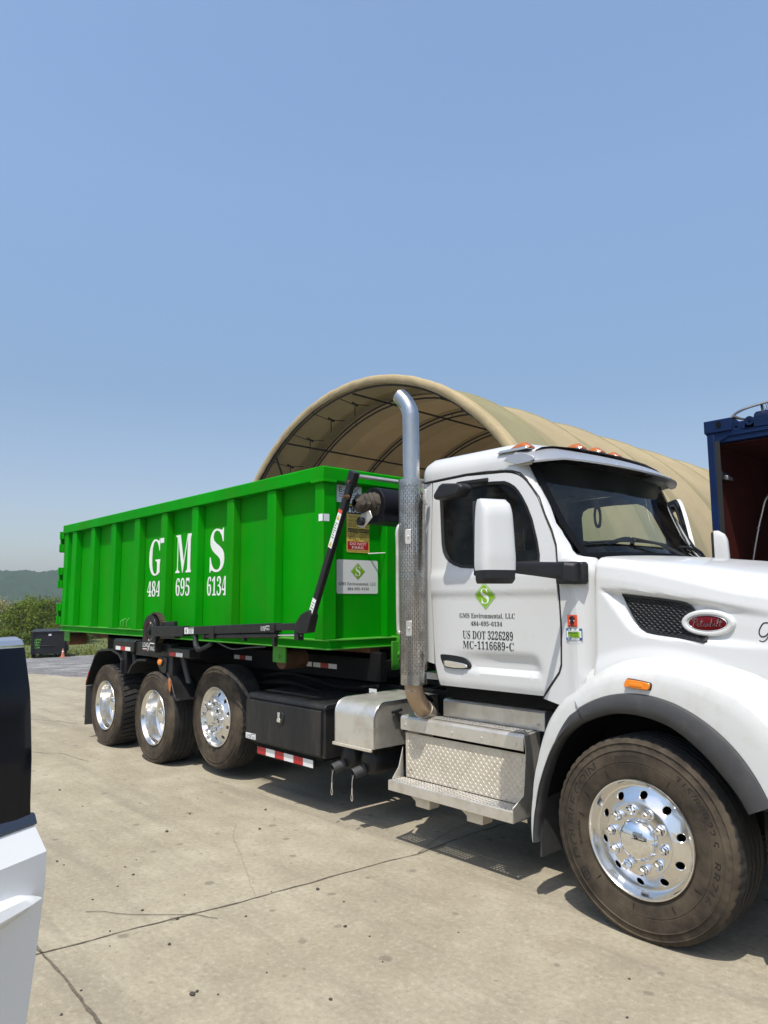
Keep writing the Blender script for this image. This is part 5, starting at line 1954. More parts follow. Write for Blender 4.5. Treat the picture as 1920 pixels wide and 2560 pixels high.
def flare(m, a0, a1, yo):
    A = [a0 + (a1 - a0) * i / 50 for i in range(51)]
    rows = []
    for a in A:
        rc, rd = interp(rC, a), interp(rD, a)
        rows.append([fp(a, rc + .002, yo + .025), fp(a, rc, yo), fp(a, rc - .012, yo - .010), fp(a, (rc * .45 + rd * .55), yo - .016), fp(a, rd + .018, yo - .010), fp(a, rd + .004, yo + .004), fp(a, rd, yo + .03), fp(a, rd + .012, yo + .10)])
    m.loft(rows)
    for rw, s_ in ((rows[0], 1), (rows[-1], -1)):
        m.add(rw, [list(range(len(rw)))])
m = MB()
flare(m, 27, 119, -.034)
m.build('flare', 'flare', fd, angle=40)
m = MB()
flare(m, 120.2, 191, -.014)
m.build('flare', 'flare', fr_, angle=40)
m = MB()   # wheel-well liner
rows = []
for i in range(41):
    a = 5 + 185 * i / 40
    rows.append([fp(a, interp(rD, a) + .03, .06), fp(a, interp(rD, a) + .04, .60)])
m.loft(rows)
m.add([fp(5 + 185 * i / 40, .75, .60) for i in range(41)] , [list(range(41))])
both(m)
m.each('wheel_liner', 'chassis', TRUCK, fix=False)
m = MB()
m.prism([(-2.235, .56), (-2.255, .30), (-2.245, .262), (-2.215, .252), (-2.05, .31), (-2.06, .56)], .03, .042)
m.v = [(x - .5 * (y - .03) * 0, y, z) for x, y, z in m.v]
both(m)
m2 = MB()
m2.box(-2.225, -2.21, .04, .42, .26, .80)
both(m2)
m2.each('mud_flap', 'flare', TRUCK, .004)
m = MB()
lp = smooth_poly([(-1.562, 1.345), (-1.548, 1.382), (-1.53, 1.388), (-1.405, 1.374), (-1.395, 1.364), (-1.400, 1.338), (-1.412, 1.328), (-1.552, 1.338)], 1)
m.prism(lp, -.038, -.02)
lm = m.build('side_marker', 'seal', fd, .004)
m = MB()
m.prism([(-1.479 + (x + 1.479) * .93, 1.357 + (z - 1.357) * .86) for x, z in lp], -.052, -.036)
m.prism([(-1.525, 1.348), (-1.52, 1.368), (-1.445, 1.362), (-1.445, 1.344)], -.055, -.05)
m.build('lens', 'amber', TRUCK, .004)
# vent with honeycomb
VENT = [(-1.704, 1.850), (-1.52, 1.829), (-1.348, 1.805), (-1.315, 1.797), (-1.290, 1.783), (-1.268, 1.760), (-1.285, 1.752), (-1.318, 1.738), (-1.338, 1.718), (-1.343, 1.698), (-1.335, 1.678), (-1.312, 1.655), (-1.268, 1.634), (-1.215, 1.625), (-1.203, 1.618), (-1.193, 1.592), (-1.205, 1.588), (-1.36, 1.611), (-1.50, 1.626), (-1.545, 1.634), (-1.580, 1.652), (-1.610, 1.682), (-1.640, 1.728), (-1.672, 1.788)]
m = MB()
yv = lambda x, z: S_hood(x, z) - .004
panel(m, VENT, [], lambda x, z: (x, S_hood(x, z) - .006, z), .05, .02)
ve = m.build('vent', 'ink', TRUCK)
m = MB()
pts = [V((x, yv(x, z) - .004, z)) for x, z in VENT]
m.tube(pts, .0065, 6, closed=True)
m.build('vent_frame', 'plastic', ve)
m = MB()
for i in range(19):
    z = 1.585 + i * .0148
    seg = []
    for j in range(240):
        x = -1.72 + .54 * j / 239
        zz = z + .0035 * cos(2 * pi * (x / .034 + .5 * (i % 2))) - .10 * (x + 1.45)
        if inpoly((x, zz), VENT) and dpoly((x, zz), VENT) > .005:
            seg.append((x, S_hood(x, zz) - .011, zz))
        else:
            if len(seg) > 3:
                m.tube(seg, .0026, 4, caps=False)
            seg = []
    if len(seg) > 3:
        m.tube(seg, .0026, 4, caps=False)
m.build('vent_mesh', 'plastic', ve, fix=False)
# emblem
ec = V((-1.188, S_hood(-1.05, 1.69) - .004, 1.690))
def oval(m, prof, n=72):
    rows = []
    for rx, rz, h in prof:
        rows.append([(ec.x + rx * cos(2 * pi * i / n), ec.y - h, ec.z + rz * sin(2 * pi * i / n)) for i in range(n)])
    m.loft(rows, closed=True)
m = MB()
oval(m, [(.150, .074, -.04), (.150, .074, .0), (.146, .070, .012), (.136, .062, .020), (.122, .052, .020), (.112, .045, .014), (.108, .0425, .006)])
ring = m.build('emblem_surround', 'white', TRUCK)
m = MB()
oval(m, [(.1105, .0445, .004), (.110, .044, .016), (.107, .0415, .018), (.1035, .0385, .014)])
m.build('emblem_rim', 'chrome', ring)
m = MB()
oval(m, [(.104, .039, .013), (.08, .03, .0155), (.04, .015, .017), (0, 0, .0175)])
em = m.build('emblem', 'emblem', ring)
d = Decal(lambda u, v_, h: (ec.x + u, ec.y - .0185 - h * .0005, ec.z + v_), ['silver'])
SC = {'P': [[(.1, 0), (.2, .55), (.28, 1)], [(.02, .75), (.2, 1.0), (.5, 1.0), (.55, .75), (.4, .55), (.2, .52)]],
      'e': [[(0, .18), (.22, .26), (.24, .42), (.12, .46), (.04, .25), (.1, .04), (.3, .06)]],
      't': [[(.14, .85), (.06, .15), (.16, .02), (.3, .1)], [(-.02, .62), (.3, .66)]],
      'r': [[(0, .05), (.08, .42), (.16, .46), (.26, .40), (.22, .1), (.32, .03)]],
      'b': [[(.14, 1.0), (.03, .1), (.14, .0), (.26, .12), (.26, .36), (.14, .42), (.06, .3)]],
      'i': [[(.1, .44), (.05, .1), (.12, .02), (.24, .08)], [(.13, .64), (.14, .68)]],
      'l': [[(0, .1), (.18, .7), (.22, 1.0), (.13, .98), (.05, .2), (.13, .02), (.26, .08)]]}
x = -.083
for ch in 'Peterbilt':
    for st in SC[ch]:
        pp = catmull([(a * .052, b * .042) for a, b in st], 5)
        d.line([(x + p.x + .10 * p.y, -.019 + p.y) for p in pp], .0026, 1, 'silver')
    x += {'P': .027, 'l': .0150, 'i': .0150}.get(ch, .0185)
d.build('lettering', em)
# flowing initial further forward on the hood side
d = Decal(lambda u, v_, h: (u, S_hood(u, v_) - .0015 - h * .0005, v_), ['ink'])
for pp, w0 in ((catmull([(-.862, 1.680), (-.875, 1.695), (-.90, 1.693), (-.918, 1.665), (-.922, 1.640), (-.910, 1.625), (-.89, 1.630), (-.868, 1.655)], 8), .006), (catmull([(-.868, 1.655), (-.875, 1.635), (-.888, 1.612), (-.905, 1.600), (-.922, 1.604)], 8), .0045)):
    d.line([(p.x, p.y) for p in pp], w0, 1, 'ink')
d.build('initial', TRUCK)

# ---------------------------------------------------------------- exhaust
SXp, SYp = -3.36, .075
m = MB()
R_, Z0, Z1, n = .100, 1.205, 2.745, 40
vs, uvs = [], []
for k in (0, 1):
    for i in range(n + 1):
        a = radians(150 + 250 * i / n)
        vs.append((SXp + R_ * cos(a), SYp + R_ * sin(a), (Z0, Z1)[k]))
        uvs.append((k * (Z1 - Z0), radians(250 * i / n) * R_))
m.add(vs, [(i, i + 1, n + 2 + i, n + 1 + i) for i in range(n)])
sh = m.build('heat_shield', 'perf', TRUCK, fix=False)
ul = sh.data.uv_layers.new(name='UVMap')
for lp in sh.data.loops:
    ul.data[lp.index].uv = uvs[lp.vertex_index]
m = MB()
for z in (1.62, 2.30):
    for a in (205, 300):
        c = V((SXp + .103 * cos(radians(a)), SYp + .103 * sin(radians(a)), z))
        nn = V((cos(radians(a)), sin(radians(a)), 0))
        tt = V((-nn.y, nn.x, 0))
        m.bar(c - V((0, 0, .055)), c + V((0, 0, .055)), .045, .004, nn)
        m.cyl(c, c + nn * .012, .008, n=8)
m.each('shield_clip', 'alu', sh, .002)
m = MB()
pz = [(SXp, SYp, 1.16), (SXp, SYp, 2.9), (SXp, SYp, 3.21), (SXp - .003, SYp, 3.27), (SXp - .020, SYp - .003, 3.322), (SXp - .052, SYp - .008, 3.372), (SXp - .088, SYp - .014, 3.412), (SXp - .108, SYp - .018, 3.430)]
pth = catmull(pz, 6)
m.tube(pth, .064, 28, caps=False)
m.tube(pth[::-1], .0605, 28, caps=False)
# slanted mouth
m.v = [(x, y, z) for x, y, z in m.v]
m.build('exhaust_stack', 'galv', TRUCK, fix=False)
m = MB()
m.cyl((SXp, SYp, 2.04), (SXp, SYp, 2.56), .088, n=28)
m.cyl((SXp, SYp, 1.3), (SXp, SYp, 2.0), .085, n=28)
m.build('muffler', 'pipe', TRUCK)
m = MB()
m.tube(catmull([(SXp, SYp, 1.30), (SXp, SYp, 1.20), (SXp - .006, SYp + .02, 1.13), (SXp - .025, SYp + .075, 1.065), (SXp - .055, SYp + .15, 1.01), (SXp - .085, SYp + .22, .965), (SXp - .12, SYp + .33, .90)], 8), .068, 26)
m.build('exhaust_elbow', 'pipe', TRUCK)
m = MB()
m.tube([(SXp - .058, SYp + .158, 1.004), (SXp - .075, SYp + .198, .978), (SXp - .09, SYp + .235, .955)], .075, 26)
m.build('clamp', 'alud', TRUCK)
m = MB()
m.tube(catmull([(-3.43, .14, 2.405), (-3.425, .04, 2.41), (-3.44, -.0, 2.36), (-3.44, -.0, 2.2), (-3.44, .0, 1.66), (-3.42, .005, 1.58), (-3.40, .05, 1.54), (-3.40, .14, 1.54)], 8), .0155, 12)
m.build('grab_handle', 'alu', TRUCK)
m = MB()
m.box(-3.335, -3.30, .17, .20, 2.56, 2.68)
m.box(-3.335, -3.31, .10, .19, 2.59, 2.63)
m.build('stack_bracket', 'white', TRUCK, .006)
m = MB()
m.prism([(-3.56, 2.78), (-3.44, 2.80), (-3.40, 2.72), (-3.44, 2.66), (-3.54, 2.66)], .98, 1.1)
m.build('roof_bracket', 'chassis', TRUCK)

# ---------------------------------------------------------------- steps
SL, SR = -3.62, -2.44
def grip(m, x0, x1, y0, y1, z, pitch, skip=()):
    """perforated grip sheet: every cell has a real hole with a raised rim"""
    nx, ny = int((x1 - x0) / pitch), max(1, int(round((y1 - y0) / pitch)))
    px_, py_ = (x1 - x0) / nx, (y1 - y0) / ny
    for i in range(nx):
        for j in range(ny):
            cx, cy = x0 + (i + .5) * px_, y0 + (j + .5) * py_
            if any(a <= cx <= b for a, b in skip):
                m.add([(cx - px_ / 2, cy - py_ / 2, z), (cx + px_ / 2, cy - py_ / 2, z), (cx + px_ / 2, cy + py_ / 2, z), (cx - px_ / 2, cy + py_ / 2, z)], [(0, 1, 2, 3)])
                continue
            out, r1, r2x = [], [], []
            for k in range(8):
                a = pi / 8 * 2 * k
                c, s_ = cos(a), sin(a)
                q = max(abs(c), abs(s_))
                out.append((cx + c / q * px_ / 2, cy + s_ / q * py_ / 2, z))
                r1.append((cx + c * pitch * .36, cy + s_ * pitch * .36, z + .006))
                r2x.append((cx + c * pitch * .28, cy + s_ * pitch * .28, z + .0055))
            m.add(out + r1 + r2x, [(k, (k + 1) % 8, 8 + (k + 1) % 8, 8 + k) for k in range(8)] + [(8 + k, 8 + (k + 1) % 8, 16 + (k + 1) % 8, 16 + k) for k in range(8)])
ST = MB()
ST.box(SL, SR, .048, .056, .405, .478)
ST.box(SL, SL + .006, .056, .20, .405, .478)
ST.box(SR - .006, SR, .056, .22, .405, .478)
ST.box(SL, SR, .20, .208, .38, .478)
step = ST.build('lower_step', 'alu', TRUCK, .004)
m = MB()
grip(m, SL + .006, SR - .006, .056, .20, .4765, .0288)
m.build('grip_sheet', 'alu', step, fix=False, angle=20)
m = MB()
for x in (-3.34, -2.84):
    m.prism([(x - .10, .40), (x - .03, .36), (x - .03, .325), (x + .11, .325), (x + .12, .40)], .09, .20)
m.each('step_bracket', 'alud', TRUCK, .008)
m = MB()
def tr(u, v_, h=0):
    """sloping tread plate between lower and upper step"""
    return (u, .205 + .012 * v_ - h, .485 + .325 * v_)
m.add([tr(SL + .035, 0), tr(SR + .0, 0), tr(SR - .005, 1), tr(SL + .02, 1)], [(0, 1, 2, 3)])
nx, nz = 46, 13
for i in range(nx):
    for j in range(nz):
        cu, cv = SL + .045 + (SR - SL - .06) * (i + .5) / nx, (j + .5) / nz
        s_ = 1 if (i + j) % 2 else -1
        dx, dz = .0125 * .72, .0125 * .72 * s_ / .325
        nxv, nzv = .0038 * .7 * -s_, .0038 * .7 / .325
        m.add([tr(cu - dx, cv - dz), tr(cu + nxv, cv + nzv), tr(cu + dx, cv + dz), tr(cu - nxv, cv - nzv), tr(cu - dx * .5, cv - dz * .5, .0024), tr(cu + dx * .5, cv + dz * .5, .0024)],
              [(0, 3, 4), (0, 4, 1), (1, 4, 5), (3, 5, 4), (1, 5, 2), (2, 5, 3)])
tp_ = m.build('tread_plate', 'alud', TRUCK, fix=False, angle=15)
m = MB()
for u, v_ in ((SL + .06, .90), (SR - .045, .88), (SL + .09, .22), (SR - .03, .16)):
    c = V(tr(u, v_))
    m.cyl(c, c - V((0, .007, 0)), .010, n=10)
m.each('bolt', 'alu', tp_)
m = MB()
m.prism([(.182, .835), (.182, .925), (.196, .940), (.345, .945), (.345, .935), (.205, .930), (.190, .92), (.190, .835)], SL, SR - .0, 'yz')
us = m.build('upper_step', 'alu', TRUCK, .003)
m = MB()
grip(m, SL + .30, SR - .02, .225, .325, .9475, .030)
m.build('grip_sheet', 'alu', us, fix=False, angle=20)
m = MB()
for x in (-3.57, -3.35, -3.08, -2.80, -2.50):
    m.cyl((x, .182, .875), (x, .176, .875), .009, n=10)
m.each('bolt', 'alu', us)
m = MB()
m.prism([(.05, .405), (.05, .50), (.165, .56), (.20, .83), (.185, .93), (.36, .95), (.36, .60), (.24, .42)], SR, SR + .006, 'yz')
m.prism([(.09, .48), (.16, .56), (.205, .70), (.21, .48)], SL - .004, SL + .002, 'yz')
m.each('step_end_plate', 'alu', TRUCK, .002)
m = MB()
m.prism([(.348, .945), (.348, 1.065), (.362, 1.082), (.50, 1.085), (.50, .945)], -3.32, -2.385, 'yz')
rs = m.build('step_riser', 'alu', TRUCK, .006)
m = MB()
m.prism([(.405, 1.085), (.405, 1.125), (.52, 1.13), (.52, 1.085)], -3.28, -2.385, 'yz')
m.cyl((-2.44, .348, .99), (-2.44, .342, .99), .009, n=10)
m.build('riser_lip', 'alud', rs, .003)
m = MB()
m.box(-3.3, -2.0, .36, .7, 1.09, 1.20)
m.box(-3.45, -2.2, .36, .78, .45, .94)
m.each('sill', 'chassis', TRUCK, .01)
# far side repeats the step box
m = MB()
m.box(SL, SR, 2.05, 2.35, .41, .94)
m.build('far_step', 'alu', TRUCK, .03)

# ---------------------------------------------------------------- aluminium battery box and air tanks
m = MB()
pr = [(.05, .675), (.05, .90)]
for i in range(1, 10):
    a = radians(90 * i / 9)
    pr.append((.05 + .13 * (1 - cos(a)), .90 + .125 * sin(a)))
pr += [(.78, 1.035), (.78, .675)]
m.prism(pr, -4.27, -3.785, 'yz')
bb = m.build('battery_box', 'alu', TRUCK, .003, angle=28)
m = MB()
m.box(-4.285, -3.80, .030, .05, .652, .676)
m.build('lip', 'alud', bb, .003)
m = MB()
m.tube([(-3.783, .25, .665), (-3.783, .20, .667)], .001, 4)
rim_ = [(-3.782, y, z) for y, z in pr[:12]]
m.tube(rim_, .005, 6)
m.tube([(-4.272, y, z) for y, z in pr[:12]], .005, 6)
m.each('trim', 'polish', bb)
m = MB()
m.tube([(-3.765, .27, .945), (-3.755, .36, .80)], .016, 8)
m.tube([(-3.765, .23, .94), (-3.765, .33, .955)], .013, 8)
m.tube([(-3.755, .34, .79), (-3.755, .40, .80)], .015, 8)
m.build('latch_strap', 'plastic', bb)
for x in (-4.225, -3.965):
    m = MB()
    m.lathe([(0, .045), (.06, .04), (.095, .02), (.112, -.02), (.115, -.06), (.115, -.30), (.119, -.31), (.119, -.325), (.115, -.335), (.115, -.85), (.09, -.9), (0, -.91)], (x, .17, .545), n=36)
    at = m.build('air_tank', 'black', TRUCK)
    m = MB()
    m.cyl((x - .03, .13, .485), (x - .055, .03, .455), .043, n=22, caps=False)
    m.cyl((x - .055, .03, .455), (x - .03, .13, .485), .037, n=22, caps=False)
    m.build('drain_shroud', 'flare', at, fix=False)
    m = MB()
    cp = [V((x - .055, .04, .45)), V((x - .06, .03, .40)), V((x - .062, .03, .345))]
    m.tube(catmull(cp, 4), .0035, 6)
    m.tube([V((x - .062, .03, .345)), V((x - .064, .03, .30))], .006, 8)
    m.tube([V((x - .064, .03, .275)) + V((.011 * sin(2 * pi * i / 14), 0, .026 * cos(2 * pi * i / 14))) for i in range(14)], .003, 5, closed=True)
    m.build('drain_cable', 'alu', at)

# ---------------------------------------------------------------- black toolbox
m = MB()
m.box(-5.64, -4.44, .075, .72, .50, .935)
m.prism([(.06, .905), (.06, .93), (.085, .95), (.72, .985), (.72, .92)], -5.66, -4.425, 'yz')
tb = m.build('toolbox', 'blackbox', TRUCK, .008)
m = MB()
m.box(-5.665, -4.475, .048, .073, .520, .895)
td = m.build('toolbox_door', 'blackbox', tb, .008)
m = MB()
m.prism(smooth_poly([(-5.15, .82), (-5.085, .85), (-5.02, .82), (-5.01, .77), (-5.03, .72), (-5.085, .70), (-5.14, .72), (-5.155, .77)], 2), .040, .05)
la = m.build('latch', 'plastic', tb, .003)
m = MB()
m.prism([(-5.105, .825), (-5.065, .825), (-5.07, .775), (-5.055, .76), (-5.06, .735), (-5.11, .735), (-5.115, .76), (-5.1, .775)], .032, .041)
m.build('latch_paddle', 'chrome', la, .004)
d = Decal(lambda u, v_, h: (u, .0475 - h * .0007, v_), ['signwhite', 'ink'])
d.rect(-5.66, -5.485, .527, .58, 0, 'signwhite', .004)
d.text('LOAD', -5.645, -5.565, .545, .57, 1, 'ink', serif=False)
d.text('KING', -5.55, -5.495, .532, .556, 1, 'ink', serif=False)
d.line([(-5.575, .533), (-5.555, .572), (-5.50, .572)], .006, 1, 'ink')
d.line([(-5.65, .537), (-5.58, .537)], .004, 1, 'ink')
d.build('maker_plate', tb)
m = MB()
m.prism([(-5.53, .47), (-5.52, .385), (-4.66, .385), (-4.61, .405), (-4.605, .47)], .09, .105)
m.box(-5.6, -4.5, .1, .6, .47, .50)
bbk = m.build('marker_bracket', 'chassis', tb, .004)
d = Decal(lambda u, v_, h: (u, .0885 - h * .0007, v_), ['red', 'wtape'])
for i in range(6):
    a = -5.515 + .148 * i
    d.rect(a, a + .148, .397, .462, 0, 'red' if i % 2 == 0 else 'wtape')
d.build('reflective_tape', bbk)
# far side box
m = MB()
m.box(-5.6, -4.4, 1.7, 2.34, .5, .95)
m.build('far_toolbox', 'blackbox', TRUCK, .01)

# ---------------------------------------------------------------- rear fenders, posts, lamps
def thickline(m, pts, y0, y1, t):
    """bent sheet following pts in xz, width y0..y1"""
    a = [V((x, 0, z)) for x, z in pts]
    n = len(a)
    nn = []
    for i in range(n):
        d_ = (a[min(i + 1, n - 1)] - a[max(i - 1, 0)]).normalized()
        nn.append(V((-d_.z, 0, d_.x)))
    rows = []
    for i in range(n):
        p, q = a[i], a[i] + nn[i] * t
        rows.append([(p.x, y0, p.z), (p.x, y1, p.z), (q.x, y1, q.z), (q.x, y0, q.z)])
    m.loft(rows, closed=True, capends=True)
for (pts, nme) in (([(-9.74, .70), (-9.62, .90), (-9.46, 1.10), (-9.36, 1.17), (-9.22, 1.19), (-8.92, 1.205), (-8.68, 1.16), (-8.60, 1.10), (-8.58, .93)], 'mudguard'),
                   ([(-8.36, .95), (-8.25, 1.05), (-8.1, 1.12), (-7.85, 1.13)], 'mudguard'),
                   ([(-7.30, 1.02), (-7.20, .93), (-7.12, .80), (-7.06, .745), (-6.97, .75)], 'mudguard')):
    m = MB()
    thickline(m, pts, .0, .55 if pts[0][0] < -8 else .26, .025)
    both(m)
    m.each(nme, 'black', TRUCK, .006)
m = MB()
m.prism([(-9.74, .18), (-9.735, .68), (-9.60, .68), (-9.52, .54), (-9.50, .19)], .02, .03)
m2 = MB()
m2.box(-9.735, -9.72, .0, .55, .18, .70)
both(m2)
m2.each('mud_flap', 'flare', TRUCK, .003)
m = MB()
m.box(-8.89, -8.26, .02, .20, 1.215, 1.34)
m.prism([(.02, 1.34), (.05, 1.365), (.18, 1.365), (.20, 1.34)], -8.89, -8.26, 'yz')
m.box(-8.26, -7.32, .05, .20, 1.18, 1.345)
m.box(-7.32, -6.80, .02, .16, 1.215, 1.315)
m.box(-8.66, -8.52, .04, .16, .93, 1.22)
m.box(-7.36, -7.24, .04, .16, .90, 1.22)
m.box(-7.80, -7.5, .1, .7, 1.18, 1.34)
m.box(-8.8, -8.5, .1, .7, 1.18, 1.34)
m.box(-7.2, -6.9, .1, .7, 1.2, 1.31)
both(m)
m.each('side_beam', 'black', TRUCK, .010)
m = MB()
m.prism([(-8.49, 1.19), (-8.44, .98), (-8.38, .95), (-8.33, 1.0), (-8.42, 1.19)], .10, .13)
m.prism([(-7.22, 1.2), (-7.05, .93), (-6.98, .93), (-7.12, 1.2)], .12, .15)
m.each('brace', 'flare', TRUCK, .004)
m = MB()
m.prism([(-7.56, 1.20), (-7.57, 1.10), (-7.52, 1.05), (-7.44, 1.02), (-7.36, 1.02), (-7.34, 1.2)], .02, .05)
lb = m.build('lamp_bracket', 'black', TRUCK, .006)
m = MB()
m.prism(smooth_poly([(-7.535, 1.10), (-7.535, 1.185), (-7.42, 1.185), (-7.42, 1.10)], 2), .008, .022)
m.build('lamp_rim', 'plastic', lb, .003)
m = MB()
m.prism(smooth_poly([(-7.522, 1.11), (-7.522, 1.175), (-7.433, 1.175), (-7.433, 1.11)], 2), -.008, .010)
m.sphere((-7.47, -.006, 1.142), .022, (1, .5, 1))
m.build('side_lamp', 'amber', lb, .004)
m = MB()
m.prism([(-7.235, .96), (-7.205, .985), (-7.16, .90), (-7.17, .83), (-7.20, .85)], -.012, .0)
m.build('side_reflector', 'orange_lens', TRUCK, .003)
d = Decal(lambda u, v_, h: (u, .018 - h * .001, v_), ['red', 'wtape', 'hub'])
for a, b, mt_ in ((-8.80, -8.65, 'wtape'), (-8.65, -8.50, 'red'), (-8.50, -8.345, 'wtape'), (-7.27, -7.11, 'red'), (-7.11, -6.95, 'wtape')):
    d.rect(a, b, 1.228 if a < -8 else 1.222, 1.275 if a < -8 else 1.266, 1, mt_)
d.build('reflective_tape', TRUCK, split=True)
m = MB()
m.tube([(-9.63, .0, .90), (-9.725, .0, .75)], .009, 6)
m.build('rear_reflector', 'red', TRUCK)
m = MB()
m.box(-10.2, -9.95, .25, 2.15, .62, .80)
m.build('rear_bumper', 'chassis', TRUCK, .01)

# ---------------------------------------------------------------- tarp system
YA = -.04
m = MB()
pts = [(-7.84, 1.25), (-7.84, 1.50)]
for i in range(13):
    a = radians(180 - 15 * i)
    pts.append((-7.665 + .175 * cos(a), 1.505 + .175 * sin(a)))
pts += [(-7.49, 1.25)]
m.prism(pts, -.055, .03)
pv = m.build('tarp_pivot', 'black', TRUCK, .006)
m = MB()
for i in range(26):
    a = radians(200 - 8.5 * i)
    c = V((-7.60 + .185 * cos(a), 0, 1.505 + .185 * sin(a)))
    d_ = V((cos(a), 0, sin(a)))
    m.bar(c + V((0, .0, 0)), c + d_ * .022 + V((0, .0, 0)), .02, .06, V((0, 1, 0)))
m.lathe([(.185, -.03), (.185, .03)], (-7.60, 0, 1.505), n=40)
m.disc((-7.60, .03, 1.505), (0, 1, 0), .185, 40)
m.build('spring_ring', 'rubber', pv)
d = Decal(lambda u, v_, h: (u, -.0555 - h * .001, v_), ['letter', 'red', 'ink', 'silver'])
cx, cz = -7.655, 1.49
for rr, a0, a1, mt_, wd in ((.10, 75, -95, 'letter', .022), (.10, 95, 255, 'red', .020)):
    d.line([(cx + rr * cos(radians(a0 + (a1 - a0) * i / 20)), cz + rr * sin(radians(a0 + (a1 - a0) * i / 20))) for i in range(21)], wd, 1, mt_)
d.text('LOAD', -7.82, -7.66, 1.305, 1.36, 1, 'letter', serif=False)
d.text('KING', -7.625, -7.51, 1.272, 1.322, 1, 'letter', serif=False)
d.line([(-7.68, 1.265), (-7.63, 1.355), (-7.515, 1.352)], .012, 1, 'letter')
d.line([(-7.82, 1.285), (-7.70, 1.285)], .009, 1, 'letter')
d.line([(-7.82, 1.272), (-7.70, 1.272)], .006, 1, 'red')
d.build('maker_logo', pv)
m = MB()
m.cyl((cx, -.06, cz), (cx, -.075, cz), .045, n=20)
m.cyl((cx, -.075, cz), (cx, -.085, cz), .02, n=12)
m.build('pivot_bolt', 'plastic', pv)
arm = MB()
arm.bar((-7.55, YA, 1.492), (-6.75, YA, 1.515), .09, .112)
arm.bar((-6.78, YA, 1.518), (-5.02, YA, 1.59), .075, .084)
arm.bar((-5.05, YA, 1.592), (-4.62, YA, 1.608), .062, .064)
arm.box(-6.19, -6.09, YA - .045, YA + .04, 1.455, 1.585)
arm.box(-5.06, -5.0, YA - .042, YA + .042, 1.545, 1.632)
arm.bar((-7.48, YA + .05, 1.55), (-7.12, YA + .05, 1.57), .05, .09)
arm.bar((-7.35, YA + .01, 1.44), (-7.0, YA + .02, 1.45), .07, .05)
ta = arm.build('tarp_arm', 'black', TRUCK, .006)
m = MB()
m.prism([(-4.68, 1.575), (-4.66, 1.645), (-4.585, 1.715), (-4.46, 1.755), (-4.44, 1.70), (-4.49, 1.56), (-4.6, 1.545)], YA - .045, YA + .04)
m.bar((-4.52, YA, 1.62), (-3.915, YA, 2.855), .050, .060, V((1, 0, .5)))
m.bar((-3.962, YA, 2.76), (-3.905, YA, 2.875), .062, .080, V((1, 0, .5)))
ua = m.build('tarp_upright', 'black', TRUCK, .007)
m = MB()
m.cyl((-3.95, YA - .055, 2.665), (-3.95, YA - .03, 2.665), .02, n=12)
m.cyl((-3.95, YA - .085, 2.665), (-3.95, YA - .05, 2.665), .011, n=8)
m.cyl((-3.93, YA - .05, 2.79), (-3.93, YA - .035, 2.79), .013, n=10)
m.each('bolt', 'rust', ua)
m = MB()
m.cyl((-6.30, YA, 1.475), (-5.0, YA, 1.522), .026, n=14)
m.cyl((-6.33, YA - .03, 1.472), (-6.33, YA + .03, 1.472), .03, n=12)
m.box(-4.70, -4.64, YA - .03, YA + .03, 1.49, 1.60)
m.box(-5.06, -5.03, YA - .02, YA + .02, 1.42, 1.51)
m.box(-5.58, -5.55, YA - .02, YA + .02, 1.45, 1.49)
cy_ = m.build('tarp_cylinder', 'black', TRUCK)
m = MB()
m.cyl((-5.0, YA, 1.522), (-4.64, YA, 1.534), .012, n=12)
m.build('rod', 'chrome', cy_)
m = MB()
m.tube(catmull([(-6.55, YA, 1.50), (-6.50, YA - .02, 1.38), (-6.42, YA - .02, 1.335), (-6.30, YA, 1.37), (-6.22, YA, 1.40)], 8), [.03] * 17 + [.022] * 16, 8)
m.tube(catmull([(-6.1, YA, 1.42), (-5.8, YA, 1.365), (-5.5, YA, 1.39), (-5.2, YA, 1.41)], 8), .007, 6)
m.build('hose', 'plastic', TRUCK)
def armfn(x0, z0, x1, z1, dy):
    a, b = V((x0, z0)), V((x1, z1))
    dd = (b - a).normalized()
    nn = V((dd.y, -dd.x))
    return lambda u, v_, h: ((a + dd * u + nn * v_).x, YA - dy - h * .001, (a + dd * u + nn * v_).y)
AF = armfn(-4.52, 1.62, -3.915, 2.855, .0262)
d = Decal(AF, ['letter', 'yellow', 'ink', 'orange'])
d.rect(.72, 1.06, -.026, .024, 0, 'letter')
d.poly([(.97, -.022), (.97, .020), (1.02, -.001)], 1, 'yellow')
d.rect(1.03, 1.06, -.026, .024, 1, 'orange')
d.poly([(.735, -.022), (.735, .020), (.785, -.001)], 1, 'yellow')
for k in range(7):
    d.rect(.81 + k * .021, .816 + k * .021, -.020, .018 - .008 * (k % 3), 1, 'ink')
d.build('warning_label', ua)
d = Decal(AF, ['letter', 'ink'])
d.rect(.09, .25, -.026, .026, 0, 'letter')
for k in range(5):
    d.rect(.11 + k * .025, .116 + k * .025, -.016, .020 - .010 * (k % 2), 1, 'ink')
d.build('warning_label', ua)
AF = armfn(-6.78, 1.518, -5.02, 1.59, .0395)
d = Decal(AF, ['letter', 'ink'])
d.rect(.05, .255, -.033, .034, 0, 'letter')
d.rect(.13, .25, -.031, -.020, 1, 'ink')
for k in range(4):
    d.rect(.14, .245 - .02 * (k % 2), -.010 + k * .011, -.006 + k * .011, 1, 'ink')
d.text('4', .07, .108, .025, -.02, 1, 'ink')
d.build('maker_label', ta)
d = Decal(AF, ['letter'])
d.text('LOAD', 1.56, 1.635, .008, -.018, 1, 'letter', serif=False)
d.text('KING', 1.655, 1.705, .022, -.002, 1, 'letter', serif=False)
d.line([(1.625, .026), (1.648, -.016), (1.705, -.016)], .006, 1, 'letter')
d.line([(1.56, .018), (1.62, .018)], .004, 1, 'letter')
d.build('maker_logo', ta)
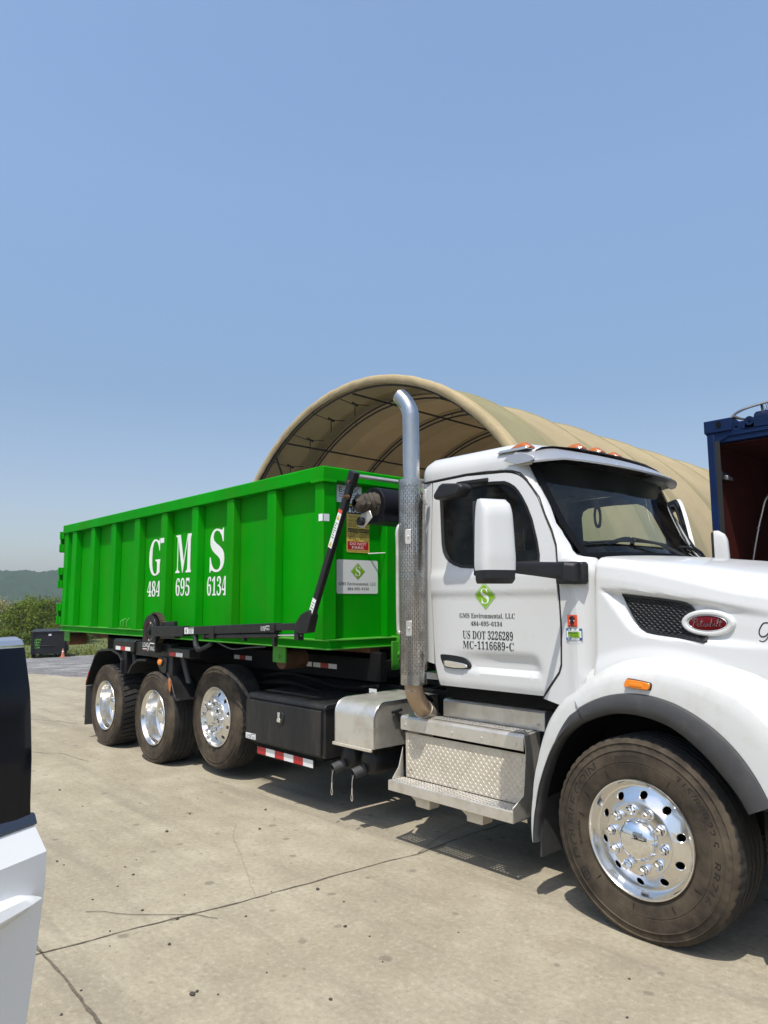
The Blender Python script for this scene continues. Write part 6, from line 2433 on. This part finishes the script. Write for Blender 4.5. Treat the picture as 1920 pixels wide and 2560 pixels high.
TXr, TZr = -3.95, 2.625
m = MB()
def crumple(r_, h, a):
    return r_ + .016 * noise.noise(V((cos(a) * 2, sin(a) * 2, h * 22))), h + .012 * noise.noise(V((a, h * 9, 3)))
m.lathe([(.03, .0), (.055, -.02), (.075, -.05), (.070, -.08), (.085, -.10), (.076, -.125), (.092, -.15), (.085, -.17), (.105, -.195), (.125, -.22)], (TXr, -.005, TZr), (0, -1, 0), 40, fn=crumple)
m.build('tarp_roll', 'canvas', TRUCK, fix=False, angle=25)
m = MB()
pr = []
for i in range(25):
    a = radians(200 - 230 * i / 24)
    pr.append((TXr + .155 * cos(a), TZr - .01 + .155 * sin(a)))
pr += [(TXr + .145, TZr - .15), (TXr - .13, TZr - .155)]
m.prism(pr, .19, 2.18)
m.build('tarp_housing', 'tarp', TRUCK, .006)
m = MB()
m.cyl((-3.93, -.02, 2.845), (-3.93, 2.42, 2.845), .017, n=12)
m.build('tarp_bow', 'alu', TRUCK)
m = MB()
m.prism([(-4.02, 2.44), (-3.94, 2.42), (-3.83, 2.50), (-3.86, 2.56), (-3.97, 2.54)], .08, .09)
m.each('tarp_bracket', 'alu', TRUCK, .004)
m = MB()
m.cyl((-3.95, .10, 2.475), (-3.95, .04, 2.475), .035, n=18)
m.build('tarp_guide', 'plastic', TRUCK, .004)
m = MB()
for y in (1.16,):
    m.box(-4.02, -3.9, y, y + .08, 1.1, 2.46)
m.each('tarp_mast', 'chassis', TRUCK, .006)

# ================================================================== green container on the truck
DX0, DX1, DY0, DY1 = -11.22, -4.54, .12, 2.28
DT = thing('container', (-7.9, 1.2, 1.41), 'bright green ribbed steel roll off container with big white letters, loaded on the white truck', 'container')
m = MB()
PYN, PXF = .205, -4.635          # recessed side and front panels
m.box(DX0 + .05, PXF, PYN, PYN + .006, 1.49, 2.93)
m.box(DX0 + .05, PXF, 2 * YC - PYN - .006, 2 * YC - PYN, 1.49, 2.93)
m.box(PXF - .006, PXF, PYN + .006, 2 * YC - PYN - .006, 1.49, 2.93)
m.box(DX0 + .05, PXF - .006, PYN + .006, 2 * YC - PYN - .006, 1.49, 1.50)
m.box(DX0 + .02, DX0 + .05, PYN, 2 * YC - PYN, 1.49, 2.93)
body = m.build('body', 'green', DT, fix=False)
faces = [(-10.86, -10.69), (-10.10, -9.96), (-9.35, -9.20), (-8.58, -8.43), (-7.80, -7.645), (-7.01, -6.87), (-6.226, -6.09), (-5.447, -5.30)]
for (a, b) in faces:
    m = MB()
    m.prism([(a - .012, PYN), (a, DY0 - .004), (b, DY0 - .004), (b + .012, PYN)], 1.49, 2.905, 'xy')
    mr = mir(m)
    m.build('rib', 'green', DT, .008)
    mr.build('rib', 'green', DT, .008)
# corner posts, rear posts with sloping brace
for f in (lambda y: y, lambda y: 2 * YC - y):
    m = MB()
    m.prism([(-4.664, f(PYN)), (-4.664, f(DY0 - .002)), (DX1 + .004, f(DY0 - .002)), (DX1 + .004, f(.268)), (-4.64, f(.268))], 1.49, 2.905, 'xy')
    m.build('corner_post', 'green', DT, .008)
    m = MB()
    m.prism([(DX0, f(PYN)), (DX0, f(DY0)), (-11.06, f(DY0)), (-11.04, f(PYN))], 1.49, 2.92, 'xy')
    m.prism([(-11.05, 1.49), (-10.90, 1.49), (-11.04, 2.2)], f(PYN - .05), f(PYN))
    m.build('rear_post', 'green', DT, .008)
for y in (.88, 1.40):
    m = MB()
    m.prism([(PXF, y), (DX1 + .002, y), (DX1 + .002, y + .125), (PXF, y + .14)], 1.49, 2.90, 'xy')
    m.build('front_rib', 'green', DT, .008)
# top rail
m = MB()
pr = [(DY0 - .022, 2.905), (DY0 - .022, 3.02), (DY0 - .012, 3.032), (.20, 3.032), (.215, 3.02), (.215, 2.905)]
m.prism(pr, DX0, DX1 + .002, 'yz')
m.prism([(2 * YC - y, z) for y, z in pr], DX0, DX1 + .002, 'yz')
m.prism([(-4.66, 2.906), (-4.66, 3.018), (-4.65, 3.030), (DX1 + .02, 3.030), (DX1 + .028, 3.018), (DX1 + .028, 2.906)], DY0 - .02, 2 * YC - DY0 + .02)
m.prism([(DX0 - .02, 2.906), (DX0 - .02, 3.03), (DX0 + .08, 3.03), (DX0 + .08, 2.906)], DY0 - .02, 2 * YC - DY0 + .02)
m.box(-4.70, DX1 + .034, DY0 - .028, DY0 + .13, 2.885, 2.909)
m.build('top_rail', 'green', DT, .005)
# bottom rail: channel with bright worn flanges
m = MB()
m.box(DX0, DX1 + .075, DY0 + .02, .24, 1.415, 1.478)
m.box(DX0, DX1 + .075, 2 * YC - .24, 2 * YC - DY0 - .02, 1.415, 1.478)
m.box(DX1 - .10, DX1 + .068, .24, 2 * YC - .24, 1.415, 1.478)
m.build('bottom_rail', 'green', DT, .004)
m = MB()
for z0, z1 in ((1.478, 1.490), (1.403, 1.415)):
    m.box(DX0 - .03, DX1 + .085, DY0 - .005, .26, z0, z1)
    m.box(DX0 - .03, DX1 + .085, 2 * YC - .26, 2 * YC - DY0 + .005, z0, z1)
    m.box(DX1 - .10, DX1 + .08, .26, 2 * YC - .26, z0, z1)
m.build('rail_flange', 'green_dk', DT, .003)
m = MB()
for y in (.62, 1.66):
    m.box(DX0, DX1 + .05, y, y + .12, 1.30, 1.40)
for k in range(16):
    x = DX0 + .25 + k * .42
    m.box(x, x + .06, .26, 2 * YC - .26, 1.405, 1.485)
m.build('understructure', 'rust', DT)
# hook plate at the front
m = MB()
for y in (.93, 1.44):
    m.prism([(DX1 + .02, 1.50), (DX1 + .16, 1.48), (DX1 + .175, 1.36), (DX1 + .05, 1.20), (DX1 - .02, 1.18), (DX1 - .02, 1.50)], y, y + .02)
m.prism([(DX1 - .02, 1.49), (DX1 + .05, 1.62), (DX1 + .09, 1.60), (DX1 + .10, 1.49)], .99, 1.01)
m.each('hook_plate', 'green_dk', DT, .004)
m = MB()
m.prism([(.85, 1.19), (.85, 1.452), (1.03, 1.452), (1.045, 1.34), (.99, 1.215), (.92, 1.185)], DX1 + .085, DX1 + .10, 'yz')
m.prism([(1.36, 1.19), (1.36, 1.452), (1.54, 1.452), (1.555, 1.34), (1.50, 1.215), (1.43, 1.185)], DX1 + .085, DX1 + .10, 'yz')
m.cyl((DX1 + .08, .945, 1.33), (DX1 + .115, .945, 1.33), .028, n=16)
m.each('hook_cheek', 'green_dk', DT, .004)
# rollers
for x in (-5.33, -11.16):
    for y in (.20, 1.92):
        m = MB()
        m.lathe([(.03, 0), (.082, 0), (.092, .006), (.092, -.25), (.03, -.25)], (x, y + .03, 1.275), n=36)
        m.lathe([(.07, .001), (.07, -.02), (0, -.02)], (x, y + .03, 1.275), n=24)
        rl = m.build('roller', 'rust', DT)
        m = MB()
        m.box(x - .12, x + .095, y + .005, y + .022, 1.245, 1.402)
        m.cyl((x - .01, y - .004, 1.30), (x - .01, y + .01, 1.30), .02, n=12)
        m.build('roller_bracket', 'green_dk', rl, .003)
# rear door and hinges
m = MB()
m.box(DX0 - .07, DX0 - .025, .16, 2.24, 1.47, 2.90)
rd = m.build('rear_door', 'green', DT, .006)
for z in (2.78, 2.22, 1.66):
    m = MB()
    m.box(DX0 - .20, DX0 - .15, DY0 + .0, DY0 + .10, z - .16, z + .16)
    for dz in (.10, -.10):
        m.box(DX0 - .16, DX0 + .0, DY0 - .015, DY0 + .07, z + dz - .055, z + dz + .055)
        m.cyl((DX0 - .10, DY0 - .02, z + dz - .06), (DX0 - .10, DY0 - .02, z + dz + .06), .022, n=10)
    m.build('hinge', 'green', rd, .004)
m = MB()
m.tube([(-8.72, .15, 1.50), (-8.72, .12, 1.52), (-8.72, .12, 1.60), (-8.72, .15, 1.62)], .01, 6)
m.tube([(-8.83, .15, 1.50), (-8.83, .12, 1.52), (-8.83, .12, 1.60), (-8.83, .15, 1.62)], .01, 6)
m.tube([(-8.92, .15, 1.50), (-8.92, .12, 1.52), (-8.92, .12, 1.58), (-8.92, .15, 1.60)], .01, 6)
m.each('tie_hook', 'green_dk', DT)
m = MB()
m.tube([(PXF + .01, .72, 2.27), (PXF + .06, .80, 2.275), (PXF + .07, .88, 2.28)], .006, 6)
m.build('weld_rod', 'wtape', DT)
# lettering on the side
def lettering_on_panel(*items):
    d = Decal(lambda u, v_, h: (u, PYN - .0015 - h * .001, v_), ['letter'])
    for s, a, b, z0, z1 in items:
        d.text(s, a, b, z0, z1, 1, 'letter')
    return d
L1 = (('G', -8.296, -7.95, 2.166, 2.606), ('M', -7.56, -7.15, 2.17, 2.622), ('S', -6.73, -6.41, 2.160, 2.618), ('484', -8.326, -7.955, 1.899, 2.080), ('695', -7.54, -7.19, 1.901, 2.096), ('6134', -6.778, -6.35, 1.896, 2.092))
for i in range(6):
    d = lettering_on_panel(L1[i])
    if i == 4:
        d.rect(-7.165, -7.13, 1.975, 2.01, 1, 'letter')
    d.build('lettering', DT)
d = Decal(lambda u, v_, h: (u, DY0 - .0055 - h * .0006, v_), ['signwhite'])
d.rect(-7.80, -7.70, 2.54, 2.60, 0, 'signwhite')
d.rect(-4.60, -4.54, 2.535, 2.60, 0, 'signwhite')
d.build('reflector', DT)
XF = DX1 + .0055
d = Decal(lambda u, v_, h: (XF + h * .0008, u, v_), ['signwhite', 'ink', 'silver'])
d.rect(.122, .185, 2.535, 2.60, 0, 'signwhite')
d.build('reflector', DT)
# front signs
XP = PXF + .003
d = Decal(lambda u, v_, h: (XP + h * .0008, u, v_), ['signwhite', 'ink'])
d.rect(.345, .645, 2.735, 2.90, 0, 'signwhite')
d.text('E-PAK', .375, .61, 2.832, 2.882, 1, 'ink', serif=False)
d.text('MANUFACTURING', .375, .61, 2.805, 2.822, 1, 'ink', serif=False)
d.text('800', .40, .46, 2.755, 2.775, 1, 'ink', serif=False)
d.line([(.375, 2.792), (.60, 2.792)], .006, 1, 'ink')
d.build('maker_sign', DT)
m = MB()
def SG(u, v_, h):
    return (XP + .001 + h * .0008, u, v_)
d = Decal(SG, ['yellow', 'ink', 'red', 'letter'])
a0, a1, b0, b1 = .462, .74, 2.275, 2.72
d.rect(a0, a1, b0, b1, 0, 'yellow', .015)
d.rect(a0 + .012, a1 - .012, 2.635, 2.71, 1, 'ink')
d.text('CAUTION', a0 + .06, a1 - .025, 2.648, 2.70, 2, 'letter', serif=False)
d.poly([(a0 + .02, 2.648), (a0 + .055, 2.648), (a0 + .0375, 2.698)], 2, 'letter')
d.text('NO HAZARDOUS', a0 + .03, a1 - .03, 2.598, 2.622, 1, 'ink', serif=False)
d.text('WASTES ALLOWED', a0 + .02, a1 - .02, 2.562, 2.586, 1, 'ink', serif=False)
for k in range(5):
    cx = a0 + .04 + k * .0525
    d.ring(cx, 2.532, .019, .004, 1, 'ink')
    d.line([(cx - .012, 2.52), (cx + .012, 2.544)], .004, 1, 'ink')
for k in range(2):
    u0 = a0 + .014 + k * .133
    d.rect(u0, u0 + .128, 2.462, 2.500, 1, 'ink')
    d.text('CAUTION', u0 + .028, u0 + .122, 2.470, 2.492, 2, 'yellow', serif=False)
    d.poly([(u0 + .006, 2.470), (u0 + .024, 2.470), (u0 + .015, 2.492)], 2, 'yellow')
    d.ring(u0 + .033, 2.425, .024, .005, 1, 'ink')
    d.line([(u0 + .018, 2.408), (u0 + .048, 2.442)], .005, 1, 'ink')
    d.line([(u0 + .022, 2.425), (u0 + .045, 2.420)], .007, 1, 'ink')
    for q in range(7):
        d.line([(u0 + .068, 2.45 - q * .009), (u0 + .122 - .012 * (q % 3), 2.45 - q * .009)], .0025, 1, 'ink')
    d.line([(u0 + .064, 2.456), (u0 + .126, 2.456), (u0 + .126, 2.386), (u0 + .064, 2.386), (u0 + .064, 2.456)], .0025, 1, 'ink')
d.rect(a0 + .012, a1 - .012, 2.302, 2.378, 1, 'red')
d.text('DO NOT', a0 + .04, a1 - .04, 2.344, 2.371, 2, 'letter', serif=False)
d.text('PARK', a0 + .065, a1 - .065, 2.308, 2.336, 2, 'letter', serif=False)
d.text('DO NOT FILL ABOVE TOP OF CONTAINER', a0 + .015, a1 - .015, 2.284, 2.295, 1, 'ink', serif=False)
d.build('caution_sign', DT)
d = Decal(SG, ['signwhite', 'lime', 'letter', 'ink'])
d.rect(.345, .845, 1.892, 2.205, 0, 'signwhite', .018)
diamond(d, .597, 2.100, .088, .080, 1)
d.text('S', .597 - .03, .597 + .03, 2.100 - .042, 2.100 + .042, 4, 'letter')
d.text('GMS Environmental, LLC', .368, .826, 1.970, 1.998, 1, 'ink')
d.text('484-695-6134', .47, .73, 1.925, 1.949, 1, 'ink')
d.build('company_sign', DT)

# ================================================================== blue truck body with red interior
BX0, BX1, BY0, BY1, BZ0, BZ1 = -3.24, -.72, 5.0, 11.2, 1.05, 3.83
BT = thing('truck', (-2, 8, 0), 'blue truck with a tall open steel body, dark red inside, beyond the white hood', 'truck')
m = MB()
m.box(BX0, BX0 + .05, BY0 + .03, BY1, BZ0, BZ1)
m.box(BX1 - .05, BX1, BY0 + .03, BY1, BZ0, BZ1)
m.box(BX0, BX1, BY0 + .03, BY1, BZ1, BZ1 + .05)
m.box(BX0, BX1, BY0 + .03, BY1, BZ0 - .08, BZ0)
m.box(BX0, BX1, BY1 - .05, BY1, BZ0, BZ1)
for k in range(8):
    y = BY0 + .7 + k * .72
    m.box(BX0 - .08, BX0, y, y + .1, BZ0, BZ1)
    m.box(BX1, BX1 + .08, y, y + .1, BZ0, BZ1)
m.build('shell', 'blue', BT)
m = MB()
m.box(BX0 + .052, BX0 + .058, BY0 + .06, BY1 - .06, BZ0 + .01, BZ1 - .15)
m.box(BX1 - .058, BX1 - .052, BY0 + .06, BY1 - .06, BZ0 + .01, BZ1 - .15)
m.box(BX0 + .06, BX1 - .06, BY0 + .06, BY1 - .06, BZ1 - .16, BZ1 - .15)
m.box(BX0 + .06, BX1 - .06, BY1 - .07, BY1 - .06, BZ0 + .01, BZ1 - .15)
m.box(BX0 + .06, BX1 - .06, BY0 + .06, BY1 - .06, BZ0 + .003, BZ0 + .01)
m.build('inner_lining', 'oxide', BT)
m = MB()
m.box(BX0 - .01, BX0 + .08, BY0 - .02, BY0 + .05, BZ0 - .1, BZ1 - .02)
m.box(BX1 - .08, BX1 + .01, BY0 - .02, BY0 + .12, BZ0 - .1, BZ1 - .02)
m.each('door_post', 'blue', BT, .01)
m = MB()
m.box(BX0 + .082, BX0 + .142, BY0 - .025, BY0 - .018, BZ0 - .05, BZ1 - .12)
m.build('edge_seal', 'seal', BT, .002)
m = MB()
m.box(BX0 + .16, BX1 + .05, BY0 + .0, BY0 + .22, BZ1 - .02, BZ1 + .085)
m.box(BX0 + .09, BX1 - .09, BY0 + .005, BY0 + .10, BZ1 - .14, BZ1 - .02)
m.box(BX0 + .09, BX1 - .09, BY0 - .01, BY0 + .03, BZ1 - .075, BZ1 - .055)
m.build('header', 'blue', BT, .008)
m = MB()
m.box(BX0 - .035, BX0 + .30, BY0 - .03, BY0 + .16, BZ1 - .01, BZ1 + .145)
m.prism([(BX0 - .03, BZ1 - .01), (BX0 + .05, BZ1 - .13), (BX0 + .12, BZ1 - .14), (BX0 + .30, BZ1 - .05), (BX0 + .30, BZ1 - .01)], BY0 - .01, BY0 + .14)
hb = m.build('beam_end', 'blue', BT, .008)
m = MB()
m.prism(smooth_poly([(BX0 + .115, BZ1 + .035), (BX0 + .115, BZ1 + .115), (BX0 + .175, BZ1 + .125), (BX0 + .175, BZ1 + .03)], 2), BY0 - .034, BY0 - .029)  # flat black plate, painted in for the dark inside of the slot
m.build('slot', 'frit_shade', hb)
for x, z, r_ in ((BX0 + .335, BZ1 + .035, .065), (BX0 + .49, BZ1 + .07, .055)):
    m = MB()
    m.lathe([(r_ * .38, .0), (r_, .0), (r_, .022), (r_ * .38, .022), (r_ * .38, 0)], (x, BY0 + .02, z), n=24)
    m.box(x - r_, x + r_, BY0 + .0, BY0 + .02, z - .09, z)
    m.build('hinge_lug', 'blue', BT, .003)
m = MB()
for x in (BX0 + .60, BX0 + .82, BX0 + 1.5):
    m.lathe([(.06, -.09), (.075, -.07), (.075, .07), (.06, .09), (.03, .09)], (x, BY0 + .15, BZ1 + .12), (1, 0, 0), n=20)
    m.box(x - .09, x + .09, BY0 + .06, BY0 + .22, BZ1 + .05, BZ1 + .12)
m.each('spring_roller', 'blue', BT, .004)
m = MB()
zz = BZ1
m.tube(catmull([(BX0 + .26, BY0 + .05, zz + .13), (BX0 + .31, BY0 + .05, zz + .19), (BX0 + .44, BY0 + .05, zz + .235), (BX0 + .66, BY0 + .08, zz + .27), (BX0 + .95, BY0 + .1, zz + .30), (BX1 - .3, BY0 + .1, zz + .33), (BX1 - .02, BY0 + .08, zz + .25), (BX1 + .02, BY0 + .08, zz + .08)], 8), .016, 10)
m.build('hoop', 'galv', BT)
m = MB()
m.tube([(BX0 + .30, BY0 + .04, zz + .16), (BX0 + .38, BY0 + .04, zz + .12), (BX0 + .50, BY0 + .04, zz + .08)], [.022, .014, .012], 8)
m.tube([(BX0 + .60, BY0 + .1, zz + .27), (BX0 + .63, BY0 + .1, zz + .05)], .014, 6)
m.tube([(BX0 + .74, BY0 + .1, zz + .28), (BX0 + .84, BY0 + .1, zz + .08)], .02, 6)
for k in range(5):
    m.tube([(BX0 + .61 + k * .03, BY0 + .11, zz + .10), (BX0 + .61 + k * .03 + .06, BY0 + .11, zz + .26)], .003, 4)
    m.tube([(BX0 + .67 + k * .03, BY0 + .115, zz + .10), (BX0 + .67 + k * .03 - .06, BY0 + .115, zz + .26)], .003, 4)
m.build('top_linkage', 'flare', BT)
m = MB()
m.box(BX0 + .06, BX0 + .10, 5.10, 5.34, 3.26, 3.36)
wl = m.build('work_lamp', 'plastic', BT, .006)
m = MB()
m.prism([(BX0 + .10, 3.27), (BX0 + .14, 3.26), (BX0 + .14, 3.30), (BX0 + .10, 3.33)], 5.16, 5.30)
m.build('lens', 'silver', wl, .003)
m = MB()
m.tube(catmull([(-2.74, 5.6, 3.12), (-2.821, 5.6, 3.067), (-2.868, 5.6, 2.984), (-2.904, 5.6, 2.86), (-2.952, 5.6, 2.697), (-3.043, 5.6, 2.297), (-3.10, 5.6, 1.9), (-3.12, 5.6, 1.3)], 6), .016, 8)
m.cyl((-2.952, 5.6, 2.70), (-2.96, 5.6, 2.67), .022, n=10)
m.build('grab_pipe', 'galv', BT)
m = MB()
for x in (-2.5, -1.5):
    m.box(x, x + .1, BY0 + .3, BY1 + 3.0, .75, .97)
for y in (7.6, 9.0):
    m.cyl((BX0 + .2, y, .52), (BX1 - .2, y, .52), .07)
m.build('chassis', 'chassis', BT)
wm = None
for x, rz in ((BX0 + .02, -pi / 2), (BX1 - .02, pi / 2)):
    for y in (7.6, 9.0, 13.4):
        o = bpy.data.objects.new('wheel', bpy.data.meshes['tyre'])
        COL.objects.link(o)
        o.parent = BT
        o.location = V((x, y, .526)) - wloc(BT)
        o.rotation_euler = (0, 0, rz)
m = MB()
m.box(BX0 + .1, BX1 - .1, 11.4, 14.2, .9, 2.9)
m.build('cab', 'white', BT, .08)

# ================================================================== white car with its door open
CT = thing('car', (-1.4, -5.0, 0), 'white sport utility car at the left edge with its front door standing open', 'car')
CY = -4.12                      # near flank
def carflank(z):
    """offset of the flank from its widest line, at height z"""
    return interp([(.30, -.08), (.60, -.055), (.84, -.034), (1.0, -.018), (1.10, -.007), (1.165, .0), (1.235, .0), (1.30, -.045), (1.315, -.052), (1.45, -.054), (1.60, -.066), (1.75, -.10), (1.85, -.12)], z)
T_, H_ = V((-1.23, -3.20)), V((-.75, -4.10))
dd = (T_ - H_).normalized()
dn = V((-dd.y, dd.x))
if dn.x < 0:
    dn = -dn
DL = (T_ - H_).length
def dp(s_, z, o=0.):
    q = H_ + dd * s_ + dn * (carflank(z) + o)
    return (q.x, q.y, z)
zs = [.42, .52, .62, .72, .82, .92, 1.0, 1.06, 1.10, 1.13, 1.165, 1.20, 1.235, 1.265, 1.295]
def send(z):
    return DL + interp([(.3, -.03), (.6, -.01), (1.0, .0), (1.2, .0), (1.3, -.002), (1.74, -.008)], z)
m = MB()
ou = [[dp(.02 + (send(z) - .02) * i / 24, z) for i in range(25)] for z in zs]
inn_ = [[dp(.02 + (send(z) - .02) * i / 24, z, -.09) for i in range(25)] for z in zs]
m.loft(ou)
m.loft(inn_)
m.loft([[o[-1] for o in ou], [dp(send(z) + .004, z, -.02) for z in zs], [dp(send(z), z, -.05) for z in zs], [o[-1] for o in inn_]])
m.loft([[o[0] for o in ou], [o[0] for o in inn_]])
m.loft([ou[0], inn_[0]])
m.loft([ou[-1], inn_[-1]])
dr = m.build('door', 'suv', CT, angle=11)
m = MB()
zz = [1.245, 1.255, 1.268]
m.loft([[dp(.02 + (send(1.26) + .004 - .02) * i / 12, 1.292, .002) for i in range(13)], [dp(.02 + (send(1.26) + .004 - .02) * i / 12, 1.296, .006) for i in range(13)], [dp(.02 + (send(1.26) + .004 - .02) * i / 12, 1.314, .008) for i in range(13)], [dp(.02 + (send(1.26) + .004 - .02) * i / 12, 1.318, .004) for i in range(13)], [dp(.02 + (send(1.26) - .02) * i / 12, 1.318, -.04) for i in range(13)]])
m.build('belt_trim', 'trimdk', dr, fix=False)
m = MB()
zf = [1.312 + (1.71 - 1.312) * i / 12 for i in range(13)]
m.loft([[dp(send(z) - .112, z, .002), dp(send(z) - .05, z, .006), dp(send(z) - .006, z, .004), dp(send(z), z, -.004), dp(send(z) - .002, z, -.05), dp(send(z) - .112, z, -.05)] for z in zf], closed=True, capends=True)
m.build('pillar_trim', 'gloss', dr, angle=35)
m = MB()
m.loft([[dp(send(z) - .145, z, -.004), dp(send(z) - .137, z, .006), dp(send(z) - .124, z, .006), dp(send(z) - .115, z, -.004)] for z in zf])
m.build('window_seal', 'plastic', dr, fix=False)
m = MB()
m.loft([[dp(.30 + .25 * sm(1.3, 1.7, z), z, -.012), dp(send(z) - .142, z, -.012)] for z in zf])
m.build('window_glass', 'tint', dr, fix=False)
m = MB()
top = [(.55 + (send(1.71) - .008 - .55) * i / 12) for i in range(13)]
m.loft([[dp(s_, 1.716, -.05) for s_ in top], [dp(s_, 1.716, .006) for s_ in top], [dp(s_ - .003, 1.728, .004) for s_ in top], [dp(s_ - .006, 1.736, -.012) for s_ in top], [dp(s_ - .01, 1.734, -.05) for s_ in top]])
m.tube([dp(.20, 1.32, -.03), dp(.36, 1.48, -.03), dp(.56, 1.722, -.03)], .02, 8)
m.build('window_frame', 'silver', dr, fix=False)
m = MB()
hz_ = [(.0, .020), (.25, .026), (.55, .024), (.85, .016), (1.0, .002)]
rows = []
for i in range(13):
    t = i / 12
    s_ = DL - .29 + .252 * t
    hgt = interp(hz_, t) * 1.15
    zc = 1.135 + .012 * t
    rows.append([dp(s_, zc + hgt, .0), dp(s_, zc + hgt * .9, .022 + hgt * .7), dp(s_, zc + hgt * .2, .03 + hgt * .75), dp(s_, zc - hgt * .8, .020 + hgt * .4), dp(s_, zc - hgt, .002)])
m.loft(rows)
m.build('handle', 'suv', dr, fix=False, angle=50)
# rest of the car: body sides lofted along its length, roof, wheels
def prof(x):
    """roof / bonnet height along x"""
    return interp([(-3.95, 1.25), (-3.88, 1.42), (-3.55, 1.80), (-3.0, 1.86), (-2.0, 1.88), (-1.25, 1.84), (-.45, 1.32), (.4, 1.25), (.85, 1.17), (1.05, 1.0)], x)
m = MB()
rows = []
W_ = 1.98
for i in range(71):
    x = -3.95 + 5.0 * i / 70
    end = max(sm(-3.6, -3.95, x), sm(.65, 1.05, x))
    zt = prof(x)
    row = []
    for z in (.34, .5, .8, 1.05, 1.15):
        z = min(z, zt - .1)
        row.append((x, CY + carflank(z) - .13 * end, z))
    zz_ = max(zt, 1.2)
    for t in (.15, .4, .7, .9):
        z = 1.15 + (zt - 1.15) * t if zt > 1.2 else min(1.15, zt - .1) + .1 * t * (zt > 1.0)
        row.append((x, CY + carflank(min(z, 1.74)) - .13 * end, min(z, zt)))
    row.append((x, CY - .28 - .1 * end, zt))
    full = row + [(x, 2 * (CY - W_ / 2) - y, z) for _, y, z in reversed(row)]
    rows.append(full)
m.loft(rows, capends=True)
m.build('body', 'suv', CT, angle=40)
m = MB()
for x0_, x1_ in ((-3.5, -2.75), (-2.68, -1.88), (-1.8, -.95)):
    pts = [(x, z, CY + carflank(z) + .004) for x, z in ((x0_, 1.32), (x1_, 1.32), (min(x1_, -1.15), 1.72 if x1_ > -1.5 else 1.76), (x0_ + .05, 1.76))]
    m.add([(x, y, z) for x, z, y in pts], [(0, 1, 2, 3)])
mm2 = MB()
mm2.v = [(x, 2 * (CY - W_ / 2) - y, z) for x, y, z in m.v]
mm2.f = m.f
mm2.m = m.m
m.build('window_glass', 'gloss', CT, fix=False)
mm2.build('window_glass', 'gloss', CT, fix=False)
for x in (-3.05, .05):
    for y, rz in ((CY - .03, pi), (CY - W_ + .03, 0)):
        m = MB()
        s2 = 1 if rz else -1
        m.lathe([(.2, .02), (.25, .03), (.31, .02), (.38, -.01), (.395, -.05), (.395, -.2), (.36, -.24)], (x, y, .392), (0, s2, 0), 40)
        wt = m.build('wheel', 'rubber', CT)
        m = MB()
        m.lathe([(.25, .03), (.24, .0), (.06, .01), (.0, .02)], (x, y, .392), (0, s2, 0), 30)
        for k in range(5):
            a = 2 * pi * k / 5
            m.bar((x, y + s2 * .015, .392), (x + .235 * cos(a), y + s2 * .025, .392 + .235 * sin(a)), .05, .03, (0, 1, 0))
        m.build('rim', 'polish', wt)
m = MB()
for y in (CY - .2, CY - W_ + .2):
    m.sphere((.86, y, .92), .12, (.5, 1.4, .6))
m.each('headlight', 'chrome', CT)

# ================================================================== air
hm = MB()
hm.box(-1490, 1490, -1490, 1490, -5.5, 62)
hz_o = hm.build('haze', 'white', fix=True)
hmat = bpy.data.materials.new('haze_air')
hmat.use_nodes = True
hn = hmat.node_tree.nodes
hn.remove(hn['Principled BSDF'])
pv_ = hn.new('ShaderNodeVolumePrincipled')
pv_.inputs['Color'].default_value = (.72, .86, 1.0, 1)
pv_.inputs['Density'].default_value = .00034
pv_.inputs['Anisotropy'].default_value = .2
hmat.node_tree.links.new(pv_.outputs[0], hn['Material Output'].inputs['Volume'])
hz_o.data.materials.clear()
hz_o.data.materials.append(hmat)
tag(hz_o, kind='stuff')
